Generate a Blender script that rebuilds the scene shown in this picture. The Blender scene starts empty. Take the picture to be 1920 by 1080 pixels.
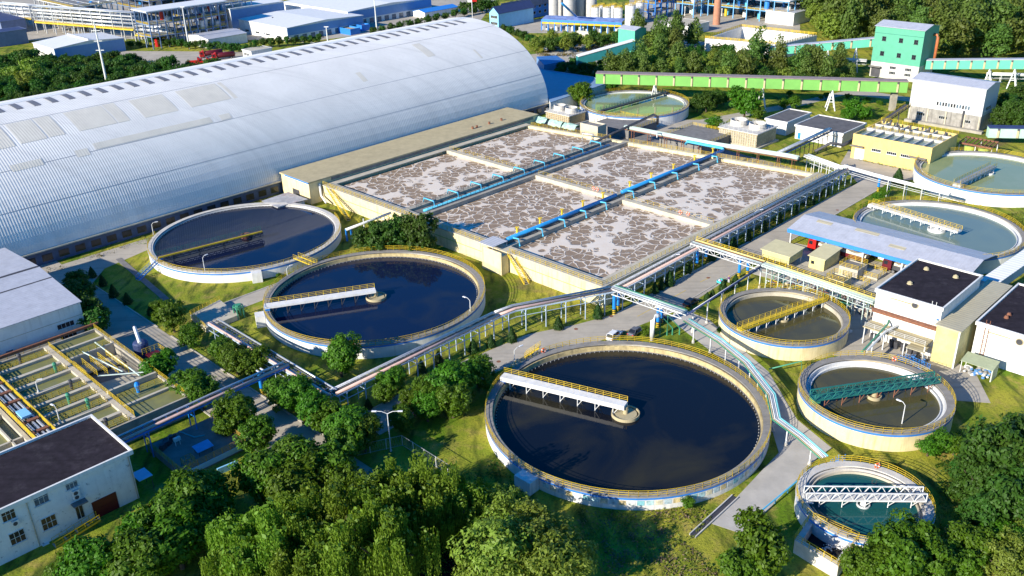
import bpy, math, random
from mathutils import Vector, Matrix
random.seed(7)
SC = bpy.context.scene
COL = SC.collection
PI = math.pi
R2 = math.sqrt(2)
# ------------------------------------------------------------------ camera
CAM_H, FPX, PITCH, ROLL = 94.0, 1741.9, 0.442758, -0.0272625
_f = Vector((0, math.cos(PITCH), -math.sin(PITCH)))
_u0 = Vector((0, math.sin(PITCH), math.cos(PITCH)))
_r0 = Vector((1, 0, 0))
_r = _r0 * math.cos(ROLL) + _u0 * math.sin(ROLL)
_u = _u0 * math.cos(ROLL) - _r0 * math.sin(ROLL)
cam = bpy.data.cameras.new("camera")
cam.sensor_width = 36.0
cam.lens = 36.0 * FPX / 1920.0
cam.clip_start = 1.0
cam.clip_end = 4000.0
camo = bpy.data.objects.new("camera", cam)
COL.objects.link(camo)
camo.matrix_world = Matrix(((_r.x, _u.x, -_f.x, 0), (_r.y, _u.y, -_f.y, 0), (_r.z, _u.z, -_f.z, CAM_H), (0, 0, 0, 1)))
SC.camera = camo

def at(x, y, z=0.0):
    """world point at height z seen at surveyed photo coordinate"""
    d = _f + _r * ((x - 960) / FPX) - _u * ((y - 540) / FPX)
    t = (z - CAM_H) / d.z
    return Vector((d.x * t, d.y * t, z))
def S(u, v, z=0.0):
    """plant grid (u up-right, v down-right) to world"""
    return Vector(((u + v) / R2, (u - v) / R2, z))
def UV(p):
    return ((p[0] + p[1]) / R2, (p[0] - p[1]) / R2)
def uvat(x, y, z=0.0):
    return UV(at(x, y, z))

# ------------------------------------------------------------------ mesh builder
class MB:
    def __init__(s):
        s.v = []; s.f = []; s.m = []; s.cur = 0
    def poly(s, pts):
        i = len(s.v); s.v += [tuple(p) for p in pts]
        s.f.append(tuple(range(i, i + len(pts)))); s.m.append(s.cur)
    def add(s, vs, fs):
        i = len(s.v); s.v += [tuple(p) for p in vs]
        for f in fs:
            s.f.append(tuple(i + k for k in f)); s.m.append(s.cur)
    def hexa(s, b, t):
        s.add(list(b) + list(t), [(3, 2, 1, 0), (4, 5, 6, 7), (0, 1, 5, 4), (1, 2, 6, 5), (2, 3, 7, 6), (3, 0, 4, 7)])
    def gb(s, u0, u1, v0, v1, z0, z1):
        c = [S(u0, v0), S(u0, v1), S(u1, v1), S(u1, v0)]
        s.hexa([(p.x, p.y, z0) for p in c], [(p.x, p.y, z1) for p in c])
    def box(s, x0, x1, y0, y1, z0, z1):
        c = [(x0, y0), (x1, y0), (x1, y1), (x0, y1)]
        s.hexa([(a, b, z0) for a, b in c], [(a, b, z1) for a, b in c])
    def prism(s, pts, z0, z1):
        n = len(pts)
        a = sum(pts[i][0] * pts[(i + 1) % n][1] - pts[(i + 1) % n][0] * pts[i][1] for i in range(n))
        if a < 0: pts = list(pts)[::-1]
        vs = [(p[0], p[1], z0) for p in pts] + [(p[0], p[1], z1) for p in pts]
        fs = [tuple(range(n))[::-1], tuple(range(n, 2 * n))]
        fs += [(i, (i + 1) % n, n + (i + 1) % n, n + i) for i in range(n)]
        s.add(vs, fs)
    def beam(s, p, q, w, h=None):
        h = h or w
        p = Vector(p); q = Vector(q); d = (q - p)
        if d.length < 1e-6: return
        d.normalize()
        up = Vector((0, 0, 1)) if abs(d.z) < .95 else Vector((1, 0, 0)).lerp(Vector((0, 1, 0)), .5)
        a = d.cross(up).normalized() * (w / 2); b = a.cross(d).normalized() * (h / 2)
        o = [-a - b, a - b, a + b, -a + b]
        s.hexa([p + k for k in o], [q + k for k in o])
    def tube(s, pts, r, n=6, cap=True):
        pts = [Vector(p) for p in pts]
        rings = []
        for i, p in enumerate(pts):
            d = (pts[min(i + 1, len(pts) - 1)] - pts[max(i - 1, 0)])
            if d.length < 1e-6: d = Vector((0, 0, 1))
            d.normalize()
            up = Vector((0, 0, 1)) if abs(d.z) < .9 else Vector((.8, .6, 0))
            a = d.cross(up).normalized(); b = a.cross(d).normalized()
            rr = r[i] if isinstance(r, (list, tuple)) else r
            rings.append([p + (a * math.cos(2 * PI * k / n) + b * math.sin(2 * PI * k / n)) * rr for k in range(n)])
        vs = [q for ring in rings for q in ring]
        fs = []
        for i in range(len(pts) - 1):
            for k in range(n):
                k2 = (k + 1) % n
                fs.append((i * n + k, i * n + k2, (i + 1) * n + k2, (i + 1) * n + k))
        if cap:
            fs.append(tuple(range(n))[::-1]); fs.append(tuple(range(len(vs) - n, len(vs))))
        s.add(vs, fs)
    def cyl(s, x, y, z0, z1, r0, r1=None, n=16):
        r1 = r0 if r1 is None else r1
        vs = [(x + r0 * math.cos(2 * PI * k / n), y + r0 * math.sin(2 * PI * k / n), z0) for k in range(n)]
        vs += [(x + r1 * math.cos(2 * PI * k / n), y + r1 * math.sin(2 * PI * k / n), z1) for k in range(n)]
        fs = [(k, (k + 1) % n, n + (k + 1) % n, n + k) for k in range(n)]
        fs += [tuple(range(n))[::-1], tuple(range(n, 2 * n))]
        s.add(vs, fs)
    def disc(s, x, y, z, r, n=64):
        s.poly([(x + r * math.cos(2 * PI * k / n), y + r * math.sin(2 * PI * k / n), z) for k in range(n)])
    def ring(s, x, y, ri, ro, z0, z1, n=96, a0=0, a1=2 * PI):
        full = abs(a1 - a0 - 2 * PI) < 1e-6
        m = n if full else n + 1
        vs = []
        for k in range(m):
            a = a0 + (a1 - a0) * k / n; c, t = math.cos(a), math.sin(a)
            vs += [(x + ri * c, y + ri * t, z0), (x + ro * c, y + ro * t, z0), (x + ro * c, y + ro * t, z1), (x + ri * c, y + ri * t, z1)]
        fs = []
        for k in range(n):
            i = 4 * k; j = 4 * ((k + 1) % m)
            for e in range(4):
                e2 = (e + 1) % 4
                fs.append((i + e, j + e, j + e2, i + e2))
        if not full:
            fs.append((0, 1, 2, 3)); L = 4 * (m - 1); fs.append((L + 3, L + 2, L + 1, L))
        s.add(vs, fs)
    def ball(s, c, r, n=8, sz=1.0):
        c = Vector(c); vs = []; fs = []; m = n // 2
        for i in range(1, m):
            t = PI * i / m
            for k in range(n):
                a = 2 * PI * k / n
                vs.append((c.x + r * math.sin(t) * math.cos(a), c.y + r * math.sin(t) * math.sin(a), c.z + r * sz * math.cos(t)))
        top = len(vs); vs.append((c.x, c.y, c.z + r * sz)); bot = len(vs); vs.append((c.x, c.y, c.z - r * sz))
        for i in range(m - 2):
            for k in range(n):
                k2 = (k + 1) % n
                fs.append((i * n + k, (i + 1) * n + k, (i + 1) * n + k2, i * n + k2))
        for k in range(n):
            fs.append((top, k, (k + 1) % n)); fs.append((bot, (m - 2) * n + (k + 1) % n, (m - 2) * n + k))
        s.add(vs, fs)
    def rail(s, pts, h=1.1, sp=1.6, w=.075, mid=2, closed=False):
        """posts and horizontal bars along a floor-level polyline"""
        pts = [Vector(p) for p in pts]
        if closed: pts = pts + [pts[0]]
        z = Vector((0, 0, 1))
        for a, b in zip(pts, pts[1:]):
            L = (b - a).length
            if L < .05: continue
            k = max(1, round(L / sp))
            for i in range(k + 1):
                p = a.lerp(b, i / k); s.beam(p, p + z * h, w)
            for j in range(mid + 1):
                hh = h * (1 - j / (mid + 1)); s.beam(a + z * hh, b + z * hh, w * .8)

ORG = {}
def mk(name, mb, mats, parent=None, smooth=False, label=None, cat=None, group=None, kind=None, org=None):
    me = bpy.data.meshes.new(name)
    if org is None:
        if parent is not None: org = ORG[parent.name]
        else:
            xs = [p[0] for p in mb.v]; ys = [p[1] for p in mb.v]; zs = [p[2] for p in mb.v]
            org = Vector(((min(xs) + max(xs)) / 2, (min(ys) + max(ys)) / 2, min(zs)))
    ox, oy, oz = org
    me.from_pydata([(x - ox, y - oy, z - oz) for x, y, z in mb.v], [], mb.f)
    if not isinstance(mats, (list, tuple)): mats = [mats]
    for m in mats: me.materials.append(m)
    if len(mats) > 1: me.polygons.foreach_set("material_index", mb.m)
    if smooth: me.polygons.foreach_set("use_smooth", [True] * len(me.polygons))
    me.update()
    o = bpy.data.objects.new(name, me); COL.objects.link(o)
    if parent is not None: o.parent = parent
    else: o.location = org
    ORG[o.name] = Vector(org)
    tag(o, label, cat, group, kind)
    return o
def tag(o, label=None, cat=None, group=None, kind=None):
    if label: o["label"] = label
    if cat: o["category"] = cat
    if group: o["group"] = group
    if kind: o["kind"] = kind
    return o
def thing(name, label, cat, loc, group=None):
    o = bpy.data.objects.new(name, None); COL.objects.link(o)
    o.location = loc; ORG[o.name] = Vector(loc)
    o.empty_display_size = .5
    return tag(o, label, cat, group)
def copytree(o, parent=None):
    c = o.copy(); COL.objects.link(c)
    if parent is not None: c.parent = parent
    for ch in list(o.children): copytree(ch, c)
    return c

# ------------------------------------------------------------------ materials
MATS = {}
def M(name, col=None, rough=.8, metal=0., var=.18, scale=.5, streak=0., dirt=(.10, .09, .07), bump=0., fine=.5, stain=0., spec=.5, rand=0., lanes=0., peel=0., lane_ang=PI / 4, lane_sc=(.03, .9, 1)):
    if name in MATS: return MATS[name]
    m = bpy.data.materials.new(name); m.use_nodes = True
    nt = m.node_tree; N = nt.nodes; L = nt.links
    b = N["Principled BSDF"]
    b.inputs["Roughness"].default_value = rough; b.inputs["Metallic"].default_value = metal
    b.inputs["Specular IOR Level"].default_value = spec
    tc = N.new("ShaderNodeTexCoord")
    def noise(sc, det=4, mp=None, rough_=.6):
        n = N.new("ShaderNodeTexNoise"); n.inputs["Scale"].default_value = sc; n.inputs["Detail"].default_value = det
        n.inputs["Roughness"].default_value = rough_
        if mp:
            g = N.new("ShaderNodeMapping"); g.inputs["Scale"].default_value = mp
            L.new(tc.outputs["Object"], g.inputs[0]); L.new(g.outputs[0], n.inputs["Vector"])
        else: L.new(tc.outputs["Object"], n.inputs["Vector"])
        return n.outputs["Fac"]
    def ramp(f, a, b_):
        r = N.new("ShaderNodeMapRange"); r.inputs[1].default_value = a; r.inputs[2].default_value = b_
        r.clamp = True; L.new(f, r.inputs[0]); return r.outputs[0]
    def mix(fac, A, B, mode="MIX"):
        x = N.new("ShaderNodeMix"); x.data_type = "RGBA"; x.blend_type = mode
        if isinstance(fac, float): x.inputs[0].default_value = fac
        else: L.new(fac, x.inputs[0])
        for i, q in ((6, A), (7, B)):
            if isinstance(q, tuple): x.inputs[i].default_value = (*q, 1)
            else: L.new(q, x.inputs[i])
        return x.outputs[2]
    def scl(f, k):
        x = N.new("ShaderNodeMath"); x.operation = "MULTIPLY"; L.new(f, x.inputs[0]); x.inputs[1].default_value = k; return x.outputs[0]
    lo = tuple(c * (1 - var) for c in col); hi = tuple(min(.95, c * (1 + var)) for c in col)
    c = mix(ramp(noise(scale), .3, .7), lo, hi)
    c = mix(scl(ramp(noise(scale * 9, 3), .35, .75), fine * var * 2), c, tuple(x * .6 for x in col))
    if streak: c = mix(scl(ramp(noise(1.3, 4, (1, 1, .09)), .52, .75), streak), c, dirt)
    if stain: c = mix(scl(ramp(noise(.22, 6, None, .75), .52, .72), stain), c, dirt)
    if lanes:
        g = N.new("ShaderNodeMapping"); g.inputs["Rotation"].default_value = (0, 0, -lane_ang); g.inputs["Scale"].default_value = lane_sc
        n = N.new("ShaderNodeTexNoise"); n.inputs["Scale"].default_value = 1.; n.inputs["Detail"].default_value = 5
        L.new(tc.outputs["Object"], g.inputs[0]); L.new(g.outputs[0], n.inputs["Vector"])
        c = mix(scl(ramp(n.outputs["Fac"], .50, .70), lanes), c, tuple(x * .62 for x in col))
        c = mix(scl(ramp(noise(.9, 8, None, .8), .60, .68), lanes), c, tuple(x * .5 for x in col))
    if peel: c = mix(scl(ramp(noise(1.1, 9, None, .72), .60, .64), peel), c, (.30, .30, .31))
    if rand:
        oi = N.new("ShaderNodeObjectInfo"); hs = N.new("ShaderNodeHueSaturation")
        L.new(c, hs.inputs["Color"])
        r = N.new("ShaderNodeMapRange"); r.inputs[3].default_value = 1 - rand; r.inputs[4].default_value = 1 + rand
        L.new(oi.outputs["Random"], r.inputs[0]); L.new(r.outputs[0], hs.inputs["Value"]); c = hs.outputs[0]
    L.new(c, b.inputs["Base Color"])
    if bump:
        bn = N.new("ShaderNodeBump"); bn.inputs["Distance"].default_value = bump; bn.inputs["Strength"].default_value = .7
        L.new(noise(scale * 14, 5), bn.inputs["Height"]); L.new(bn.outputs[0], b.inputs["Normal"])
    MATS[name] = m
    return m
def corr(name, col, ang, period, depth=.05, **kw):
    """ribbed sheet metal: ribs repeat along direction ang (radians, world xy)"""
    if name in MATS: return MATS[name]
    m = M(name, col, **kw); nt = m.node_tree; N = nt.nodes; L = nt.links
    b = N["Principled BSDF"]; tc = N.new("ShaderNodeTexCoord")
    mp = N.new("ShaderNodeMapping"); mp.inputs["Rotation"].default_value = (0, 0, -ang)
    w = N.new("ShaderNodeTexWave"); w.bands_direction = "X"; w.inputs["Scale"].default_value = .314 / period
    w.inputs["Distortion"].default_value = 0
    bn = N.new("ShaderNodeBump"); bn.inputs["Distance"].default_value = depth; bn.inputs["Strength"].default_value = .8
    L.new(tc.outputs["Object"], mp.inputs[0]); L.new(mp.outputs[0], w.inputs["Vector"])
    L.new(w.outputs["Fac"], bn.inputs["Height"]); L.new(bn.outputs[0], b.inputs["Normal"])
    return m
E1, E2 = PI / 4, -PI / 4
white = M("white_paint", (.74, .73, .70), .6, var=.08, streak=.35, dirt=(.34, .31, .26), stain=.2)
whitew = M("white_weathered", (.70, .69, .67), .75, var=.10, streak=.5, dirt=(.30, .26, .22), stain=.35)
cream = M("cream_paint", (.72, .61, .36), .7, var=.10, streak=.65, dirt=(.40, .31, .13), stain=.35)
yellowwall = M("yellow_paint_wall", (.74, .52, .17), .7, var=.10, streak=.35, dirt=(.5, .40, .22))
stripe = M("blue_stripe", (.03, .20, .62), .6, var=.15, streak=.2)
yel = M("yellow_rail", (.64, .45, .02), .6, var=.2, fine=.8, dirt=(.28, .17, .06), stain=.6)
conc = M("concrete", (.36, .33, .27), .9, var=.2, stain=.45, dirt=(.16, .14, .11), bump=.02)
concl = M("concrete_light", (.50, .45, .35), .9, var=.15, stain=.4, dirt=(.24, .20, .14))
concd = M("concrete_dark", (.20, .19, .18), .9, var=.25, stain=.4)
coping = M("coping_concrete", (.25, .235, .215), .9, var=.2, scale=.9, stain=.5, dirt=(.17, .15, .13))
copingw = M("coping_pale", (.56, .53, .48), .9, var=.15, scale=.9, stain=.35, dirt=(.27, .24, .2))
tan = M("tan_concrete_roof", (.44, .37, .22), .9, var=.12, stain=.5, dirt=(.30, .25, .15))
darkroof = M("dark_felt_roof", (.026, .021, .028), .95, var=.35, scale=.8, stain=.5, dirt=(.09, .08, .09), bump=.01, spec=.15, lanes=.7)
steel = M("galvanised_steel", (.42, .43, .44), .45, .4, var=.15, streak=.2)
steelw = M("white_steel", (.66, .67, .66), .5, var=.12, streak=.3, dirt=(.35, .30, .25))
steeld = M("dark_steel", (.06, .06, .07), .6, var=.3)
rust = M("rusty_metal", (.22, .09, .05), .9, var=.35, scale=2)
pinkp = M("pink_lagging", (.60, .40, .34), .6, var=.12, scale=1.5)
silverp = M("silver_lagging", (.56, .58, .60), .35, .5, var=.12, scale=1.2)
palegreen = M("pale_green_pipe", (.50, .60, .54), .5, var=.1)
greenp = M("green_pipe", (.05, .26, .15), .5, var=.15)
tealp = M("teal_steel", (.02, .15, .13), .5, var=.2)
bluep = M("blue_pipe", (.02, .24, .58), .4, var=.12)
bluepl = M("light_blue_pipe", (.10, .48, .72), .4, var=.12)
bluec = M("blue_column", (.01, .22, .66), .5, var=.1)
black = M("black_rubber", (.015, .015, .016), .7)
glass = M("dark_glass", (.018, .022, .03), .12, var=.4, scale=1.2)
glassb = M("pale_window_glass", (.10, .15, .2), .15, var=.4, scale=1.)
red = M("red_paint", (.45, .015, .012), .35, var=.12)
redd = M("dark_red_paint", (.11, .006, .014), .45, var=.2)
orange = M("orange_paint", (.8, .14, .03), .5, var=.1)
road = M("concrete_road", (.43, .385, .315), .9, var=.14, scale=.12, stain=.35, dirt=(.19, .18, .165), fine=.6, bump=.01, lanes=.55)
roadl = M("pale_concrete_path", (.45, .42, .37), .9, var=.12, scale=.3, stain=.35, dirt=(.28, .26, .24))
kerb = M("kerb_stone", (.46, .43, .37), .9, var=.2)
bark = M("bark", (.09, .065, .045), .95, var=.3, scale=3)
soil = M("bare_soil", (.17, .125, .075), .95, var=.3, scale=.3)
tealwall = corr("teal_cladding", (.09, .37, .24), E1, .7, .04, rough=.55, var=.06)
limewall = M("lime_green_cladding", (.17, .42, .09), .6, var=.08, scale=.3)
greyclad = corr("pale_grey_cladding", (.50, .50, .52), E1, .8, .05, rough=.5, var=.06, streak=.2, dirt=(.4, .38, .36))
roofmet = corr("grey_sheet_roof", (.46, .47, .52), E2, .8, .05, rough=.45, var=.10, streak=.15)
roofwhite = corr("white_sheet_roof", (.74, .74, .73), E1, 1.1, .04, rough=.55, var=.05)
bluewall = corr("blue_cladding", (.15, .30, .55), E2, 1.0, .05, rough=.5, var=.06)
brightblue = M("bright_blue_cladding", (.03, .22, .66), .5, var=.08)
skyblue = M("sky_blue_wall", (.24, .55, .80), .6, var=.06)
navy = M("navy_roof", (.03, .05, .14), .7, var=.2)

def water(name, col, rough=.06, patch=None, pf=.5, bump=.03, sc=.12):
    m = bpy.data.materials.new(name); m.use_nodes = True; nt = m.node_tree; N = nt.nodes; L = nt.links
    b = N["Principled BSDF"]; b.inputs["Roughness"].default_value = rough; b.inputs["IOR"].default_value = 1.33
    tc = N.new("ShaderNodeTexCoord"); n = N.new("ShaderNodeTexNoise"); n.inputs["Scale"].default_value = sc; n.inputs["Detail"].default_value = 5
    n.inputs["Distortion"].default_value = .8
    L.new(tc.outputs["Object"], n.inputs["Vector"])
    r = N.new("ShaderNodeMapRange"); r.inputs[1].default_value = .48; r.inputs[2].default_value = .72; r.inputs[4].default_value = pf
    L.new(n.outputs["Fac"], r.inputs[0])
    x = N.new("ShaderNodeMix"); x.data_type = "RGBA"; x.inputs[6].default_value = (*col, 1); x.inputs[7].default_value = (*(patch or col), 1)
    L.new(r.outputs[0], x.inputs[0]); L.new(x.outputs[2], b.inputs["Base Color"])
    n2 = N.new("ShaderNodeTexNoise"); n2.inputs["Scale"].default_value = 1.6; n2.inputs["Detail"].default_value = 3
    L.new(tc.outputs["Object"], n2.inputs["Vector"])
    bn = N.new("ShaderNodeBump"); bn.inputs["Distance"].default_value = bump; bn.inputs["Strength"].default_value = .25
    L.new(n2.outputs["Fac"], bn.inputs["Height"]); L.new(bn.outputs[0], b.inputs["Normal"])
    return m
w_dark = water("dark_clear_water", (.006, .008, .014), .07, (.046, .040, .016), .75, .03, .05)
w_navy = water("navy_water", (.006, .012, .040), .04, (.018, .022, .035), .7, .012)
w_olive = water("olive_water", (.072, .066, .030), .06, (.11, .095, .03), .7, .012, .15)
w_teal = water("teal_water", (.012, .085, .085), .06, (.018, .10, .09), .6, .012)
w_milk = water("milky_green_water", (.25, .30, .15), .06, (.30, .34, .19), .6, .012)
w_grey = water("grey_green_water", (.16, .22, .19), .08, (.19, .25, .2), .6, .03)
w_alg = water("algae_water", (.19, .19, .075), .25, (.26, .25, .07), .8, .02, .3)

def foam():
    m = bpy.data.materials.new("aerated_foam"); m.use_nodes = True; nt = m.node_tree; N = nt.nodes; L = nt.links
    b = N["Principled BSDF"]; b.inputs["Roughness"].default_value = .55
    tc = N.new("ShaderNodeTexCoord")
    def noise(sc, det=3):
        n = N.new("ShaderNodeTexNoise"); n.inputs["Scale"].default_value = sc; n.inputs["Detail"].default_value = det
        L.new(tc.outputs["Object"], n.inputs["Vector"]); return n
    nd = noise(.55, 4)
    ad = N.new("ShaderNodeVectorMath"); ad.operation = "MULTIPLY_ADD"; ad.inputs[1].default_value = (1.3, 1.3, 0)
    L.new(nd.outputs["Color"], ad.inputs[0]); L.new(tc.outputs["Object"], ad.inputs[2])
    def vor(sc, feat):
        v = N.new("ShaderNodeTexVoronoi"); v.feature = feat; v.inputs["Scale"].default_value = sc
        L.new(ad.outputs[0], v.inputs["Vector"]); return v.outputs["Distance"]
    def mr(f, a, b_, c=0., d=1.):
        r = N.new("ShaderNodeMapRange"); r.inputs[1].default_value = a; r.inputs[2].default_value = b_; r.inputs[3].default_value = c; r.inputs[4].default_value = d
        L.new(f, r.inputs[0]); return r.outputs[0]
    def op(o, a, b_):
        x = N.new("ShaderNodeMath"); x.operation = o
        for i, q in ((0, a), (1, b_)):
            if isinstance(q, float): x.inputs[i].default_value = q
            else: L.new(q, x.inputs[i])
        return x.outputs[0]
    drift = noise(.075, 3).outputs["Fac"]
    blob = vor(.19, "F1"); blob2 = vor(.36, "F1")             # rounded brown upwellings between drifts of foam
    gap = op("MULTIPLY", mr(op("ADD", blob, mr(drift, .35, .65, -.18, .22)), .58, .74), mr(blob2, .22, .42, .25, 1.))
    fine = mr(vor(.40, "DISTANCE_TO_EDGE"), .01, .10, 1., 0.)  # foam lines within an upwelling
    fine = op("MULTIPLY", fine, mr(noise(.5, 3).outputs["Fac"], .34, .55, .45, 1.))
    f3 = op("MULTIPLY", mr(vor(1.3, "DISTANCE_TO_EDGE"), .02, .10, 1., 0.), .30)
    fine = op("MAXIMUM", fine, f3)
    fac = op("MAXIMUM", gap, fine)
    fac = mr(op("ADD", fac, mr(noise(3.5, 4).outputs["Fac"], .2, .8, -.22, .22)), .25, .66)
    x = N.new("ShaderNodeMix"); x.data_type = "RGBA"; L.new(fac, x.inputs[0])
    y = N.new("ShaderNodeMix"); y.data_type = "RGBA"; L.new(noise(.6, 5).outputs["Fac"], y.inputs[0])
    y.inputs[6].default_value = (.22, .145, .085, 1); y.inputs[7].default_value = (.35, .25, .155, 1)
    z = N.new("ShaderNodeMix"); z.data_type = "RGBA"; L.new(noise(.25, 4).outputs["Fac"], z.inputs[0])
    z.inputs[6].default_value = (.68, .55, .42, 1); z.inputs[7].default_value = .78, .71, .61, 1
    L.new(y.outputs[2], x.inputs[6]); L.new(z.outputs[2], x.inputs[7]); L.new(x.outputs[2], b.inputs["Base Color"])
    bn = N.new("ShaderNodeBump"); bn.inputs["Distance"].default_value = .25; bn.inputs["Strength"].default_value = .6
    L.new(fac, bn.inputs["Height"]); L.new(bn.outputs[0], b.inputs["Normal"])
    return m
foamm = foam()

def leafmat(name, col, hue=.03, val=.35, trans=.35):
    m = bpy.data.materials.new(name); m.use_nodes = True; nt = m.node_tree; N = nt.nodes; L = nt.links
    for n in list(N): N.remove(n)
    out = N.new("ShaderNodeOutputMaterial"); d = N.new("ShaderNodeBsdfPrincipled"); t = N.new("ShaderNodeBsdfTranslucent"); x = N.new("ShaderNodeMixShader")
    d.inputs["Roughness"].default_value = .55; d.inputs["Specular IOR Level"].default_value = .3
    oi = N.new("ShaderNodeObjectInfo"); geo = N.new("ShaderNodeNewGeometry")
    ad = N.new("ShaderNodeMath"); ad.operation = "ADD"; ad.use_clamp = False
    L.new(geo.outputs["Random Per Island"], ad.inputs[0]); L.new(oi.outputs["Random"], ad.inputs[1])
    hs = N.new("ShaderNodeHueSaturation"); hs.inputs["Color"].default_value = (*col, 1)
    r = N.new("ShaderNodeMapRange"); r.inputs[2].default_value = 2; r.inputs[3].default_value = 1 - val; r.inputs[4].default_value = 1 + val
    L.new(ad.outputs[0], r.inputs[0]); L.new(r.outputs[0], hs.inputs["Value"])
    r2 = N.new("ShaderNodeMapRange"); r2.inputs[3].default_value = .5 - hue; r2.inputs[4].default_value = .5 + hue * .6
    L.new(oi.outputs["Random"], r2.inputs[0]); L.new(r2.outputs[0], hs.inputs["Hue"])
    L.new(hs.outputs[0], d.inputs["Base Color"])
    g = N.new("ShaderNodeMix"); g.data_type = "RGBA"; g.blend_type = "MULTIPLY"; g.inputs[0].default_value = 1; g.inputs[7].default_value = (1.3, 1.35, .5, 1)
    L.new(hs.outputs[0], g.inputs[6]); L.new(g.outputs[2], t.inputs["Color"])
    x.inputs[0].default_value = trans; L.new(d.outputs[0], x.inputs[1]); L.new(t.outputs[0], x.inputs[2]); L.new(x.outputs[0], out.inputs[0])
    MATS[name] = m
    return m
lf_camphor = leafmat("camphor_leaf", (.068, .165, .007))
lf_dark = leafmat("dark_leaf", (.042, .115, .012))
lf_willow = leafmat("willow_leaf", (.135, .225, .022), .02)
lf_light = leafmat("light_leaf", (.170, .245, .030), .02)
lf_wood = leafmat("poplar_leaf", (.100, .165, .028), .04)
lf_dry = leafmat("dry_weed", (.17, .15, .045), .04)
lf_con = leafmat("conifer_leaf", (.025, .070, .010), .02)
lf_straw = leafmat("straw_weed", (.24, .19, .12), .03)

# ------------------------------------------------------------------ world and sun
SUN_AZ, SUN_EL = math.radians(40), math.radians(23.5)     # shadows fall towards SUN_AZ (from +x)
w = bpy.data.worlds.new("World"); SC.world = w; w.use_nodes = True
nt = w.node_tree; sky = nt.nodes.new("ShaderNodeTexSky"); sky.sky_type = "NISHITA"; sky.sun_disc = False
sky.sun_elevation = SUN_EL
to_sun = Vector((-math.cos(SUN_AZ), -math.sin(SUN_AZ), 0))
sky.sun_rotation = math.atan2(to_sun.x, to_sun.y)
sky.air_density = 1.0; sky.dust_density = .2; sky.ozone_density = 4.0
hs = nt.nodes.new("ShaderNodeHueSaturation"); hs.inputs["Saturation"].default_value = 1.5; hs.inputs["Hue"].default_value = .508
nt.links.new(sky.outputs[0], hs.inputs["Color"]); nt.links.new(hs.outputs[0], nt.nodes["Background"].inputs[0]); nt.nodes["Background"].inputs[1].default_value = .115
sl = bpy.data.lights.new("sun", "SUN"); sl.energy = 5.0; sl.angle = math.radians(.5); sl.color = (1, .925, .785)
so = bpy.data.objects.new("sun", sl); COL.objects.link(so); so.location = (0, 0, 200)
ray = Vector((math.cos(SUN_AZ) * math.cos(SUN_EL), math.sin(SUN_AZ) * math.cos(SUN_EL), -math.sin(SUN_EL)))
so.rotation_euler = ray.to_track_quat("-Z", "Y").to_euler()
SC.view_settings.view_transform = "Standard"; SC.view_settings.look = "None"; SC.view_settings.exposure = .76; SC.view_settings.gamma = 1
SC.render.engine = "CYCLES"
SC.cycles.max_bounces = 6; SC.cycles.diffuse_bounces = 2; SC.cycles.glossy_bounces = 3; SC.cycles.transmission_bounces = 3; SC.cycles.transparent_max_bounces = 8
# ================================================================== ground, roads
def groundmat():
    m = bpy.data.materials.new("grassland"); m.use_nodes = True; nt = m.node_tree; N = nt.nodes; L = nt.links
    b = N["Principled BSDF"]; b.inputs["Roughness"].default_value = .95; b.inputs["Specular IOR Level"].default_value = .15
    tc = N.new("ShaderNodeTexCoord")
    def noise(sc, det=5, r=.6, mp=None):
        n = N.new("ShaderNodeTexNoise"); n.inputs["Scale"].default_value = sc; n.inputs["Detail"].default_value = det; n.inputs["Roughness"].default_value = r
        if mp:
            g = N.new("ShaderNodeMapping"); g.inputs["Scale"].default_value = mp; g.inputs["Rotation"].default_value = (0, 0, .5)
            L.new(tc.outputs["Object"], g.inputs[0]); L.new(g.outputs[0], n.inputs["Vector"])
        else: L.new(tc.outputs["Object"], n.inputs["Vector"])
        return n.outputs["Fac"]
    def mr(f, a, b_):
        r = N.new("ShaderNodeMapRange"); r.inputs[1].default_value = a; r.inputs[2].default_value = b_; L.new(f, r.inputs[0]); return r.outputs[0]
    def mix(f, A, B):
        x = N.new("ShaderNodeMix"); x.data_type = "RGBA"; L.new(f, x.inputs[0])
        for i, q in ((6, A), (7, B)):
            if isinstance(q, tuple): x.inputs[i].default_value = (*q, 1)
            else: L.new(q, x.inputs[i])
        return x.outputs[2]
    c = mix(mr(noise(.06), .38, .62), (.110, .195, .010), (.37, .345, .040))
    c = mix(mr(noise(.30, 6), .50, .70), c, (.36, .28, .075))
    c = mix(mr(noise(.45, 4, .5, (1, .25, 1)), .50, .68), c, (.055, .085, .012))
    c = mix(mr(noise(.028, 4), .60, .70), c, (.17, .125, .06))
    c = mix(mr(noise(2.2, 4), .52, .80), c, (.040, .055, .010))
    L.new(c, b.inputs["Base Color"])
    bn = N.new("ShaderNodeBump"); bn.inputs["Distance"].default_value = .25; bn.inputs["Strength"].default_value = .8
    L.new(noise(1.8, 6, .7), bn.inputs["Height"]); L.new(bn.outputs[0], b.inputs["Normal"])
    return m
gm = groundmat()
mb = MB(); mb.poly([(-1600, -400, 0), (1600, -400, 0), (1600, 2200, 0), (-1600, 2200, 0)])
mk("ground", mb, gm, kind="structure")
def slab(name, pts, z, mat, kind="structure", kerbw=0, **kw):
    mb = MB(); mb.prism(pts, -.3, z); return mk(name, mb, mat, kind=kind, **kw)
def gp(*uv): return [S(u, v) for u, v in uv]
slab("road", gp((60, -122.8), (112, -123), (126, -121.5), (136, -116.8), (146, -113.4), (262, -113.4), (276, -126), (292, -131), (292, -97), (284, -97), (268, -107), (262, -106.2),
     (190, -105.6), (158, -104), (128, -109.2), (112, -115.2), (60, -115.2)), .02, road)
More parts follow.
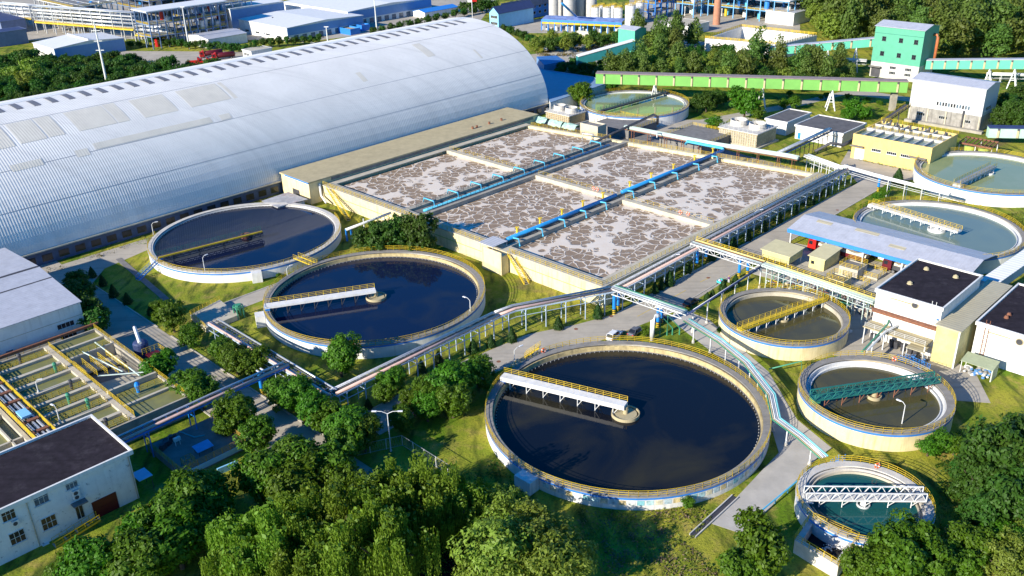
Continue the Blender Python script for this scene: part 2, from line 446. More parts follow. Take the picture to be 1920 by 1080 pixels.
slab("road", gp((63.5, -250), (73.7, -250), (73.7, -95), (63.5, -95)), .028, road)
slab("road", gp((73.7, -237), (118, -237.5), (112, -231.5), (92, -229), (80, -226), (73.7, -219)), .024, road)
slab("path", gp((82, -184.6), (108, -184.6), (108, -179.2), (82, -179.2)), .02, road)
slab("path", gp((152, -104), (157.5, -104), (157, -96.5), (146, -75.6), (134.6, -63.2), (130.7, -54.6), (127, -55), (101.5, -53.6), (100.3, -58.6), (123.5, -60.5), (132, -67.5), (141.5, -79)), .024, roadl)
slab("pavement", gp((160, -71), (186, -78), (186, -62), (176, -56), (172, -46), (163, -40), (159, -46), (164, -57)), .03, road)
slab("pavement", gp((184, -104), (208, -104), (212, -70), (186, -73)), .03, concl)
slab("road", gp((258, -198), (282, -203), (292, -190), (330, -178), (372, -168), (372, -140), (366, -140), (362, -166), (330, -172), (300, -182), (288, -180), (278, -166), (258, -166)), .024, road)
slab("pavement", gp((247, -230), (262, -238), (270, -200), (262, -130), (256, -118), (247, -120)), .032, concd)
slab("parking_lot", gp((212, -510), (256, -448), (262, -390), (236, -376), (196, -440)), .02, road)
slab("yard", gp((290, -340), (420, -300), (420, -270), (330, -268)), .02, road)
slab("yard", [at(600, 75), at(900, 40), at(930, 0), at(700, 0), at(560, 40)], .022, road)
slab("yard", [at(960, 62), at(1080, 62), at(1080, 30), at(960, 40)], .022, road)
slab("yard", [at(1010, 108), at(1100, 108), at(1170, 85), at(1060, 82)], .022, roadl)
slab("yard", [at(0, 80), at(120, 72), at(480, 75), at(640, 60), at(560, 20), at(200, -40), at(0, -40)], .022, road)
slab("yard", [at(1180, 60), at(1500, 60), at(1500, -30), at(1180, -30)], .022, road)
mb = MB()
for (u0, v0, u1, v1) in ((73.8, -219, 73.8, -185), (73.8, -178.8, 73.8, -123), (63.4, -160, 63.4, -96), (146.2, -113.5, 258, -113.5), (160, -105.4, 262, -106.2), (82, -184.7, 108, -184.7), (74, -122.9, 112, -123.1)):
    mb.beam(S(u0, v0, .04), S(u1, v1, .04), .3, .2)
mk("kerb", mb, kerb, kind="structure")
mb = MB()
for (u0, u1, v) in ((148, 166, -109.2), (172, 176, -109)): mb.beam(S(u0, v, .022), S(u1, v + .3, .022), .14, .012)
mb.beam(S(68.6, -236, .03), S(68.6, -200, .03), .14, .012)
mk("road_marking", mb, yel, kind="structure")
mb = MB()
for px, py in ((1203, 551), (1146, 593), (935, 678), (1328, 521), (1570, 394), (1080, 617)):
    p = at(px, py); mb.cyl(p.x, p.y, 0, .035, .45, n=12)
mk("manhole_covers", mb, rust, kind="structure")
# lawn ditches beside the road
for (a, b) in (((222, 485), (312, 562)),):
    p, q = at(*a), at(*b); mb = MB(); mb.beam((p.x, p.y, .03), (q.x, q.y, .03), 1.5, .1)
    mk("path", mb, concd, kind="structure")
mb = MB(); mb.poly([at(x, y, .03) for x, y in ((800, 1030), (860, 1020), (920, 1040), (960, 1100), (840, 1130), (780, 1090))])
mk("pond_water", mb, w_dark, kind="structure")

# ================================================================== round tanks
TANKS = {}
def arcpts(c, r, z, a0=0, a1=2 * PI, n=72):
    return [Vector((c[0] + r * math.cos(a0 + (a1 - a0) * k / n), c[1] + r * math.sin(a0 + (a1 - a0) * k / n), z)) for k in range(n + 1)]
def tank(label, c, R, zr, wz, wallm, waterm, rim=1.1, copm=coping, linm=concl, launder=None, well=None, wellm=tan, railgap=None, posts=1.5, panels=None, group=None, weir=None):
    t = thing("clarifier_tank", label, "water tank", (c[0], c[1], 0), group)
    mb = MB(); mb.ring(*c, R - .45, R, 0, zr - .2, 120); mk("wall", mb, wallm, t, smooth=False)
    mb = MB(); mb.ring(*c, R - rim, R + .12, zr - .2, zr, 120); mk("coping", mb, copm, t)
    mb = MB(); mb.ring(*c, R - .02, R + .045, zr - .62, zr - .21, 120); mk("painted_stripe", mb, stripe, t)
    ri = R - rim
    mb = MB(); mb.ring(*c, ri - .28, ri - .003, 0, zr - .35, 120); mk("inner_wall", mb, linm, t)
    ri -= .28
    if launder:
        wdt, lm = launder
        mb = MB(); mb.ring(*c, ri - wdt, ri - .003, wz - .6, wz + .08, 120); mb.ring(*c, ri - wdt - .14, ri - wdt - .003, wz - .6, wz + .42, 120)
        mk("launder", mb, lm, t)
    if weir:
        mb = MB(); mb.ring(*c, ri - .10, ri - .004, wz - .1, wz + .16, 120); mk("weir", mb, weir, t)
        mb = MB()
        for p in arcpts(c, ri - .35, wz + .05, n=150): mb.beam(p - Vector((0, 0, .2)), p + Vector((0, 0, .15)), .12)
        mk("scum_bracket", mb, steel, t, kind="stuff")
    mb = MB(); mb.disc(*c, wz, ri, 120); mk("water_surface", mb, waterm, t)
    rr = R - .02
    a = railgap or (0, 2 * PI)
    mb = MB(); n = int(rr * abs(a[1] - a[0]) / posts)
    mb.rail(arcpts(c, rr, zr, a[0], a[1], n), 1.15, posts, .07)
    mk("railing", mb, yel, t)
    if well:
        rw, zt = well
        mb = MB(); mb.ring(*c, rw - .18, rw, wz - .5, zt, 40); mb.cyl(*c, wz - .5, zt - .22, rw - .5, n=40)
        mb.cyl(*c, zt - .3, zr + .4, .45, n=12); mk("feed_well", mb, wellm, t)
    if panels:
        ml, a0, a1, k = panels
        for i in range(k):
            aa = a0 + (a1 - a0) * (i + .5) / k; hw = abs(a1 - a0) / k * .40
            mb = MB(); mb.ring(*c, R + .004, R + .03, .95, zr - .75, 3, aa - hw, aa + hw)
            mk("mural_panel", mb, ml[i % len(ml)], t)
    TANKS[label] = t
    return t
mural = [M("mural_" + n, col, .7, var=.5, scale=1.4, stain=.5, dirt=d) for n, col, d in
         (("aqua", (.42, .60, .62), (.1, .3, .5)), ("sand", (.60, .55, .40), (.3, .4, .3)), ("sky", (.45, .58, .66), (.5, .35, .2)), ("ochre", (.62, .50, .26), (.2, .2, .3)), ("mist", (.60, .64, .62), (.25, .4, .45)), ("teal", (.20, .45, .50), (.05, .12, .2)))]
blocks = M("yellow_stone_lining", (.50, .40, .20), .9, var=.3, scale=1.2, streak=.6, dirt=(.16, .12, .07))
cA, cB, cC, cD, cE, cF, cG, cH = (19.8, 141.13), (-31.08, 191.14), (-70.3, 230.3), (57.07, 173.89), (64.95, 142.66), (52.63, 113.23), (108.54, 218.93), (48.9, 352.9)
_p = at(1728, 327, 4.0); cG2 = (_p.x + 20.3, _p.y + 1.5)
tA = tank("largest black-water round settling tank with a painted blue-white wall, at the centre front", cA, 25.2, 2.6, 1.15, whitew, w_dark, 1.25, coping, blocks, well=(2.55, 1.75), panels=(mural, -2.25, -.55, 30), weir=concd)
tB = tank("dark navy round tank with white lower wall, ringed by yellow rail behind the round tree", cB, 24.9, 3.1, 1.8, white, w_navy, 1.2, coping, blocks, well=(2.35, 2.35), weir=concd)
tC = tank("dark round tank closest to the long arched hall, with a truss scraper and white wall", cC, 24.8, 2.7, 2.0, white, w_navy, 1.2, copingw, white, well=(1.5, 2.7), wellm=rust, railgap=(-PI * 1.02, PI * .16), weir=concd)
tD = tank("cream round tank with olive water and a yellow footbridge across its middle", cD, 13.25, 3.5, 2.3, cream, w_olive, 1.25, coping, concl, well=(1.15, 2.75), posts=1.25)
tE = tank("cream round tank with brown water under a dark green truss bridge", cE, 13.25, 3.6, 2.4, cream, w_olive, 1.3, coping, white, well=(1.25, 3.0), launder=(.55, steelw), posts=1.5)
tF = tank("smallest round tank, teal water under a white truss bridge at lower right", cF, 9.9, 3.0, 2.05, whitew, w_teal, 1.25, copingw, copingw, well=(1.0, 2.3), wellm=steelw, launder=(.4, concl), posts=1.4)
tG = tank("pale grey-green round tank beside the grey blue-edged canopy", cG, 20.25, 4.0, 3.15, white, w_grey, .9, coping, white, well=(2.2, 3.7), wellm=white, launder=(.7, steelw), posts=1.8)
tG2 = tank("pale green round tank at the right edge in front of the yellow building", cG2, 20.25, 4.0, 3.15, white, w_milk, .9, coping, white, well=(1.7, 3.7), wellm=white, launder=(.6, steelw), posts=1.8)
tH = tank("farthest round tank, milky green water with a dark green bridge, below the lime conveyor", cH, 20.8, 4.0, 3.4, white, w_milk, .9, coping, white, launder=(.5, steelw), posts=2.)
# buttress boxes on tank walls
def buttress(t, c, R, ang, w, d, h, mat):
    o = Vector((math.cos(ang), math.sin(ang), 0)); s = Vector((-o.y, o.x, 0)); p = Vector((c[0], c[1], 0)) + o * (R + .05)
    mb = MB(); mb.prism([p - s * w / 2, p + s * w / 2, p + s * w / 2 + o * d, p - s * w / 2 + o * d], 0, h)
    mk("buttress", mb, mat, t)
buttress(tA, cA, 25.2, math.radians(226), 3.4, 2.2, 2.45, whitew)
buttress(tB, cB, 24.9, math.radians(199), 2.6, 2., 2.7, white)
buttress(tC, cC, 24.8, math.radians(-71), 2.4, 1.8, 2.6, white)

# ------------------------------------------------------------------ scraper bridges
def deckpts(p, q, w):
    d = (q - p); d.z = 0; d.normalize(); s = Vector((-d.y, d.x, 0)) * (w / 2); return s
def bridge(label, p, q, w=1.4, deckm=white, railm=yel, legs=6, legz=1.2, truss=None, rails=(1, -1), th=.35, beams=steelw, group=None, legm=steelw, trh=1.5, wheels=None):
    t = thing("scraper_bridge", label, "footbridge", ((p.x + q.x) / 2, (p.y + q.y) / 2, p.z - th), group)
    s = deckpts(p, q, w); dz = Vector((0, 0, th)); ss = s.normalized()
    mb = MB(); mb.hexa([p - s - dz, q - s - dz, q + s - dz, p + s - dz], [p - s, q - s, q + s, p + s]); mk("deck", mb, deckm, t)
    for k in rails:
        mb = MB(); mb.rail([p + s * k * .94, q + s * k * .94], 1.1, 1.6, .07); mk("handrail", mb, railm, t)
    L = (q - p).length
    if truss:
        for k in (1, -1):
            mb = MB(); a = p + s * k * 1.06; b = q + s * k * 1.06; n = max(6, round(L / 1.7)); hz = Vector((0, 0, trh))
            lo = Vector((0, 0, -.1 if trh > 0 else -th))
            mb.beam(a + lo, b + lo, .16); mb.beam(a + hz, b + hz, .16)
            for i in range(n):
                x0 = a.lerp(b, i / n); x1 = a.lerp(b, (i + .5) / n); x2 = a.lerp(b, (i + 1) / n)
                mb.beam(x0 + lo, x1 + hz, .11); mb.beam(x1 + hz, x2 + lo, .11)
            mb.beam(a + lo, a + hz, .14); mb.beam(b + lo, b + hz, .14)
            mk("truss", mb, truss, t)
    for i in range(legs):
        f = (i + .6) / (legs + .2)
        for k in (1, -1):
            x = p.lerp(q, f) + s * k * .9 - dz
            mb = MB(); mb.beam(x, (x.x, x.y, legz), .13)
            mb.beam(x + (q - p).normalized() * .9, (x.x, x.y, legz + .35), .09)
            mk("scraper_leg", mb, legm, t)
    mb = MB()
    e = p + (q - p).normalized() * .8
    mb.prism([e - s * 1.1 - (q - p).normalized() * .9, e + s * 1.1 - (q - p).normalized() * .9, e + s * 1.1 + (q - p).normalized() * .3, e - s * 1.1 + (q - p).normalized() * .3], p.z - th - .45, p.z - th - .004)
    mk("wheel_carriage", mb, wheels or bluec, t)
    return t
def ext(c, px, z, R):
    """rim end of a bridge: the direction seen at pixel px, on radius R"""
    p = at(*px, z); d = Vector((p.x - c[0], p.y - c[1], 0)).normalized(); return Vector((c[0] + d.x * R, c[1] + d.y * R, z))
zc = lambda c, z: Vector((c[0], c[1], z))
bridge("white scraper bridge reaching from the rim to the centre of the largest black tank", ext(cA, (948, 704), 3.5, 24.9), zc(cA, 3.5), 1.9, white, yel, 7, 1.0, th=.85, rails=(1,))
bridge("white flat scraper bridge with one yellow handrail on the navy tank", ext(cB, (508, 571), 4.0, 24.7), zc(cB, 4.0), 2.0, white, yel, 8, 1.5, th=.5, rails=(1,), legm=steeld)
bridge("dark truss scraper bridge with a bright yellow beam on the tank by the arched hall", ext(cC, (294, 482), 4.0, 24.5), ext(cC, (484, 432), 4.0, 4.5), 1.2, steeld, tealp, 4, 2.1, truss=steeld, trh=-1.25, th=.3, rails=(1,), legm=steeld)
a, b = ext(cC, (294, 482), 4.1, 24.5), ext(cC, (484, 432), 4.1, 4.5)
mb = MB(); s = deckpts(a, b, 1.5); mb.beam(a - s, b - s, .3, .35)
mk("beam", mb, yel, bpy.data.objects["scraper_bridge.002"])
def across(c, px, z, R, R2_=None):
    p = ext(c, px, z, R); d = (p - zc(c, z)).normalized(); return p, zc(c, z) - d * (R2_ or R)
p, q = across(cD, (1398, 612), 4.0, 12.6); bridge("yellow railed footbridge across the olive water of the cream tank", p, q, 1.4, yel, yel, 9, 2.4, th=.4, legm=steelw, wheels=steelw)
p, q = across(cE, (1527, 746), 4.3, 12.4); bridge("dark green lattice truss bridge over the brown water", p, q, 1.7, tealp, tealp, 7, 2.4, truss=tealp, trh=1.2, th=.25, legm=rust, rails=(1,), wheels=greenp)
p, q = across(cF, (1516, 931), 3.6, 8.9); bridge("white triangulated truss bridge over the teal water", p, q, 1.6, copingw, steelw, 5, 2.2, truss=steelw, trh=1.3, th=.3, rails=(), legm=steelw, wheels=steelw)
p, q = across(cG, (1645, 385), 4.9, 19.7, 6.); bridge("pale scraper bridge with yellow handrails over grey-green water by the canopy", p, q, 2.0, white, yel, 9, 3.4, th=.4, legm=steelw, wheels=steelw)
p, q = across(cG2, (1772, 355), 4.9, 19.7, 3.); bridge("grey scraper bridge with yellow handrails over green water at the right edge", p, q, 2.0, steel, yel, 8, 3.3, th=.45, legm=steelw, wheels=steelw)
p, q = across(cH, (1123, 208), 4.8, 19.9); bridge("dark green railed bridge across the farthest milky tank", p, q, 1.6, steeld, tealp, 8, 3.5, th=.5, legm=steelw, wheels=tealp)

# chamber attached to the small tank
t = thing("outlet_chamber", "square concrete outfall chamber with splashing water beside the smallest round tank", "concrete basin", (at(1555, 1010, 2.4).x, at(1555, 1010, 2.4).y, 0))
cp = [at(1520, 970, 2.4), at(1610, 1010, 2.4), at(1572, 1062, 2.4), at(1490, 1012, 2.4)]
mb = MB()
def inner(pts, w):
    c = sum(pts, Vector()) / len(pts); return [p + (c - p).normalized() * w * 1.4 for p in pts]
ip = inner(cp, .8)
for i in range(4):
    a, b, c_, d_ = cp[i], cp[(i + 1) % 4], ip[(i + 1) % 4], ip[i]
    mb.hexa([(k.x, k.y, 0) for k in (a, b, c_, d_)], [(k.x, k.y, 2.4) for k in (a, b, c_, d_)])
mk("wall", mb, copingw, t)
mb = MB(); mb.poly([(k.x, k.y, .5) for k in ip]); mk("water_surface", mb, w_dark, t)
mb = MB(); mb.rail(cp + [cp[0]], 1.1, 1.3, .07); mk("railing", mb, yel, t)
mb = MB(); p = at(1555, 1028, .5)
for i in range(30): mb.ball((p.x + random.gauss(0, .5), p.y + random.gauss(0, .35), .5 + abs(random.gauss(0, .25))), random.uniform(.06, .18), 6)
mk("splash", mb, white, t)

# ================================================================== aeration basin
t = thing("aeration_basin", "huge rectangular cream-walled basin of six cells full of frothing brown water", "aeration basin", S(197, -171))
zb = 5.0
def ub(v): return 231 + (v + 222) * .15        # back line
mb = MB()
mb.gb(146.3, 147.6, -224.5, -117.6, 0, zb)
mb.prism(gp((147.6, -118.9), (248.4, -118.9), (248.6, -117.6), (147.6, -117.6)), 0, zb)
mb.prism(gp((147.6, -224.5), (231.5, -224.5), (231.7, -223.2), (147.6, -223.2)), 0, zb)
mb.prism(gp((ub(-223.2) + 1, -223.2), (ub(-118.9) + 1, -118.9), (ub(-118.9) + 2.5, -118.9), (ub(-223.2) + 2.5, -223.2)), 0, zb)
mk("wall", mb, cream, t)
mb = MB()      # coping walkways on top
mb.gb(146.1, 149.4, -224.7, -117.4, zb + .003, zb + .22)
mb.prism(gp((149.4, -120.6), (ub(-119) + 2.6, -120.6), (ub(-119) + 2.6, -117.4), (149.4, -117.4)), zb + .003, zb + .22)
mb.prism(gp((149.4, -224.7), (ub(-223) + 2.6, -224.7), (ub(-222) + 2.6, -221.9), (149.4, -221.9)), zb + .003, zb + .22)
mk("coping", mb, concl, t)
mb = MB()
for v0, v1 in ((-190, -188.3), (-183.6, -182.2), (-153.9, -152.7), (-150.6, -149.4)):
    mb.prism(gp((149.5, v0), (ub(v0) + 1.2, v0), (ub(v0) + 1.2, v1), (149.5, v1)), 1, zb + .25)
mk("divider", mb, conc, t)
mb = MB()
for v0, v1 in ((-188.25, -183.65), (-152.65, -150.65)):
    mb.prism(gp((149.5, v0), (ub(v0) + 1.2, v0), (ub(v0) + 1.2, v1), (149.5, v1)), 1, zb - .5)
mk("channel", mb, concd, t)
mb = MB()
for v0, v1 in ((-221.8, -190.05), (-182.15, -153.95), (-149.35, -120.65)):
    mb.gb(193.3, 195.1, v0, v1, 1, zb + .2)
mk("cross_walkway", mb, concl, t)
k = 0
for v0, v1 in ((-221.8, -190.05), (-182.15, -153.95), (-149.35, -120.65)):
    for h in (0, 1):
        a, b = (149.5, 193.2) if h == 0 else (195.2, None)
        mb = MB()
        pts = gp((a, v0), (a, v1), (b or ub(v1) + 1.1, v1), (b or ub(v0) + 1.1, v0))
        mb.poly([(p.x, p.y, zb - .9) for p in pts][::-1]); 
        o = mk("foam_surface", mb, foamm, t)
mb = MB()
mb.rail([S(146.4, -224.3, zb + .22), S(146.4, -154, zb + .22)], 1.1, 1.7, .07); mb.rail([S(146.4, -147, zb + .22), S(146.4, -118, zb + .22), S(248, -118, zb + .22)], 1.1, 1.7, .07)
pass
for v0, v1 in ((-221.8, -190.05), (-182.15, -153.95), (-149.35, -120.65)):
    mb.rail([S(194.8, v0, zb + .2), S(194.8, v1, zb + .2)], 1.1, 1.9, .05, 1); pass
mb.rail([S(ub(-221) + 1.6, -221, zb + .22), S(ub(-189) + 1.6, -189, zb + .22)], 1.1, 1.7, .06); mb.rail([S(ub(-182) + 1.6, -182, zb + .22), S(ub(-121) + 1.6, -121, zb + .22)], 1.1, 1.7, .06)
mk("railing", mb, yel, t)
mb = MB(); g_line = M("green_wall_line", (.30, .45, .06), .8)
mb.gb(146.26, 146.295, -224.4, -154, 2.7, 2.84); mb.gb(146.26, 146.295, -147, -117.8, 2.7, 2.84); mk("painted_line", mb, g_line, t)
mb = MB(); mb.gb(143.6, 146.05, -153.8, -147, 0, zb - .1); mb.gb(143.6, 143.75, -153.8, -147, zb - .09, zb + .9); mk("gate_box", mb, cream, t)
mb = MB(); mb.gb(143.8, 149, -155, -150, zb + 1.5, zb + 1.62)
for u_, v_ in ((144, -154.8), (144, -150.2), (148.8, -154.8), (148.8, -150.2)): mb.beam(S(u_, v_, zb), S(u_, v_, zb + 1.5), .12)
mk("gate_shelter", mb, greyclad, t)
# stairs
def stairs(label, p, q, w=1.1, mat=yel, tread=conc):
    t = thing("steel_stair", label, "stairs", (q.x, q.y, min(p.z, q.z)))
    s = deckpts(p, q, w); n = max(4, int(abs(p.z - q.z) / .25))
    mb = MB()
    for k in (1, -1): mb.beam(p + s * k, q + s * k, .12, .3)
    mk("stringer", mb, mat, t)
    mb = MB()
    for i in range(n + 1):
        x = p.lerp(q, i / n); mb.beam(x - s, x + s, .28, .05)
    mk("tread", mb, tread, t)
    mb = MB()
    for k in (1, -1): mb.rail([p + s * k, q + s * k], 1.0, 1.2, .06, 1)
    mk("handrail", mb, mat, t)
    return t
stairs("dull yellow stair climbing the basin wall beside the gate box", S(146.1, -146.5, 5.1), S(144.0, -139, 0), 1.3, yel)
stairs("yellow stair on the far left of the basin wall near the low tan-roofed building", S(146.0, -221, 5.1), S(141.5, -206, .0), 1.3, yel)
stairs("blue and yellow stair up to the rim of the tank nearest the arched hall", at(295, 490, 2.7), at(258, 525, 0), 1.2, bluec)
stairs("yellow access stair by the black tank rim close to the parked cars", at(1012, 650, 2.7), at(985, 668, 0), 1.1, yel)
stairs("yellow crossover steps between the two dark tanks", at(555, 482, 3.2), at(590, 496, 3.0), 1.6, yel)
stairs("blue covered ramp up to the green-bridged tank", at(1735, 692, 3.6), at(1690, 672, 0.2), 1.6, bluec)
stairs("blue steps behind the smallest tank", at(1578, 862, 3.0), at(1562, 872, .1), 1.1, bluec)
# air main pipes on the basin
def pipe_thing(name, label, pts, r, mat, cat="pipe", n=8, z0=None, group=None):
    mb = MB(); mb.tube(pts, r, n); return mk(name, mb, mat, smooth=True, label=label, cat=cat, group=group)
t = thing("air_main_pipe", "thick blue air pipe with yellow valves along the basin's middle wall", "pipe", S(200, -151.7, zb))
mb = MB(); mb.tube([S(150.5, -151.6, 6.2), S(193.5, -151.6, 6.0)], .5, 10); mb.tube([S(196, -151.6, 6.2), S(247.5, -151.9, 6.0)], .5, 10)
mk("pipe_run", mb, bluep, t, smooth=True)
mb = MB(); mb.tube([S(247.5, -151.9, 6.2), S(249, -153, 6.2), S(248.6, -166, 6.2), S(248.4, -166.5, 5.0)], .5, 10); mk("pipe_bend", mb, bluepl, t, smooth=True)
for u_ in (155, 163.5, 172, 180.5, 189, 201, 211, 222, 233, 243):
    mb = MB(); p = S(u_, -152.6, 6.9); mb.cyl(p.x, p.y, 5.2, 7.2, .28, n=8); mb.tube([p, p + Vector((-.2, .3, .9))], .16); mb.ring(p.x, p.y, .35, .55, 7.6, 7.75, 12)
    mk("valve", mb, yel, t)
    mb = MB(); mb.tube([S(u_ - 3, -151, 6.2), S(u_ - 3, -149.2, 6.4), S(u_ - 3, -148.8, 4.6)], .22); mk("drop_pipe", mb, bluepl, t)
t = thing("air_branch_pipe", "light blue air pipe lying in the channel between the first and second basin rows", "pipe", S(190, -186, zb - .5))
mb = MB(); mb.tube([S(152, -185.2, 5.0), S(232, -185.2, 5.0)], .4, 8); mk("pipe_run", mb, bluepl, t, smooth=True)
for u_ in range(156, 232, 9):
    mb = MB(); mb.tube([S(u_, -185.2, 5.0), S(u_, -185.5, 6.6), S(u_, -189.6, 6.6), S(u_, -190.2, 4.6)], .22); mk("drop_pipe", mb, bluepl, t, smooth=True)
t = thing("channel_handrail", "dark handrail beside the light blue pipe on the basin", "railing", S(190, -188, zb + .25))
mb = MB(); mb.rail([S(152, -188.4, zb + .25), S(234, -188.4, zb + .25)], 1.1, 1.8, .07); mb.rail([S(152, -183.5, zb + .25), S(234, -183.5, zb + .25)], 1.1, 1.8, .07); mk("bar", mb, steeld, t)
# low building between basin and hall
t = thing("low_tan_building", "long low building with flat tan roof between the basin and the arched hall", "building", S(190, -231))
mb = MB(); mb.prism(gp((142, -239.5), (240, -240), (240, -225), (142, -225)), 0, 6.6); mk("wall", mb, cream, t)
mb = MB(); mb.prism(gp((141.6, -239.8), (240.5, -240.4), (240.5, -224.6), (141.6, -224.6)), 6.603, 7.0); mk("roof", mb, tan, t)
mb = MB(); mb.prism(gp((141.5, -236.9), (141.65, -236.9), (141.65, -224.5), (141.5, -224.5)), 6.55, 6.95); mk("blue_fascia", mb, stripe, t)
mb = MB(); mb.gb(150, 238, -224.95, -224.85, 5.6, 6.55); mk("window_band", mb, concd, t)  # dark concrete strip along the top of the right wall
mb = MB(); mb.gb(141.9, 141.97, -234, -230.5, 0, 3.2); mk("door", mb, steeld, t)
mb = MB()
for u_ in (212, 214, 220, 226): p = S(u_, -229); mb.cyl(p.x, p.y, 7, 7.8, .4, n=8)
mk("roof_vent", mb, rust, t)

# ================================================================== arched hall
UH0, UH1, HW, HH, ZS = -70., 264.0, 42.0, 28.0, 4.0
def hv(u): return -240.0 - u * .005
def hp(u, th, rr=0.):
    v = hv(u) - HW + (HW + rr) * math.cos(th); return S(u, v, ZS + (HH + rr) * math.sin(th))
t = thing("arched_storage_hall", "enormous white barrel-vaulted storage hall with ribbed metal roof", "storage hall", S(100, hv(100) - HW))
hallm = M("hall_sheet", (.76, .745, .71), .6, var=.06, scale=.10, streak=.12, dirt=(.5, .46, .40), spec=.4, lanes=.22, lane_ang=-PI / 4, lane_sc=(.02, .55, .02))
mb = MB(); NU, NT = 960, 44
rows = []
for i in range(NU + 1):
    u_ = UH0 + (UH1 - UH0) * i / NU; d = .045 if i % 2 else 0.
    rows.append([hp(u_, PI * k / NT, d) for k in range(NT + 1)])
vs = [p for r_ in rows for p in r_]
mb.add(vs, [(i * (NT + 1) + k, (i + 1) * (NT + 1) + k, (i + 1) * (NT + 1) + k + 1, i * (NT + 1) + k + 1) for i in range(NU) for k in range(NT)])
mk("vault_roof", mb, hallm, t)
mb = MB()
for u_ in (UH1 - .2, UH0 + .2):
    pts = [hp(u_, PI * k / NT, -.1) for k in range(NT + 1)] + [S(u_, hv(u_) - 2 * HW, 0), S(u_, hv(u_), 0)]
    mb.poly(pts)
mk("gable_wall", mb, greyclad, t)
mb = MB(); mb.prism([S(UH0, hv(UH0) - .5), S(UH1, hv(UH1) - .5), S(UH1, hv(UH1) - .1), S(UH0, hv(UH0) - .1)], 0, ZS - .3)
mb.prism([S(UH0, hv(UH0) - 2 * HW + .1), S(UH1, hv(UH1) - 2 * HW + .1), S(UH1, hv(UH1) - 2 * HW + .5), S(UH0, hv(UH0) - 2 * HW + .5)], 0, ZS - .3)
mk("base_wall", mb, M("slate_blue_base", (.07, .10, .18), .8, var=.3), t)
mb = MB(); mb.prism([S(UH0, hv(UH0) - .6), S(UH1, hv(UH1) - .6), S(UH1, hv(UH1) + .7), S(UH0, hv(UH0) + .7)], ZS - .28, ZS + .05); mk("gutter", mb, concl, t)
for i in range(48):
    u_ = 62 + i * 4.25; mb = MB(); mb.prism([S(u_, hv(u_) - .08), S(u_ + 2.6, hv(u_) - .08), S(u_ + 2.6, hv(u_) - .03), S(u_, hv(u_) - .03)], .8, 2.6); mk("window", mb, glass, t)
def patch(u0, u1, t0, t1, name, mat, rr=.06, n=8, ribs=True):
    """a strip of sheet laid on the vault, ribbed like the roof below it"""
    mb = MB(); m = max(1, int((u1 - u0) / .35)) if ribs else 1; vs = []
    for i in range(m + 1):
        for k in range(n + 1): vs.append(hp(u0 + (u1 - u0) * i / m, math.radians(t0 + (t1 - t0) * k / n), rr + (.03 if ribs and i % 2 else 0)))
    mb.add(vs, [(i * (n + 1) + k, (i + 1) * (n + 1) + k, (i + 1) * (n + 1) + k + 1, i * (n + 1) + k + 1) for i in range(m) for k in range(n)])
    e = [hp(u, math.radians(t), q) for u in (u0, u1) for t in (t0, t1) for q in (rr, 0)]
    mb.poly([e[0], e[4], e[5], e[1]]); mb.poly([e[2], e[3], e[7], e[6]])
    return mk(name, mb, mat, t)
ventm = M("ridge_vent_grey", (.17, .17, .19), .6, var=.15)
beige = M("aged_skylight_sheet", (.68, .64, .55), .6, var=.06, scale=.3)
for i in range(46):
    u_ = 36 + i * 4.85; patch(u_, u_ + 1.8, 81.8, 90.5, "ridge_vent", ventm, .14, 8, False)
for a, b, t0, t1 in ((70, 76.5, 54.5, 70), (77.9, 84.7, 55, 70), (85.2, 89.6, 55.2, 70.2), (93.4, 104.1, 55, 70), (104.4, 107.8, 55, 70), (112, 122.3, 54.5, 69.2), (126.5, 139.8, 54.8, 69.1), (140.6, 141.9, 54.5, 69.1)):
    patch(a, b, t0, t1, "skylight", beige)
for a, b, t0, t1 in ((94, 129.2, 42.6, 46.2), (88.6, 92, 40.6, 44.5), (132, 135.5, 42.6, 46), (72, 80, 41, 44.6), (186.3, 188.2, 46.4, 53.9), (219, 222.6, 54, 68), (240, 241, 44, 52)):
    patch(a, b, t0, t1, "skylight", beige)
seam = M("seam_strip_grey", (.30, .31, .34), .6)  # plain grey of the thin seam lines between roof sheets
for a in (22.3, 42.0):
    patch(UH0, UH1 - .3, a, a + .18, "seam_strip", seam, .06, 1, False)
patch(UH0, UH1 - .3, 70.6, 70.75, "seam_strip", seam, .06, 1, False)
patch(UH0, UH1, 92, 97, "ridge_cap", roofwhite, .10, 4, False)
# ================================================================== buildings
def _ray(x, y): return _f + _r * ((x - 960) / FPX) - _u * ((y - 540) / FPX)
def onv(x, y, v):
    d = _ray(x, y); t = v * R2 / (d.x - d.y); return ((d.x + d.y) * t / R2, CAM_H + d.z * t)
def onu(x, y, u):
    d = _ray(x, y); t = u * R2 / (d.x + d.y); return ((d.x - d.y) * t / R2, CAM_H + d.z * t)
def rectpx(L, F, Rr, z):
    a, b, c = uvat(*L, z), uvat(*F, z), uvat(*Rr, z)
    return (a[0] + b[0]) / 2, c[0], a[1], (b[1] + c[1]) / 2
def wall_box(mb, face, c, a0, a1, z0, z1, d0, d1):
    """box on a wall plane: face 'v' -> plane v=c spanning u a0..a1; face 'u' -> plane u=c spanning v; d0,d1 outward offsets"""
    if face == "v": mb.gb(min(a0, a1), max(a0, a1), c + min(d0, d1), c + max(d0, d1), z0, z1)
    else: mb.gb(c - max(d0, d1), c - min(d0, d1), min(a0, a1), max(a0, a1), z0, z1)
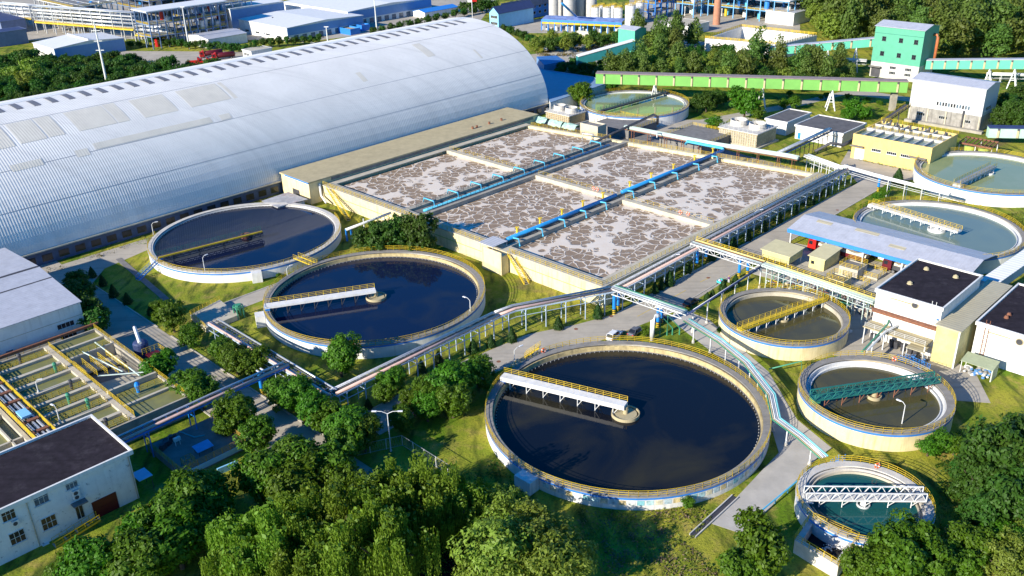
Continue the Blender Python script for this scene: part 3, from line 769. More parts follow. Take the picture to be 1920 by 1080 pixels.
def window(par, face, c, A, B, panes=3, frame=steelw, pane=glass, px=True, rows=1, name="window", sill=True):
    if px:
        f = onv if face == "v" else onu
        a, b = f(*A, c), f(*B, c)
    else: a, b = A, B
    a0, a1 = sorted((a[0], b[0]))
    if c == -130.1 and panes == 3: a0, a1 = a0 - .3, a1 + .3
    z0, z1 = sorted((a[1], b[1])); z0 = max(z0, .05)
    mb = MB(); w_ = .06
    wall_box(mb, face, c, a0, a1, z0, z0 + w_, .004, .10); wall_box(mb, face, c, a0, a1, z1 - w_, z1, .004, .10)
    for i in range(panes + 1):
        x = a0 + (a1 - a0 - w_) * i / panes; wall_box(mb, face, c, x, x + w_, z0 + w_, z1 - w_, .004, .09)
    for j in range(1, rows):
        zz = z0 + (z1 - z0) * j / rows; wall_box(mb, face, c, a0, a1, zz, zz + .06, .006, .085)
    if sill: wall_box(mb, face, c, a0 - .12, a1 + .12, z0 - .12, z0 - .002, .002, .2)
    o = mk(name, mb, frame, par)
    mb = MB(); wall_box(mb, face, c, a0 + .02, a1 - .02, z0 + .02, z1 - .02, .006, .04); mk("pane", mb, pane, o)
    return o
def flat_building(name, label, cat, u0, u1, v0, v1, h, wallm, roofm, par=.55, over=.35, group=None, trim=None):
    t = thing(name, label, cat, S((u0 + u1) / 2, (v0 + v1) / 2), group)
    mb = MB(); mb.gb(u0, u1, v0, v1, 0, h - par - .35); mk("wall", mb, wallm, t)
    mb = MB(); a = over
    mb.gb(u0 - a, u1 + a, v0 - a, v1 + a, h - par - .348, h - par)
    mb2 = MB(); w_ = .35
    mb2.gb(u0 - a, u0 - a + w_, v0 - a, v1 + a, h - par + .002, h); mb2.gb(u1 + a - w_, u1 + a, v0 - a, v1 + a, h - par + .002, h)
    mb2.gb(u0 - a + w_, u1 + a - w_, v0 - a, v0 - a + w_, h - par + .002, h); mb2.gb(u0 - a + w_, u1 + a - w_, v1 + a - w_, v1 + a, h - par + .002, h)
    mk("cornice", mb, trim or wallm, t)
    rm = MB(); rm.gb(u0 - a + w_, u1 + a - w_, v0 - a + w_, v1 + a - w_, h - par + .003, h - par + .05); mk("roof", rm, roofm, t)
    mk("parapet", mb2, trim or wallm, t)
    return t
def gable_building(name, label, cat, u0, u1, v0, v1, h, hr, axis, wallm, roofm, over=.5, group=None, base=None, shed=False):
    """axis 'u': ridge runs along u"""
    t = thing(name, label, cat, S((u0 + u1) / 2, (v0 + v1) / 2), group)
    mb = MB(); zb_ = base[0] if base else 0
    if axis == "u": ends = [[(u, v0, zb_), (u, v1, zb_), (u, v1, h), (u, (v0 + v1) / 2, hr), (u, v0, h)] for u in (u0, u1)]
    else: ends = [[(u0, v, zb_), (u1, v, zb_), (u1, v, h), ((u0 + u1) / 2, v, hr), (u0, v, h)] for v in (v0, v1)]
    P = [[S(*q) for q in e] for e in ends]
    mb.add(P[0] + P[1], [(0, 1, 2, 3, 4), (9, 8, 7, 6, 5), (0, 5, 6, 1), (1, 6, 7, 2), (4, 9, 5, 0)])
    mk("wall", mb, wallm, t)
    if base:
        mb = MB(); mb.gb(u0 + .05, u1 - .05, v0 + .05, v1 - .05, 0, zb_ + .05); mk("base_wall", mb, base[1], t)
    mb = MB(); o = over; th = .18
    def slope(a0, z0_, a1, z1_):
        if axis == "u": q = [S(u0 - o, a0, z0_), S(u1 + o, a0, z0_), S(u1 + o, a1, z1_), S(u0 - o, a1, z1_)]
        else: q = [S(a0, v0 - o, z0_), S(a0, v1 + o, z0_), S(a1, v1 + o, z1_), S(a1, v0 - o, z1_)]
        mb.hexa([p + Vector((0, 0, .01)) for p in q], [p + Vector((0, 0, th)) for p in q])
    lo, hi = (v0, v1) if axis == "u" else (u0, u1); m_ = (lo + hi) / 2; k = (hr - h) / max(.01, (m_ - lo))
    slope(lo - o, h - k * o, m_, hr); slope(hi + o, h - k * o, m_ + .02, hr)
    mk("roof", mb, roofm, t)
    return t

# left white factory
t = gable_building("white_factory", "white factory with low grey sheet roof at the left edge beside the arched hall", "factory building", -10, 61, -235, -190.9, 9.0, 10.6, "u", white, roofmet, .3)
for A, B in (((105, 609), (141, 602)), ((112, 633), (146, 627))): pass
window(t, "v", -190.9, (106, 610), (140, 608.5), 4); window(t, "v", -190.9, (112, 631), (145, 627.5), 4)
window(t, "v", -190.9, (10, 659), (28, 667), 1, pane=glassb); window(t, "v", -190.9, (75, 641), (86, 661), 2, name="door", sill=False)
mb = MB()
for z in (3.4, 6.2): mb.gb(-10, 61.02, -190.9, -190.86, z, z + .12)
mk("wall_joint", mb, concl, t)
mb = MB(); mb.gb(-10, 61.2, -206.1, -205.5, 10.0, 10.28); mb.gb(-10, 61.2, -213.4, -212.6, 10.72, 10.84); mk("roof_seam", mb, steeld, t)
mb = MB(); mb.gb(20, 40, -205, -196, 10.05, 10.5); mk("roof_light", mb, skyblue, t)
# bottom left building
t = flat_building("workshop_building", "two-storey white building with dark felt roof and red gate at the lower left corner", "building", -5, 43.2, -144.3, -130.1, 9.4, M("peeling_white_paint", (.80, .80, .79), .7, var=.06, scale=.8, streak=.25, dirt=(.42, .42, .42), stain=.2, peel=.85), darkroof, .45, .55, trim=white)
for A, B in (((3, 957), (27, 971)), ((63, 926), (89, 940)), ((123, 900), (143, 912)), ((79, 973), (105, 985)), ((19, 1001), (46, 1012))):
    window(t, "v", -130.1, A, B, 3, rows=2, pane=glassb if A[1] < 950 else glass)
window(t, "v", -130.1, (139, 950), (160, 968), 2, name="door", sill=False)
mb = MB(); a = onv(133, 948, -130.1); b = onv(163, 948, -130.1); wall_box(mb, "v", -130.1, a[0], b[0], a[1] + .1, a[1] + .3, .01, 1.3); mk("door_canopy", mb, concd, t)
a, b = onv(171, 948, -130.1), onv(224, 945, -130.1)
o = window(t, "v", -130.1, (171, 943), (224, 951), 2, frame=redd, pane=redd, name="red_gate", sill=False, rows=2)
for x0, y0, x1, y1 in ((47, 936, 76, 1033), (238, 850, 255, 925)):
    u_ = onv(x0, y0, -130.1)[0]; mb = MB(); p = S(u_, -129.98); mb.cyl(p.x, p.y, .2, 8.6, .1, n=8); mk("downpipe", mb, concl, t)
# white pair at the right
t = flat_building("filter_building", "white building with dark roof and three small roof vents, left of the cream shaft", "building", 172.6, 192.6, -67.6, -54.4, 11.2, white, darkroof, .4, .3)
for px in ((1737, 504), (1792, 519), (1706, 531)):
    p = at(*px, 11.0); mb = MB(); mb.cyl(p.x, p.y, 10.75, 11.2, .7, .35, 8); mb.cyl(p.x, p.y, 11.21, 11.5, .55, .1, 8); mk("roof_vent", mb, tan, t)
window(t, "u", 172.6, (1670, 558), (1708, 569), 4, frame=tan); 
def round_window(t, u_, px):
    v_, z_ = onu(*px, u_); mb = MB(); c = S(u_ - .05, v_, z_); d = S(1, 0) * -1
    mb.tube([c, c - S(.12, 0)], .75, 14); o = mk("round_vent", mb, tan, t); mb = MB(); mb.tube([c - S(.1, 0), c - S(.16, 0)], .58, 14); mk("fan", mb, steeld, o)
round_window(t, 172.6, (1716, 572))
mb = MB()
for dv in (-56.4, -55.6): mb.beam(S(172.4, dv, 5), S(172.4, dv, 12), .09)
for k in range(16): mb.beam(S(172.4, -56.4, 5.2 + k * .4), S(172.4, -55.6, 5.2 + k * .4), .06)
mk("wall_ladder", mb, steelw, t)
mb = MB(); mb.gb(168.8, 172.55, -67.8, -55, 3.7, 3.9); mk("canopy", mb, tan, t)
mb = MB()
for v_ in (-67.5, -63.3, -59.2, -55.2): mb.gb(168.9, 169.1, v_, v_ + .2, 0, 3.7)
mb.rail([S(169, -67.5, 3.9), S(169, -55.2, 3.9)], 1.0, 2, .06); mk("canopy_post", mb, steelw, t, kind="stuff")
mb = MB(); mb.gb(171.6, 172.5, -67.6, -54.6, 6.3, 6.9); mk("pipe_duct", mb, rust, t)
mb = MB()
for v_ in (-66.5, -65.5, -62.5, -61.5, -60, -58.5, -57.5): p = S(171.3, v_); mb.cyl(p.x, p.y, 0, 1.6, .5, n=8)
mk("pump_row", mb, steeld, t, kind="stuff")
t = thing("conveyor_shaft", "cream sheet-clad shaft building wedged between two white buildings", "building", S(184, -52))
mb = MB(); mb.gb(170.9, 198, -54.3, -49.9, 0, 8.0); mk("wall", mb, corr("cream_cladding", (.60, .52, .22), E2, .7, .04, rough=.6, streak=.3, dirt=(.4, .36, .15)), t)
mb = MB(); mb.gb(170.6, 198.3, -54.6, -49.6, 8.003, 8.25); mk("roof", mb, corr("tan_sheet_roof", (.46, .41, .28), E1, .9, .04, rough=.6, var=.08), t)
mb = MB(); mb.gb(170.75, 170.88, -50.05, -49.75, 0, 8); mk("corner_trim", mb, steelw, t)
mb = MB(); mb.gb(172, 190, -55, -54.65, 8.4, 8.55); mk("flashing", mb, stripe, t)
t = flat_building("filter_building", "white building with dark roof at the right edge beside the cream shaft", "building", 177, 200, -48.9, -30, 8.4, white, darkroof, .4, .3)
window(t, "u", 177, (1854, 622), (1894, 634), 4, frame=tan); round_window(t, 177, (1912, 641))
mb = MB()
for dv in (-47.3, -46.6): mb.beam(S(176.8, dv, .4), S(176.8, dv, 9.3), .09)
for k in range(20): mb.beam(S(176.8, -47.3, .6 + k * .42), S(176.8, -46.6, .6 + k * .42), .06)
mk("wall_ladder", mb, rust, t)
for px in ((1892, 590), (1887, 595)):
    p = at(*px, 8.2); mb = MB(); mb.cyl(p.x, p.y, 8.0, 8.6, .5, .3, 8); mk("roof_vent", mb, rust, t)
# lean-to shed with sacks
t = thing("open_shed", "small green-roofed open shed full of rubbish sacks in front of the white wall", "shed", S(173, -46))
p0, p1, p2, p3 = at(1795, 657, 2.8), at(1852, 677, 2.8), at(1860, 668, 2.8), at(1812, 650, 2.8)
ush = uvat(1795, 660, 2.8); 
mb = MB(); mb.hexa([S(170.3, -48.6, 2.5), S(170.3, -42.6, 2.5), S(173.6, -42.6, 3.1), S(173.6, -48.6, 3.1)], [S(170.3, -48.6, 2.6), S(170.3, -42.6, 2.6), S(173.6, -42.6, 3.2), S(173.6, -48.6, 3.2)])
mk("roof", mb, M("faded_green_sheet", (.34, .38, .24), .6, var=.1, streak=.2), t)
mb = MB()
for u_, v_ in ((170.5, -48.4), (170.5, -42.8), (173.4, -48.4), (173.4, -42.8)): mb.beam(S(u_, v_, 0), S(u_, v_, 2.6), .12)
mk("post", mb, steelw, t, kind="stuff")
mb = MB(); mb.gb(170.5, 173.5, -42.75, -42.65, 0, 2.5); mk("side_wall", mb, corr("green_sheet", (.36, .40, .28), E1, .5, .03), t)
sackm = [M("white_sack", (.72, .72, .70), .8, var=.15, scale=3), M("grey_sack", (.35, .34, .32), .8, var=.3, scale=3), M("blue_sack", (.10, .26, .55), .6, var=.2)]
def pile(label, cat, u0, u1, v0, v1, n, h, mats, name="sack_pile", r=(.25, .5)):
    t = thing(name, label, cat, S((u0 + u1) / 2, (v0 + v1) / 2))
    for m_ in mats:
        mb = MB()
        for i in range(n // len(mats) + 1):
            p = S(random.uniform(u0, u1), random.uniform(v0, v1)); mb.ball((p.x, p.y, random.uniform(.1, h)), random.uniform(*r), 7, .7)
        mk("sack", mb, m_, t, kind="stuff")
    return t
pile("heap of white, grey and blue sacks under the small green-roofed shed", "sacks", 170.6, 173.2, -48, -43.2, 42, 1.3, sackm)
pile("row of white lumpy bags at the foot of the cream tank beside the paved yard", "sacks", 167.6, 172.2, -73.6, -71.4, 34, .8, sackm[:1], r=(.3, .6))
t = thing("small_canopy", "small cream sheet canopy over scrap beside the shaft's left wall", "canopy", S(170.5, -58))
mb = MB(); mb.gb(168.4, 171.6, -58.5, -54.9, 2.5, 2.65); mk("roof", mb, MATS["tan_sheet_roof"], t)
mb = MB()
for u_, v_ in ((168.6, -58.3), (171.4, -58.3), (168.6, -55.1), (171.4, -55.1)): mb.beam(S(u_, v_, 0), S(u_, v_, 2.5), .1)
mk("post", mb, steelw, t, kind="stuff")
pile("dark scrap heap under the small cream canopy", "scrap heap", 167, 170.5, -57.5, -54.6, 40, .9, [steeld, black, sackm[2]], "scrap_heap", (.15, .4))

# blue-edged canopy with trucks
u0c, _, v0c, v1c = rectpx((1481, 429), (1710, 488), (1845, 465), 4.6)
u0c = uvat(1481, 429, 4.6)[0]; v0c = uvat(1481, 429, 4.6)[1]; u1c = uvat(1540, 396, 4.6)[0] - 1; v1c = v0c + 44
t = gable_building("loading_canopy", "long grey sheet canopy with bright blue front edge over parked trucks", "canopy", u0c, u1c, v0c, v1c, 4.6, 6.0, "v", steelw, roofmet, .4)
for ch in list(t.children):
    if ch.name.startswith("wall"): bpy.data.objects.remove(ch)
mb = MB(); mb.gb(u0c - .55, u0c - .42, v0c - .4, v1c + .4, 3.75, 4.75); mk("blue_fascia", mb, brightblue, t)
for v_ in [v0c + .4 + i * 9.6 for i in range(5)]:
    for u_ in (u0c + .2, u1c - .3):
        mb = MB(); mb.beam(S(u_, v_, 0), S(u_, v_, 4.55), .3); mk("post", mb, steelw, t)
mb = MB()
for v_ in [v0c + .4 + i * 9.6 for i in range(5)]:
    mb.beam(S(u0c, v_, 4.4), S((u0c + u1c) / 2, v_, 5.8), .2); mb.beam(S(u1c, v_, 4.4), S((u0c + u1c) / 2, v_, 5.8), .2); mb.beam(S(u0c, v_, 4.35), S(u1c, v_, 4.35), .16)
mk("roof_frame", mb, steelw, t)
mb = MB(); um = (u0c + u1c) / 2; k_ = 1.4 / (um - u0c)
for a, b, uu in ((4, 8, um - 1), (14, 20, um - .4), (24, 28, um - 3.5)):
    z_ = 4.6 + (uu - u0c) * k_ + .2
    mb.hexa([S(uu - 1, v0c + a, z_ - k_), S(uu - 1, v0c + b, z_ - k_), S(uu + .3, v0c + b, z_ + .3 * k_), S(uu + .3, v0c + a, z_ + .3 * k_)],
            [S(uu - 1, v0c + a, z_ - k_ + .03), S(uu - 1, v0c + b, z_ - k_ + .03), S(uu + .3, v0c + b, z_ + .3 * k_ + .03), S(uu + .3, v0c + a, z_ + .3 * k_ + .03)])
mk("aged_panel", mb, MATS["tan_sheet_roof"], t)
# small yellow structures
agedcream = M("aged_cream_paint", (.64, .56, .24), .8, var=.15, stain=.5, dirt=(.36, .33, .14), streak=.3)
def small_house(label, u0, u1, v0, v1, h, slope=.4, open_front=False):
    t = thing("pump_house", label, "small building", S((u0 + u1) / 2, (v0 + v1) / 2))
    z1 = h * .45 if open_front else 0
    mb = MB(); b = [S(u0, v0, z1), S(u0, v1, z1), S(u1, v1, z1), S(u1, v0, z1)]; q = [S(u0, v0, h), S(u0, v1, h), S(u1, v1, h + slope), S(u1, v0, h + slope)]
    mb.hexa(b, q); mk("wall", mb, agedcream, t)
    q = [S(u0 - .4, v0 - .4, h + .01), S(u0 - .4, v1 + .4, h + .01), S(u1 + .4, v1 + .4, h + slope + .01), S(u1 + .4, v0 - .4, h + slope + .01)]
    mb = MB(); mb.hexa(q, [p + Vector((0, 0, .16)) for p in q]); mk("roof", mb, M("pale_yellow_roof", (.58, .52, .30), .8, var=.1, stain=.4, dirt=(.42, .36, .16)), t)
    if open_front:
        for u_ in (u0 + .2, u1 - .2):
            for v_ in (v0 + .2, (v0 + v1) / 2, v1 - .2):
                mb = MB(); mb.beam(S(u_, v_, 0), S(u_, v_, z1), .25); mk("post", mb, steelw, t)
        mb = MB()
        for i in range(4): p = S(u0 + 1 + i * (u1 - u0 - 2) / 3, (v0 + v1) / 2); mb.cyl(p.x, p.y, 0, 1.5, .5, n=8)
        mk("pump", mb, steeld, t, kind="stuff")
    else:
        mb = MB(); mb.gb(u0 - .06, u0 - .01, v0 + .5, v0 + 1.3, 1.2, 2.0); mk("window", mb, glass, t)
    return t
small_house("cream pump house on open legs near the canopy's left corner", 191.5, 198, -104.3, -97, 3.5, .3, True)
small_house("boxy cream pump house with tilted roof in front of the trucks", 196.3, 204, -94.2, -90.3, 3.1, .5)
# dosing area tanks
def open_box(name, label, cat, u0, u1, v0, v1, h, wallm, watm=None, wl=.6, rail=True, w=.3, group=None, inner_u=0, z0=0):
    t = thing(name, label, cat, S((u0 + u1) / 2, (v0 + v1) / 2, z0), group)
    mb = MB(); mb.gb(u0, u0 + w, v0, v1, z0, h); mb.gb(u1 - w, u1, v0, v1, z0, h); mb.gb(u0 + w, u1 - w, v0, v0 + w, z0, h); mb.gb(u0 + w, u1 - w, v1 - w, v1, z0, h)
    for i in range(inner_u): x = u0 + (u1 - u0) * (i + 1) / (inner_u + 1); mb.gb(x - .12, x + .12, v0 + w, v1 - w, z0, h - .05)
    mk("wall", mb, wallm, t)
    mb = MB(); mb.gb(u0 + w, u1 - w, v0 + w, v1 - w, z0, h - wl); mk("water_surface" if watm else "floor", mb, watm or concd, t)
    if rail:
        mb = MB(); mb.rail([S(u0, v0, h), S(u0, v1, h), S(u1, v1, h), S(u1, v0, h), S(u0, v0, h)], 1.1, 1.5, .08); mk("railing", mb, yel, t)
    return t
def opx(name, label, L, F, Rr, h, *a, **k):
    u0, u1, v0, v1 = rectpx(L, F, Rr, h); return open_box(name, label, "tank", u0, u1, v0, v1, h, *a, **k)
opx("dosing_tank", "stained concrete dosing tank with yellow rail behind the boxy pump house", (1578, 495), (1606, 511), (1625, 495), 2.6, concl, None, .15)
opx("dosing_tank", "low concrete dosing tank nearest the white pipe rack", (1553, 518), (1582, 533), (1593, 519), 2.4, cream, None, .15)
for lab, L, F, Rr in (("grey sunken slab with yellow railing, right of the upper dosing tank", (1615, 512), (1645, 525), (1660, 510)), ("grey sunken slab with yellow rail beside the white building's corner", (1588, 537), (1615, 549), (1625, 530))):
    u0, u1, v0, v1 = rectpx(L, F, Rr, .6); t = thing("railed_slab", lab, "platform", S((u0 + u1) / 2, (v0 + v1) / 2))
    mb = MB(); mb.gb(u0, u1, v0, v1, 0, .6); mk("slab", mb, concl, t)
    mb = MB(); mb.rail([S(u0, v0, .6), S(u0, v1, .6), S(u1, v1, .6), S(u1, v0, .6)], 1.1, 1.4, .08); mk("railing", mb, yel, t)
t = thing("pipework_cluster", "tangle of green, rusty and white pipes with drums behind the pipe rack", "pipework", S(184, -84))
for nm, m_, n in (("green_pipe", greenp, 14), ("rusty_pipe", rust, 12), ("white_pipe", steelw, 14), ("yellow_frame", yel, 14)):
    mb = MB()
    for i in range(n):
        u_, v_ = random.uniform(180, 188), random.uniform(-97, -71); z_ = random.uniform(.4, 2.0)
        p = S(u_, v_, z_); q = p + (S(random.uniform(1, 3.5), 0) if i % 2 else S(0, random.uniform(1, 4))); mb.tube([Vector((p.x, p.y, 0)), p, q, Vector((q.x, q.y, 0))], .13, 5)
    mk(nm, mb, m_, t, kind="stuff")
mb = MB()
for i in range(26):
    p = S(random.uniform(179, 183), random.uniform(-95, -72)); mb.cyl(p.x, p.y, 0, random.uniform(.7, 1.6), random.uniform(.3, .6), n=8)
mk("drum", mb, concl, t, kind="stuff")
mb = MB()
for i in range(18):
    p = S(random.uniform(179, 183), random.uniform(-92, -72)); mb.cyl(p.x, p.y, 0, random.uniform(.7, 1.3), random.uniform(.3, .5), n=8)
mk("dark_drum", mb, steeld, t, kind="stuff")
# flat annexes by the canopy's right end
t = flat_building("annex_building", "low cream-roofed annex between the canopy end and the white building", "building", 194, 203, -62, -50, 4.6, cream, MATS["tan_sheet_roof"], .05, .3)
t = thing("covered_conveyor", "pale grey covered conveyor rising beyond the right edge behind the dark roofs", "conveyor", at(1890, 515, 4))
a, b = at(1850, 540, 5.5), at(1950, 470, 7.5); mb = MB(); mb.beam(a, b, 3.2, 2.2); mk("gallery", mb, greyclad, t)
mb = MB(); mb.beam(a + Vector((0, 0, 1.3)), b + Vector((0, 0, 1.3)), 3.6, .15); mk("roof", mb, roofwhite, t)

# yellow treatment building
t = thing("yellow_filter_house", "yellow building topped with open concrete filter troughs, behind the right-edge green tank", "building", S(294, -114))
u0, u1, v0, v1, h = 284, 304, -126.6, -101.3, 8.1
mb = MB(); mb.gb(u0, u1, v0, v1, 0, h - 1.2); mb.gb(u0, u0 + .3, v0, v1, h - 1.19, h); mb.gb(u1 - .3, u1, v0, v1, h - 1.19, h); mb.gb(u0 + .31, u1 - .31, v0, v0 + .3, h - 1.19, h); mb.gb(u0 + .31, u1 - .31, v1 - .3, v1, h - 1.19, h)
mk("wall", mb, yellowwall, t)
mb = MB()
for i in range(1, 8): v_ = v0 + (v1 - v0) * i / 8; mb.gb(u0 + .32, u1 - .32, v_ - .18, v_ + .18, h - 1.15, h - .05)
mb.gb(u0 + 8.7, u0 + 10.3, v0 + .31, v1 - .31, h - 1.14, h + .04); mb.gb(u0 + 15, u0 + 15.3, v0 + .31, v1 - .31, h - 1.14, h + .02)
mk("trough_wall", mb, copingw, t)
mb = MB(); mb.gb(u0 + .33, u1 - .33, v0 + .33, v1 - .33, h - 1.18, h - .75); mk("water_surface", mb, w_grey, t)
mb = MB(); mb.rail([S(u0 + 9, v0 + .5, h), S(u0 + 9, v1 - .5, h)], 1.1, 1.5, .07); mb.rail([S(u1, v0, h), S(u1, v1, h)], 1.1, 1.8, .07); mk("railing", mb, yel, t)
mb = MB()
for i in range(9): p = S(u0 + 12 + random.uniform(-2, 6), v0 + 2 + i * 2.6); mb.cyl(p.x, p.y, h, h + random.uniform(.8, 1.6), .35, n=7)
mk("valve", mb, steeld, t, kind="stuff")
for A, B in (((1634, 284), (1651, 289)), ((1662, 290), (1680, 295)), ((1688, 294), (1706, 300))):
    va, za = onu(*A, u0); vb, zb_ = onu(*B, u0); window(t, "u", u0, (va, 3.6), (vb, 4.5), 5, px=False)
va = onu(1602, 290, u0)[0]; vb = onu(1619, 296, u0)[0]; window(t, "u", u0, (va, .05), (vb, 3.6), 1, frame=steelw, pane=greyclad, px=False, name="roller_door", sill=False)
va = onu(1720, 305, u0)[0]; vb = onu(1739, 310, u0)[0]; window(t, "u", u0, (va, .05), (vb, 3.8), 1, frame=yel, pane=steeld, px=False, name="doorway", sill=False)
mb = MB(); mb.gb(u0 - 1.3, u0 - .01, v0 - .2, v0 + 4.2, 4.3, 4.5); mb.gb(u0 - 1.3, u0 - .01, v1 - 6.5, v1 - 1, 4.3, 4.5); mk("door_canopy", mb, concd, t)
# grey-white process building
t = gable_building("crusher_house", "tall pale grey clad building on a stained concrete base, right of the lime conveyor", "building", 338.6, 351.5, -131.6, -106.2, 15.2, 16.3, "v", greyclad, roofmet, .4, base=(5.6, M("stained_concrete_base", (.33, .31, .28), .9, var=.3, streak=.8, dirt=(.12, .11, .10), stain=.5)))
for i in range(12):
    v_ = -122 + i * .98
    if i not in (2, 5, 9, 6): window(t, "u", 338.6, (v_, 7.2), (v_ + .7, 8.6), 1, px=False, pane=glassb if i % 3 else glass, sill=False)
    else: window(t, "u", 338.6, (v_, 7.2), (v_ + .7, 8.6), 1, px=False, sill=False)
for v_ in (-128.5, -120.5, -112.5): window(t, "u", 338.65, (v_, 2.6), (v_ + 3, 3.7), 4, px=False, sill=False)
mb = MB()
for v_ in (-131.3, -124.8, -118.4, -111.9, -106.9): mb.gb(338.4, 338.64, v_, v_ + .5, 0, 5.5)
mk("pilaster", mb, concl, t)
mb = MB(); p = S(338.2, -112.2); mb.tube([(p.x, p.y, .4), (p.x, p.y, 6.8)], .3, 8); mk("flue", mb, steeld, t)
mb = MB(); mb.gb(336.5, 338.5, -131.8, -104.5, .0, .9); mk("plinth", mb, conc, t)
window(t, "v", -106.2, (341, 7), (346, 8.4), 5, px=False)
# green transfer tower
t = gable_building("transfer_tower", "tall teal-green clad tower on a concrete ground floor with six small windows", "tower", 398, 413, -174, -153, 21.4, 22.8, "v", tealwall, roofmet, .4, base=(6.6, M("pale_concrete_base", (.52, .50, .46), .9, var=.15, stain=.35, dirt=(.3, .28, .25))))
for z_ in (9.4, 15.6):
    for v_ in (-170.5, -163.2, -156.8): window(t, "u", 398, (v_, z_), (v_ + 1.7, z_ + 1.8), 2, rows=2, px=False, frame=steeld)
mb = MB(); mb.gb(397.94, 398, -174, -153, 18.6, 18.75); mk("cladding_seam", mb, tealp, t)
for v_ in (-165.4, -158.8):
    for z_ in (2.0, 4.2): window(t, "u", 398.05, (v_, z_), (v_ + 2.6, z_ + 1.2), 4, px=False)
window(t, "u", 398.05, (-173.5, .05), (-169.3, 4.0), 1, px=False, pane=steeld, name="doorway", sill=False)
mb = MB(); mb.gb(396.3, 398, -174.2, -169, 4.4, 4.7); mk("door_canopy", mb, concd, t)
mb = MB(); mb.tube([S(408, -152.9, 18.5), S(408, -151.6, 18.5), S(408.2, -151.2, 17.5), S(408.2, -151.2, 5)], .6, 10); mk("rusty_duct", mb, M("rust_orange_duct", (.50, .15, .05), .7, var=.3, streak=.5, dirt=(.65, .6, .55)), t, smooth=True)
# small flat-roofed pair
def fb(name, label, L, F, Rr, h, wallm=white, roofm=None, **k):
    u0, u1, v0, v1 = rectpx(L, F, Rr, h); return flat_building(name, label, "building", u0, u1, v0, v1, h, wallm, roofm or M("grey_felt_roof", (.11, .105, .11), .9, var=.25, stain=.4, dirt=(.18, .17, .16)), .3, .4, **k), (u0, u1, v0, v1)
t, r_ = fb("control_room", "small white flat-roofed building with blue-shaded side, left of its wider neighbour", (1437, 221), (1478, 229), (1517, 210), 5.0)
window(t, "u", r_[0], (r_[2] + 1.2, .1), (r_[2] + 2.4, 2.4), 1, px=False, name="door", sill=False)
t, r_ = fb("control_room", "wider white flat-roofed building with grey roof near the yellow building", (1493, 233), (1582, 250), (1621, 230), 5.0)
window(t, "u", r_[0], (r_[2] + 1, .1), (r_[2] + 2.2, 2.4), 1, px=False, pane=bluec, name="door", sill=False)
mb = MB(); mb.gb(r_[0] - .3, r_[0] - .01, r_[2], r_[3], 3.5, 3.7); mk("ledge", mb, concl, t)
# cooling towers
slat = M("cooling_slats", (.42, .36, .24), .9, var=.3, scale=1.5, stain=.5, dirt=(.12, .10, .07))
def cooling(label, u0, u1, v0, v1, h, slatm, n=2, z0=.6):
    t = thing("cooling_tower", label, "cooling tower", S((u0 + u1) / 2, (v0 + v1) / 2))
    mb = MB(); mb.gb(u0, u1, v0, v1, z0, h); mk("casing", mb, slatm, t)
    mb = MB(); k = int((v1 - v0) / .9)
    for i in range(k): v_ = v0 + (v1 - v0) * (i + .5) / k; mb.gb(u0 - .22, u0 - .01, v_ - .12, v_ + .12, z0, h - .3)
    for j in range(5): z_ = z0 + (h - z0) * j / 5; mb.gb(u0 - .35, u0 - .23, v0, v1, z_, z_ + .14)
    mk("louvre", mb, concl, t)
    mb = MB(); mb.gb(u0 - .4, u1 + .4, v0 - .4, v1 + .4, h + .003, h + .3); mk("deck", mb, copingw, t)
    mb = MB(); mb.gb(u0 - .8, u1 + .8, v0 - .8, v1 + .8, 0, z0 - .003); mk("basin", mb, concl, t)
    for i in range(n):
        v_ = v0 + (v1 - v0) * (i + .5) / n; p = S((u0 + u1) / 2, v_); r0 = min((v1 - v0) / n, u1 - u0) * .40
        mb = MB(); mb.ring(p.x, p.y, r0 * .92, r0, h + .3, h + 2.2, 20); mb.ring(p.x, p.y, r0, r0 * 1.05, h + 1.1, h + 1.2, 20); o = mk("fan_stack", mb, copingw, t)
        mb = MB()
        for k_ in range(4): a_ = k_ * PI / 2; mb.beam((p.x, p.y, h + 1.2), (p.x + r0 * .88 * math.cos(a_), p.y + r0 * .88 * math.sin(a_), h + 1.2), .4, .06)
        mk("fan_blade", mb, steeld, o)
    mb = MB(); mb.rail([S(u0, v0, h + .3), S(u0, v1, h + .3), S(u1, v1, h + .3), S(u1, v0, h + .3), S(u0, v0, h + .3)], 1., 1.8, .05); mk("railing", mb, steelw, t)
    return t
u0, u1, v0, v1 = rectpx((1346, 240), (1424, 252), (1455, 238), 5.0)
cooling("large cooling tower block with slatted front and two white round fan stacks", u0, u1, v0, v1, 5.0, slat)
u0, u1, v0, v1 = rectpx((1022, 210), (1072, 219), (1094, 209), 3.8)
cooling("smaller brown-slatted cooling tower near the arched hall's end with two stacks", u0, u1, v0, v1, 3.8, M("brown_slats", (.40, .30, .14), .9, var=.3, scale=2))
u0, u1, v0, v1 = rectpx((1087, 241), (1121, 248), (1137, 243), 5.2)
open_box("concrete_box", "pale square concrete box at the end of the basin's first channel", "concrete tank", u0, u1, v0, v1, 5.2 + 2, concl, None, .5, False)
t = thing("tarpaulin_heap", "pale green tarpaulins draped along the basin's far left edge", "tarpaulin", S(243, -215))
tarp = M("green_tarpaulin", (.33, .50, .42), .6, var=.2, scale=1.2)
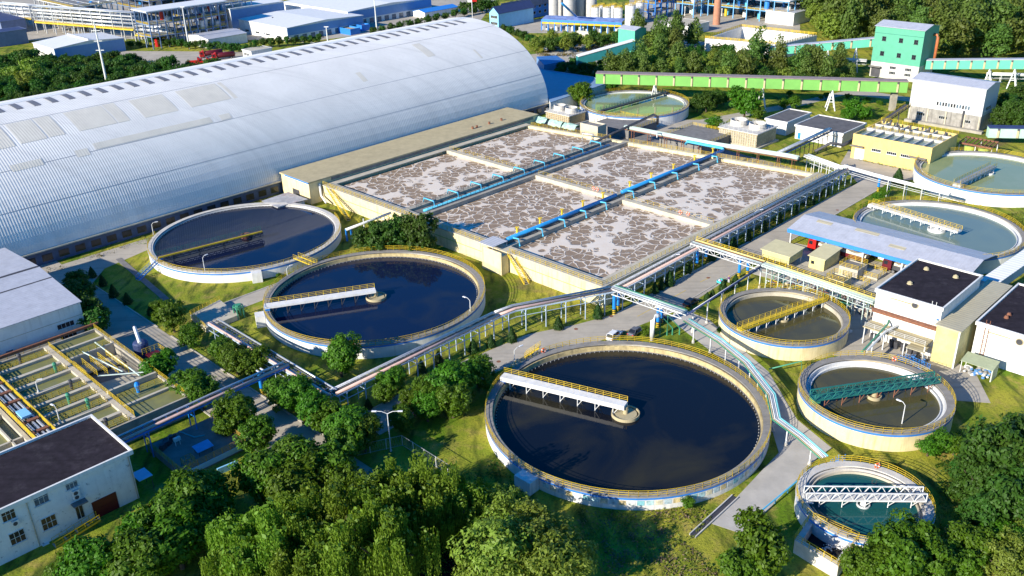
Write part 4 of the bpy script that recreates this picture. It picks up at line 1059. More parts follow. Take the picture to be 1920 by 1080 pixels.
for v0 in (-226, -218.5, -212):
    mb = MB(); n = 7; g = [[S(238.5 + 4 * i / n + random.uniform(-.2, .2), v0 + 6 * j / n, 4.6 + 1.6 * math.sin(PI * i / n) + random.uniform(-.25, .25)) for j in range(n + 1)] for i in range(n + 1)]
    mb.add([p for r_ in g for p in r_], [(i * (n + 1) + j, (i + 1) * (n + 1) + j, (i + 1) * (n + 1) + j + 1, i * (n + 1) + j + 1) for i in range(n) for j in range(n)])
    mk("sheet", mb, tarp, t)
# flat slabs in the upper plant
def flatslab(name, label, L, F, Rr, h, mat):
    u0, u1, v0, v1 = rectpx(L, F, Rr, h); t = thing(name, label, "concrete platform", S((u0 + u1) / 2, (v0 + v1) / 2))
    mb = MB(); mb.gb(u0, u1, v0, v1, 0, h); mk("slab", mb, mat, t); mb = MB(); mb.rail([S(u0, v0, h), S(u1, v0, h), S(u1, v1, h), S(u0, v1, h)], 1.0, 1.6, .09); mk("railing", mb, yel, t); return t
flatslab("covered_reservoir", "grey concrete slab with yellow-black railing left of the large cooling tower", (1222, 262), (1345, 272), (1362, 247), 3.2, concd)
flatslab("covered_reservoir", "weathered grey slab between the concrete box and the farthest tank", (1105, 232), (1190, 246), (1225, 226), 3.0, concd)
t = thing("lean_to", "rust-streaked tin-roofed lean-to behind the tank by the arched hall", "shed", S(135, -228))
mb = MB(); rr_ = corr("rusty_sheet_roof", (.40, .40, .42), E2, .6, .05, rough=.6, var=.3, stain=.9, dirt=(.20, .07, .04))
mb.hexa([S(130.5, -233, 2.4), S(130.5, -225, 2.4), S(139.5, -222.5, 2.9), S(139.5, -232.5, 2.9)], [S(130.5, -233, 2.5), S(130.5, -225, 2.5), S(139.5, -222.5, 3.), S(139.5, -232.5, 3.)]); mk("roof", mb, rr_, t)
mb = MB(); mb.prism(gp((131, -232.5), (131, -225.4), (138.8, -223.3), (138.8, -232)), 0, 2.38); mk("wall", mb, white, t)

# settling trays at the left
t = thing("channel_basin", "low concrete basin of algae-green channels with yellow walkways at the left edge", "settling basin", S(50, -165))
u0, u1, v0, v1, h = 40.0, 61.5, -186.8, -146.5, 4.0
mb = MB(); mb.gb(u0, u0 + .4, v0, v1, 0, h); mb.gb(u1 - .4, u1, v0, v1, 0, h); mb.gb(u0 + .41, u1 - .41, v0, v0 + .4, 0, h); mb.gb(u0 + .41, u1 - .41, v1 - .4, v1, 0, h)
mk("wall", mb, conc, t)
us = 51.0
mb = MB(); mb.gb(us - .5, us + .5, v0 + .41, v1 - .41, .5, h + .05)
for i in range(1, 9): v_ = v0 + (v1 - v0) * i / 9; mb.gb(u0 + .41, us - .51, v_ - .45, v_ + .45, .5, h)
for v_ in (v0 + 4.6, v0 + 9.2, -158.6, -152.4): mb.gb(us + .51, u1 - .41, v_ - .3, v_ + .3, .5, h + (.6 if v_ == -158.6 else 0))
mk("divider", mb, concl, t)
mb = MB(); mb.gb(u0 + .42, us - .52, v0 + .42, v1 - .42, .3, h - .55); mb.gb(us + .52, u1 - .42, v0 + .42, v0 + 9, .3, h - .6); mb.gb(us + .52, u1 - .42, -158.2, v1 - .42, .3, h - .5); mk("water_surface", mb, w_alg, t)
mb = MB(); mb.gb(us + .52, u1 - .42, v0 + 9.6, -159, .3, 1.2); mk("dark_pit", mb, concd, t)
mb = MB()
for v_ in (-174.5, -164.5): mb.hexa([S(us + .6, v_ - 2, 2.2), S(us + .6, v_ + 2, 2.2), S(u1 - .6, v_ + 2, 1.3), S(u1 - .6, v_ - 2, 1.3)], [S(us + .6, v_ - 2, 2.5), S(us + .6, v_ + 2, 2.5), S(u1 - .6, v_ + 2, 1.6), S(u1 - .6, v_ - 2, 1.6)])
mk("scraper_plate", mb, concl, t)
for i in range(9):
    v_ = v0 + (v1 - v0) * (i + .5) / 9 + .5
    if i % 2 == 0 or i == 5:
        mb = MB(); mb.rail([S(u0 + .6, v_, h - .6), S(us - .6, v_, h - .6)], 1.2, 1.3, .07); mb.rail([S(u0 + .6, v_ + 1.2, h - .6), S(us - .6, v_ + 1.2, h - .6)], 1.2, 1.3, .07); mk("gantry_rail", mb, yel, t)
        mb = MB(); p = S(u0 + 5 + (i * 1.7) % 4, v_ + .4); mb.cyl(p.x, p.y, h - .5, h + 1.3, .3, n=8); mb.ball((p.x, p.y, h + 1.5), .45, 8); mk("drive_motor", mb, greenp if i % 4 else steeld, t)
mb = MB(); mb.rail([S(us + .5, v0 + 1, h), S(us + .5, v1 - 1, h)], 1.1, 1.4, .08); mb.rail([S(us + 1, v0 + 9.2, h), S(u1 - 1, v0 + 9.2, h)], 1.1, 1.4, .08)
mb.rail([S(u1 - .2, v0, h), S(u1 - .2, v1, h)], 1.1, 1.6, .06)
for k in range(5): mb.rail([S(us + 1 + k * 1.6, v0 + 12, h - 1), S(us + 1 + k * 1.6, v0 + 18 + k, h - 1)], 1.6, 1.6, .1)
mb.rail([S(us + 1, -155, h), S(u1 - 1, -155, h)], 1.1, 1.4, .07)
mk("railing", mb, yel, t)
mb = MB(); p = S(56, -155.6); mb.cyl(p.x, p.y, h - .4, h + .8, .35, n=8); mb.ball((p.x, p.y, h + 1.1), .55, 8, 1.4); mk("blue_motor", mb, bluec, t)
mb = MB()
for a, b in (((u1 - 3, -180), (u1 - 3, -160)), ((us + 2, -166), (u1 - 1, -160)), ((us + 4, -178), (us + 6, -164))): mb.tube([S(*a, h + .3), S(*b, h + .3)], .14, 6)
mk("green_pipe", mb, palegreen, t)
t = thing("pipe_walkway", "yellow-railed walkway carrying pale pipes between the left channel basins", "walkway", S(38.3, -166))
mb = MB(); mb.gb(36.2, 39.9, -188, -147, 3.6, 3.9); mk("deck", mb, conc, t)
for u_ in (36.3, 39.7):
    mb = MB(); mb.rail([S(u_, -188, 3.9), S(u_, -147, 3.9)], 1.2, 1.0, .16, 3); mk("railing", mb, yel, t)
for u_ in (37.2, 38.1, 38.9):
    mb = MB(); mb.tube([S(u_, -188, 4.3), S(u_, -147, 4.3)], .26, 6); mk("pipe", mb, silverp, t)
mb = MB()
for i in range(9): mb.gb(36.8, 39.3, -186 + i * 4.4, -185.2 + i * 4.4, 4.4, 4.75)
mk("saddle", mb, rust, t)
mb = MB(); mb.gb(36.9, 38.6, -163, -160, 4.9, 5.3); mk("blue_cover", mb, skyblue, t)
t = thing("channel_basin", "settling basin with still green water left of the yellow pipe walkway", "settling basin", S(27, -165))
mb = MB(); mb.gb(10, 36.0, -188, -187.6, 0, h); mb.gb(35.3, 36.0, -187.6, -145, 0, h); mb.gb(10, 35.3, -145.4, -145, 0, h)
for v_ in (-178, -166.5, -156): mb.gb(10, 35.2, v_ - .25, v_ + .25, .4, h)
mb.gb(33.3, 33.6, -187.5, -145.5, .4, h)
mk("wall", mb, concl, t)
mb = MB(); mb.gb(10, 35.25, -187.55, -145.45, .2, h - 1.0); mk("water_surface", mb, w_alg, t)
mb = MB(); mb.rail([S(10, -145.2, h), S(36, -145.2, h)], 1.1, 1.6, .08); mk("railing", mb, yel, t)
t = thing("pipe_gallery", "rust-red beam and catwalk between the white factory wall and the channel basin", "walkway", S(45, -189))
mb = MB(); mb.beam(S(25, -187.6, 4.6), S(62.5, -187.6, 4.6), .5, .5); mk("beam", mb, rust, t)
mb = MB(); mb.gb(25, 55, -190.5, -188.2, 3.0, 3.2); mk("catwalk", mb, concd, t)
mb = MB(); mb.rail([S(25, -188.2, 3.2), S(55, -188.2, 3.2)], 1.1, 1.6, .07); mk("railing", mb, yel, t)
t = thing("dewatering_unit", "dark blue machine with white pipe and red and yellow frame at the channel basin corner", "machine", S(65, -170))
mb = MB(); mb.cyl(*S(64.6, -172.5)[:2], 0, 4.4, 1.5, n=16); mb.ball((*S(64.6, -172.5)[:2], 4.4), 1.5, 12, .4); mk("vessel", mb, navy, t)
mb = MB(); mb.gb(64, 66.5, -169.5, -166.5, 0, 3.2); mk("red_unit", mb, redd, t)
mb = MB(); mb.tube([S(65.5, -176, 6.4), S(63.8, -170.5, 5.4)], .35, 8); mk("white_pipe", mb, white, t)
mb = MB(); mb.rail([S(63.5, -169.5, 3.2), S(67, -169.5, 3.2), S(67, -165.5, 3.2), S(63.5, -165.5, 3.2)], 1.2, 1., .08); mb.rail([S(67, -165.5, .1), S(63.5, -165.5, 3.2)], 1, 1, .08); mk("railing", mb, yel, t)
# pump platform
u0, u1, v0, v1 = 50.4, 62.5, -141.2, -129.2
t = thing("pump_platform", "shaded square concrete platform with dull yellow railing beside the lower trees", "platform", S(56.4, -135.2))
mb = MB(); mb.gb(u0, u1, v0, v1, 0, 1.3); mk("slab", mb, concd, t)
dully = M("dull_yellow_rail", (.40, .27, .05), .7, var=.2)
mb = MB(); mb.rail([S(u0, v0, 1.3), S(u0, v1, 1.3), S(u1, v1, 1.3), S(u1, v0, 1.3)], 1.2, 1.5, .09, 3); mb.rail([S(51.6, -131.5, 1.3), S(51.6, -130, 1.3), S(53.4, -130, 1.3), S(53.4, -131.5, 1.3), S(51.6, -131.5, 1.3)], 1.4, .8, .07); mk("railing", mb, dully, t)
mb = MB(); mb.gb(u0 + .3, u1, v1 - .02, v1 + .05, .3, 1.32); mk("painted_edge", mb, skyblue, t)
t = thing("canopy_sheet", "light blue tilted sheet cover standing on the pump platform", "cover", S(56, -132, 1.3))
mb = MB(); mb.hexa([S(54.6, -133.2, 2.6), S(54.6, -131.2, 2.2), S(57.6, -131.2, 2.2), S(57.6, -133.2, 2.6)], [S(54.6, -133.2, 2.68), S(54.6, -131.2, 2.28), S(57.6, -131.2, 2.28), S(57.6, -133.2, 2.68)]); mk("sheet", mb, M("light_blue_sheet", (.12, .36, .66), .5), t)
mb = MB()
for u_ in (54.9, 57.3):
    for v_, z_ in ((-133, 2.56), (-131.4, 2.22)): mb.beam(S(u_, v_, 1.3), S(u_, v_, z_), .08)
mk("leg", mb, steeld, t, kind="stuff")
t = thing("pump_set", "dark pumps and valves with a white box on the pump platform", "pump set", S(52.5, -138.5, 1.3))
mb = MB()
for i in range(14): p = S(51.3 + random.uniform(0, 4), -140.6 + random.uniform(0, 3)); mb.cyl(p.x, p.y, 1.3, 1.3 + random.uniform(.4, 1.1), random.uniform(.2, .5), n=8)
mk("pump_body", mb, steeld, t, kind="stuff")
mb = MB(); mb.gb(53.4, 54.6, -137.6, -137, 2.3, 2.9); mb.beam(S(53.6, -137.3, 1.3), S(53.6, -137.3, 2.3), .1); mb.beam(S(54.4, -137.3, 1.3), S(54.4, -137.3, 2.3), .1); mk("control_box", mb, white, t)
mb = MB(); mb.tube([S(56, -140.8, 1.6), S(57, -137, 1.6), S(58.5, -136.2, 1.6)], .12, 6); mk("teal_pipe", mb, M("teal_pipe_paint", (.02, .35, .40), .4), t)
# valve slab near the navy tank
t = thing("valve_slab", "raised tan concrete slab with a dark green hand-wheel machine by the lane", "platform", at(400, 580))
pts = [at(357, 590, 1.2), at(412, 562, 1.2), at(448, 590, 1.2), at(386, 615, 1.2)]
mb = MB(); mb.prism(pts, 0, 1.2); mk("slab", mb, concl, t)
mb = MB(); mb.rail(pts[:2], 1.0, 1.2, .08); mb.rail([pts[3], pts[0]], 1., 1.2, .08); mk("railing", mb, yel, t)
p = at(448, 586, 1.3); mb = MB()
for k in range(4): q = p + Vector((math.cos(k * 1.57), math.sin(k * 1.57), 0)) * 1.1; mb.beam((q.x, q.y, 0), (q.x, q.y, 3), .22)
mb.cyl(p.x, p.y, 2.2, 3.3, .7, n=10); mb.ring(p.x, p.y, .9, 1.15, 2.9, 3.1, 14); mk("valve_machine", mb, greenp, t)
# ================================================================== pipe racks
bluepost = M("pale_blue_post", (.42, .52, .64), .5, var=.12, streak=.2)
yb = M("yellow_black_band", (.62, .42, .02), .5)
def offset_pts(pts, o):
    out = []
    n = len(pts)
    for i in range(n):
        d = (pts[min(i + 1, n - 1)] - pts[max(i - 1, 0)]); d.z = 0; d.normalize(); s = Vector((-d.y, d.x, 0))
        out.append(pts[i] + s * o)
    return out
def rack(label, pts, w, pipes, sp=4.2, postm=bluepost, deck=True, single=False, skip=None, brace=True, foot=None, truss=None, cat="pipe rack", name="pipe_rack", rail=None, group=None):
    """pts: world points at deck height; pipes: (side offset, height above deck, radius, material, part name)"""
    c = sum(pts, Vector()) / len(pts); t = thing(name, label, cat, (c.x, c.y, 0), group)
    if deck:
        mb = MB()
        for a, b in zip(pts, pts[1:]):
            for o in (-w / 2, w / 2):
                p, q = offset_pts([a, b], o); mb.beam(p, q, .14, .28)
            n = max(1, int((b - a).length / 2.1))
            for i in range(n + 1):
                x = a.lerp(b, i / n); d = (b - a); d.z = 0; d.normalize(); s = Vector((-d.y, d.x, 0)) * w / 2; mb.beam(x - s, x + s, .12, .14)
        mk("deck_frame", mb, postm, t)
    for o, z, r, m_, nm in pipes:
        mb = MB(); mb.tube([p + Vector((0, 0, z + r)) for p in offset_pts(pts, o)], r, 8 if r > .3 else 6); mk(nm, mb, m_, t, smooth=True)
    for a, b in zip(pts, pts[1:]):
        L = (b - a).length; n = max(1, round(L / sp)); d = (b - a); d.z = 0; d.normalize(); s = Vector((-d.y, d.x, 0)) * w / 2
        for i in range(n):
            x = a.lerp(b, (i + .5) / n)
            if skip and skip(x): continue
            mb = MB()
            if single:
                mb.beam((x.x, x.y, .5), x - Vector((0, 0, .1)), .2); mb.beam(x - s, x + s, .14)
            else:
                for k in (1, -1): q = x + s * k; mb.beam((q.x, q.y, 0), q - Vector((0, 0, .14)), .17)
                mb.beam(x - s * 1.15 - Vector((0, 0, .22)), x + s * 1.15 - Vector((0, 0, .22)), .16, .2)
                mb.beam(x - s * 1.0 - Vector((0, 0, 1.4)), x + s - Vector((0, 0, 1.4)), .12)
            mk("support_frame", mb, postm, t)
            if foot:
                mb = MB(); mb.cyl(x.x, x.y, 0, .6, .32, .26, 8); mk("footing", mb, foot, t)
    if brace and not single:
        mb = MB()
        for a, b in zip(pts, pts[1:]):
            for o in (-w / 2, w / 2):
                p, q = offset_pts([a, b], o); dz = Vector((0, 0, 1.4)); mb.beam(p - dz, q - dz, .1)
        mk("tie_beam", mb, postm, t)
    if truss:
        mb = MB()
        for a, b in zip(pts, pts[1:]):
            L = (b - a).length; n = max(2, round(L / 1.8))
            for o in (-w / 2, w / 2):
                p, q = offset_pts([a, b], o); dz = Vector((0, 0, -1.2)); mb.beam(p + dz, q + dz, .13); mb.beam(p, q, .13)
                for i in range(n):
                    x0, x1 = p.lerp(q, i / n), p.lerp(q, (i + 1) / n); mb.beam(x0, x0 + dz, .09); mb.beam(*((x0, x1 + dz) if i % 2 else (x0 + dz, x1)), .09)
        mk("truss_girder", mb, truss, t)
    if rail:
        mb = MB()
        for o in rail: mb.rail(offset_pts(pts, o), 1.1, 1.6, .09)
        mk("railing", mb, yel, t)
    return t
def P(*l): return [S(u, v, z) for u, v, z in l]
std = [(1.15, .1, .16, silverp, "silver_pipe"), (.75, .1, .12, silverp, "silver_pipe"), (.3, .08, .1, steeld, "dark_pipe"), (-.15, .08, .12, steeld, "dark_pipe"), (-.95, .12, .30, pinkp, "pink_pipe")]
rack("long pipe rack with pink pipe beside the shaded wall of the frothing basin", P((146.4, -115.0, 4.9), (262, -116.0, 4.9)), 2.6, std + [(-1.35, .1, .13, silverp, "silver_pipe")], 4.0)
rack("pipe rack with pink pipe curving between the navy tank and the road", P((121.5, -126.2, 4.8), (125.5, -125.2, 5.1), (146.2, -115.0, 5.4)), 2.6, std, 4.2)
rack("pipe rack with pink pipe just behind the round tree, its near corner at the hedge", P((79.4, -126.4, 4.6), (121.3, -126.2, 4.8)), 2.6, std, 4.2)
rack("short pipe rack from the valve slab to the V-shaped corner by the road hedge", P((79.3, -169, 4.6), (79.3, -141.4, 4.6), (79.3, -126.6, 4.6)), 2.6, [(1.1, .1, .2, silverp, "silver_pipe"), (.6, .1, .12, steeld, "dark_pipe"), (-.2, .1, .12, steeld, "dark_pipe"), (-.7, .1, .16, steelw, "white_pipe"), (-1.1, .1, .24, pinkp, "pink_pipe")], 4.6)
rack("pipe bridge with pink and white pipes crossing the left road to the channel basin", P((79.0, -141.0, 5.2), (63, -140.6, 5.3), (20, -139.2, 5.3)), 2.2,
     [(.9, .15, .26, pinkp, "pink_pipe"), (.45, .1, .18, pinkp, "pink_pipe"), (0, .05, .14, steeld, "dark_pipe"), (-.9, .05, .22, silverp, "silver_pipe")], 9., bluec, skip=lambda x: 63 < UV(x)[0] < 78, brace=False)
def blue_column(label, spots, h, r=.36, group=None):
    for i, px in enumerate(spots):
        p = at(*px); t = thing("bridge_column", label[i], "column", p, group)
        mb = MB(); mb.cyl(p.x, p.y, 1.35, h, r, n=14); mk("shaft", mb, bluec, t)
        mb = MB()
        for k in range(3): mb.cyl(p.x, p.y, k * .45, k * .45 + .225, r + .01, n=14)
        mk("yellow_band", mb, yel, t)
        mb = MB()
        for k in range(3): mb.cyl(p.x, p.y, k * .45 + .227, k * .45 + .448, r + .005, n=14)
        mk("black_band", mb, black, t)
        mb = MB(); mb.beam((p.x - .6, p.y + .6, h + .05), (p.x + .6, p.y - .6, h + .05), .25, .2); mk("cap", mb, steelw, t)
blue_column(["front blue column with striped foot under the bridge's left end by the navy tank rack", "rear blue column with striped foot under the bridge's left end by the navy tank rack",
             "blue column beside the parked cars, front one of its pair", "blue column beside the parked cars, rear one of its pair"], [(1151, 589), (1159, 582), (1233, 613), (1240, 606)], 4.6)
blue_column(["left blue column of the pipe bridge at the basin's front corner", "second blue column of the pipe bridge at the basin's front corner", "blue column standing at the road edge behind the tricycle", "blue column at the road edge with the pump house behind"],
            [(1306, 502), (1323, 490), (1385, 520), (1401, 516)], 4.9)
blue_column(["blue column at the far end of the long basin rack", "blue column across the road from the far rack end, near the shrubs"], [(1575, 345), (1646, 358)], 4.9)
blue_column(["blue twin column under the pink pipe crossing the left road, left one", "blue twin column under the pink pipe crossing the left road, right one"], [(492, 738), (499, 734)], 4.8)
rack("white truss pipe bridge with teal pipes over the road near the parked cars", P((146.2, -114.6, 6.0), (146.6, -96.2, 6.0)), 1.9, [(.75, .1, .14, greenp, "green_pipe"), (.3, .1, .14, palegreen, "pale_pipe"), (-.1, .1, .14, palegreen, "pale_pipe"), (-.6, .1, .2, silverp, "silver_pipe")], 30, steelw, truss=steelw, brace=False, skip=lambda x: True)
rack("white truss pipe bridge with a yellow-railed catwalk over the road by the pump houses", P((179.2, -116.2, 6.0), (178.8, -97, 6.0)), 2.6, [(.9, .1, .2, M("yellow_pipe", (.70, .58, .22), .5), "yellow_pipe"), (.2, .1, .14, rust, "rusty_pipe"), (-.3, .1, .14, palegreen, "pale_pipe"), (-.8, .1, .14, silverp, "silver_pipe")], 30, steelw, truss=steelw, brace=False, skip=lambda x: True, rail=(1.3,))
rack("pale green lattice pipe rack with yellow catwalk between the cream tank and the dosing area", P((178.8, -96.6, 6.0), (178.2, -84, 5.9), (177.6, -69.5, 5.6)), 2.4, [(.9, .1, .2, MATS["yellow_pipe"], "yellow_pipe"), (.3, .1, .14, palegreen, "pale_pipe"), (-.3, .1, .16, palegreen, "pale_pipe"), (-.9, .1, .2, palegreen, "pale_pipe")], 3.4, palegreen, rail=(1.2,))
rack("white pipe bridge crossing the far road toward the right-edge tanks", P((258.5, -117, 5.4), (256, -104, 5.4), (254.5, -84, 5.2)), 1.4, [(.4, .1, .2, white, "white_pipe"), (-.4, .1, .2, white, "white_pipe")], 4.5, steelw, skip=lambda x: UV(x)[1] < -103)
foot = M("footing_concrete", (.55, .52, .46), .9)
rack("low teal and white pipes on single posts curving round the largest tank", P((146.8, -95.8, 4.0), (143.9, -85.7, 3.9), (140.1, -77.3, 3.8), (133.2, -68.0, 3.7), (127.0, -63.4, 3.6), (125.3, -58, 3.4), (122.6, -52.2, 3.3)), .9,
     [(.75, .1, .17, M("teal_pipe_coat", (.16, .46, .48), .5), "teal_pipe"), (.4, .1, .12, steelw, "white_pipe"), (.1, .1, .12, silverp, "silver_pipe"), (-.2, .1, .12, steelw, "white_pipe"), (-.5, .1, .12, tan, "tan_pipe"), (-.8, .1, .11, greenp, "green_pipe")], 4.4, steelw, deck=False, single=True, foot=foot)
rack("dark cable tray with white edge rising past the cream tank's left rim", P((147, -96, 5.0), (181, -97.0, 5.4)), .8, [(.25, 0, .12, steelw, "white_pipe"), (-.1, 0, .2, navy, "dark_tray")], 5.5, steelw, deck=False, single=True, foot=foot)
rack("thick pale grey-green pipeline on rusty legs along the basin's back edge", [at(1172, 241, 6.0), at(1330, 272, 6.0), at(1480, 296, 6.0), at(1497, 300, 6.0)], 1.6, [(-.3, 0, .62, palegreen, "main_pipe"), (.75, .1, .14, rust, "rusty_pipe"), (.5, .9, .14, palegreen, "pale_pipe")], 6., rust, brace=False)
rack("silver inclined pipe gallery beside the wider white control building", [at(1452, 292, 4.5), at(1557, 243, 6.5)], 1.7, [(.5, .1, .3, silverp, "silver_pipe"), (-.3, .1, .3, silverp, "silver_pipe"), (-.7, -.6, .2, bluep, "blue_pipe")], 5, steeld)
rack("white pipe rack between the control buildings and the long basin rack", [at(1512, 292, 5.0), at(1583, 318, 5.0)], 2.2, [(.8, .1, .25, white, "white_pipe"), (.2, .1, .2, palegreen, "pale_pipe"), (-.7, .1, .25, white, "white_pipe")], 3.2, steelw)
pipe_thing("bent_pipe", "thick black pipe on supports near the yellow building's left wall", [at(1528, 284, 2.6), at(1558, 268, 4.8), at(1580, 272, 4.8), at(1600, 262, 4.8)], .5, steeld)
pipe_thing("bent_pipe", "black pipe arching up beside the farthest tank", [at(1075, 285, 3.0), at(1150, 250, 6.5), at(1226, 215, 8.5), at(1233, 219, 8.0), at(1233, 232, 3)], .45, steeld)
pipe_thing("bent_pipe", "white looped pipe riser near the concrete box", [at(1092, 262, 5), at(1092, 250, 7), at(1112, 252, 7.4), at(1112, 262, 5)], .3, steelw)
pipe_thing("bent_pipe", "white pipe loop standing on the pale grey-green pipeline", [at(1220, 256, 6.4), at(1220, 246, 8), at(1232, 247.5, 8), at(1232, 258, 6.4)], .22, steelw)
t = thing("transfer_pipe", "white inclined pipe on bright blue legs between the tank by the hall and the basin", "pipe", at(690, 430))
mb = MB(); mb.tube([at(648, 431, 3.2), at(733, 399, 5.0)], .38, 8); mk("pipe_run", mb, steelw, t, smooth=True)
for px in ((651, 452), (660, 448)):
    p = at(*px); mb = MB(); mb.beam(p, (p.x, p.y, 3.4), .4); mk("leg", mb, bluec, t)
for px in ((684, 437), (722, 427)):
    p = at(*px); mb = MB(); mb.beam(p, (p.x, p.y, 4.2), .25); mk("leg", mb, steelw, t)
t = thing("overflow_pipe", "white outlet pipe hanging down the basin wall near the low tan building", "pipe", S(146, -224))
mb = MB(); mb.tube([S(146, -226, 5.6), S(145.4, -224.5, 5.4), S(145.2, -224, 2.2), S(144, -220, 1.2)], .35, 8); mk("pipe_run", mb, steelw, t, smooth=True)
t = thing("standpipe", "thick white riser pipe beside the blue column at the largest tank's rim", "pipe", at(1222, 636))
p = at(1222, 638, 0); mb = MB(); mb.tube([(p.x, p.y, 0), (p.x, p.y, 4.6), (p.x + .8, p.y + .8, 5.2), (p.x + 1.6, p.y + 1.6, 5.2)], .45, 8); mk("riser", mb, steelw, t, smooth=True)
p2 = at(1262, 632); mb = MB()
for a in (0, 1.5): mb.tube([(p.x + 2 + a, p.y + 2, .0), (p.x + 2 + a, p.y + 2, 4.8), (p2.x + a, p2.y + 1, 1.6), (p2.x + a, p2.y + 1, 0)], .16, 6)
mk("green_branch", mb, greenp, t)
# pair of pipes from the paved yard to the brown tank
t = thing("feed_pipes", "dark green and white pipes slanting from the white building down to the brown tank", "pipe", at(1630, 640))
mb = MB(); mb.tube([at(1668, 597, 5.0), at(1665, 607, 5.0), at(1616, 660, 4.2)], .22, 6); mk("green_pipe", mb, greenp, t)
mb = MB(); mb.tube([at(1690, 606, 4.6), at(1660, 622, 4.6), at(1624, 659, 3.8)], .28, 6); mk("white_pipe", mb, steelw, t)
for px in ((1652, 640), (1634, 660)):
    p = at(*px); mb = MB(); mb.beam(p, (p.x, p.y, 4.2), .2); mk("leg", mb, steelw, t)

# ================================================================== conveyors
def gallery(label, p, q, w, h, wallm, roofm, supports=(), postm=tan, posts=8, open_top=False, supm=steelw, roof_th=.3, sup_style="A"):
    c = (p + q) / 2; t = thing("conveyor_gallery", label, "conveyor", (c.x, c.y, 0))
    d = (q - p); L = d.length; d.normalize(); s = Vector((d.x, d.y, 0)); s = Vector((-s.y, s.x, 0)).normalized() * w / 2; z = Vector((0, 0, h))
    mb = MB(); mb.hexa([p - s, q - s, q + s, p + s], [p - s + z, q - s + z, q + s + z, p + s + z]); mk("gallery_wall", mb, wallm, t)
    mb = MB(); s2 = s * 1.18; z1 = z + Vector((0, 0, .02)); z2 = z + Vector((0, 0, roof_th)); mb.hexa([p - s2 + z1, q - s2 + z1, q + s2 + z1, p + s2 + z1], [p - s2 + z2, q - s2 + z2, q + s2 + z2, p + s2 + z2]); mk("roof", mb, roofm, t)
    for i in range(posts):
        x = p.lerp(q, (i + .5) / posts)
        for k in (1, -1):
            a = x + s * k * 1.03; mb = MB(); mb.beam(a + Vector((0, 0, .1)), a + z * .78, .75, .3); mk("panel_post", mb, postm, t)
            mb = MB(); mb.beam(a + z * .79, a + z * .97, .7, .28); mk("opening", mb, steeld, t)
    for f in supports:
        x = p.lerp(q, f); mb = MB()
        for k in (1, -1):
            top = x + s * k; bot = Vector((x.x, x.y, 0)) + s * k * 1.5
            for e in (1, -1): mb.beam(top, bot + d * e * 1.6, .38)
            mb.beam(top.lerp(bot + d * 1.6, .55), top.lerp(bot - d * 1.6, .55), .28)
        mb.beam(x - s, x + s, .35); mk("trestle", mb, supm, t)
    return t
limeroof = M("brown_roof_sheet", (.28, .22, .21), .7, var=.15)
p, q = at(1118, 155, 7.6), at(1699, 172, 7.6)
gallery("long lime green conveyor gallery on white trestles running level to the grey clad building", p, q, 3.6, 4.0, limewall, limeroof, (.20, .555, .775), posts=17)
mb = MB(); x = at(1672, 207); mb.box(x.x - 1, x.x + 1, x.y - 1, x.y + 1, 0, 7.5); mk("pier", mb, conc, bpy.data.objects["conveyor_gallery"])
tealw2 = M("teal_gallery_wall", (.10, .46, .32), .55, var=.08)
tb = S(405, -174.2, 12.0); a = at(1440, 103, 6.0)
gallery("teal conveyor gallery climbing from the wood to the green tower's left wall", a, tb, 3.2, 3.4, tealw2, roofmet, (.55, .8), posts=6)
a = S(404, -152.6, 5.0); b = at(1935, 128, 8.5)
gallery("teal conveyor gallery leaving the green tower toward the right edge", a, b, 3.2, 3.6, tealw2, roofmet, (.62, .85), posts=8)
a, b = at(1082, 122, 3.5), at(1188, 92, 9.0)
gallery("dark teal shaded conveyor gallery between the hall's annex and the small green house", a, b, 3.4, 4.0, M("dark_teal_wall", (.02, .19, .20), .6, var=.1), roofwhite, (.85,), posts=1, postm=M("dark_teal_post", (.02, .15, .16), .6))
a, b = at(1850, 256, 3.0), at(1960, 258, 3.4)
gallery("pale green low conveyor gallery with navy roof at the right edge below the grey building", a, b, 3., 3.2, M("pale_green_wall", (.42, .62, .50), .6, var=.1), navy, (), posts=3)
rack("white pipe bridge behind the lime conveyor, left of the green tower", [at(1527, 108, 5.5), at(1625, 115, 5.5)], 1.6, [(.4, .1, .4, white, "white_pipe"), (-.4, .1, .3, white, "white_pipe")], 12, steelw)
rack("white pipe bridge beyond the right-hand teal conveyor", [at(1850, 140, 4.5), at(1960, 142, 4.5)], 1.6, [(.4, .1, .4, white, "white_pipe"), (-.4, .1, .3, white, "white_pipe")], 10, steelw)
# inclined rusty conveyor left of crusher house
t = thing("belt_conveyor", "dark cluttered open belt conveyor with yellow edge slanting up to the grey clad building", "conveyor", at(1665, 225))
a, b = at(1612, 258, 2.0), at(1702, 198, 8.0); mb = MB(); mb.beam(a, b, 2.0, .7); mk("belt_frame", mb, steeld, t)
mb = MB(); s = deckpts(a, b, 2.2); mb.rail([a + s, b + s], 1.1, 2, .1); mb.rail([a - s, b - s], 1.1, 2, .1); mk("railing", mb, yel, t)
mb = MB()
for f in (.25, .5, .75): x = a.lerp(b, f); mb.beam(x - s, (x - s).xy.to_3d(), .35); mb.beam(x + s, (x + s).xy.to_3d(), .35)
mk("leg", mb, steeld, t, kind="stuff")
t = gable_building("transfer_house", "small teal green house at the upper end of the shaded conveyor", "building", *(lambda c: (c[0] - 4, c[0] + 5, c[1] - 5, c[1] + 5))(uvat(1183, 106)), 13.5, 14.5, "v", tealw2, roofmet, .4, base=(5.0, tealw2))
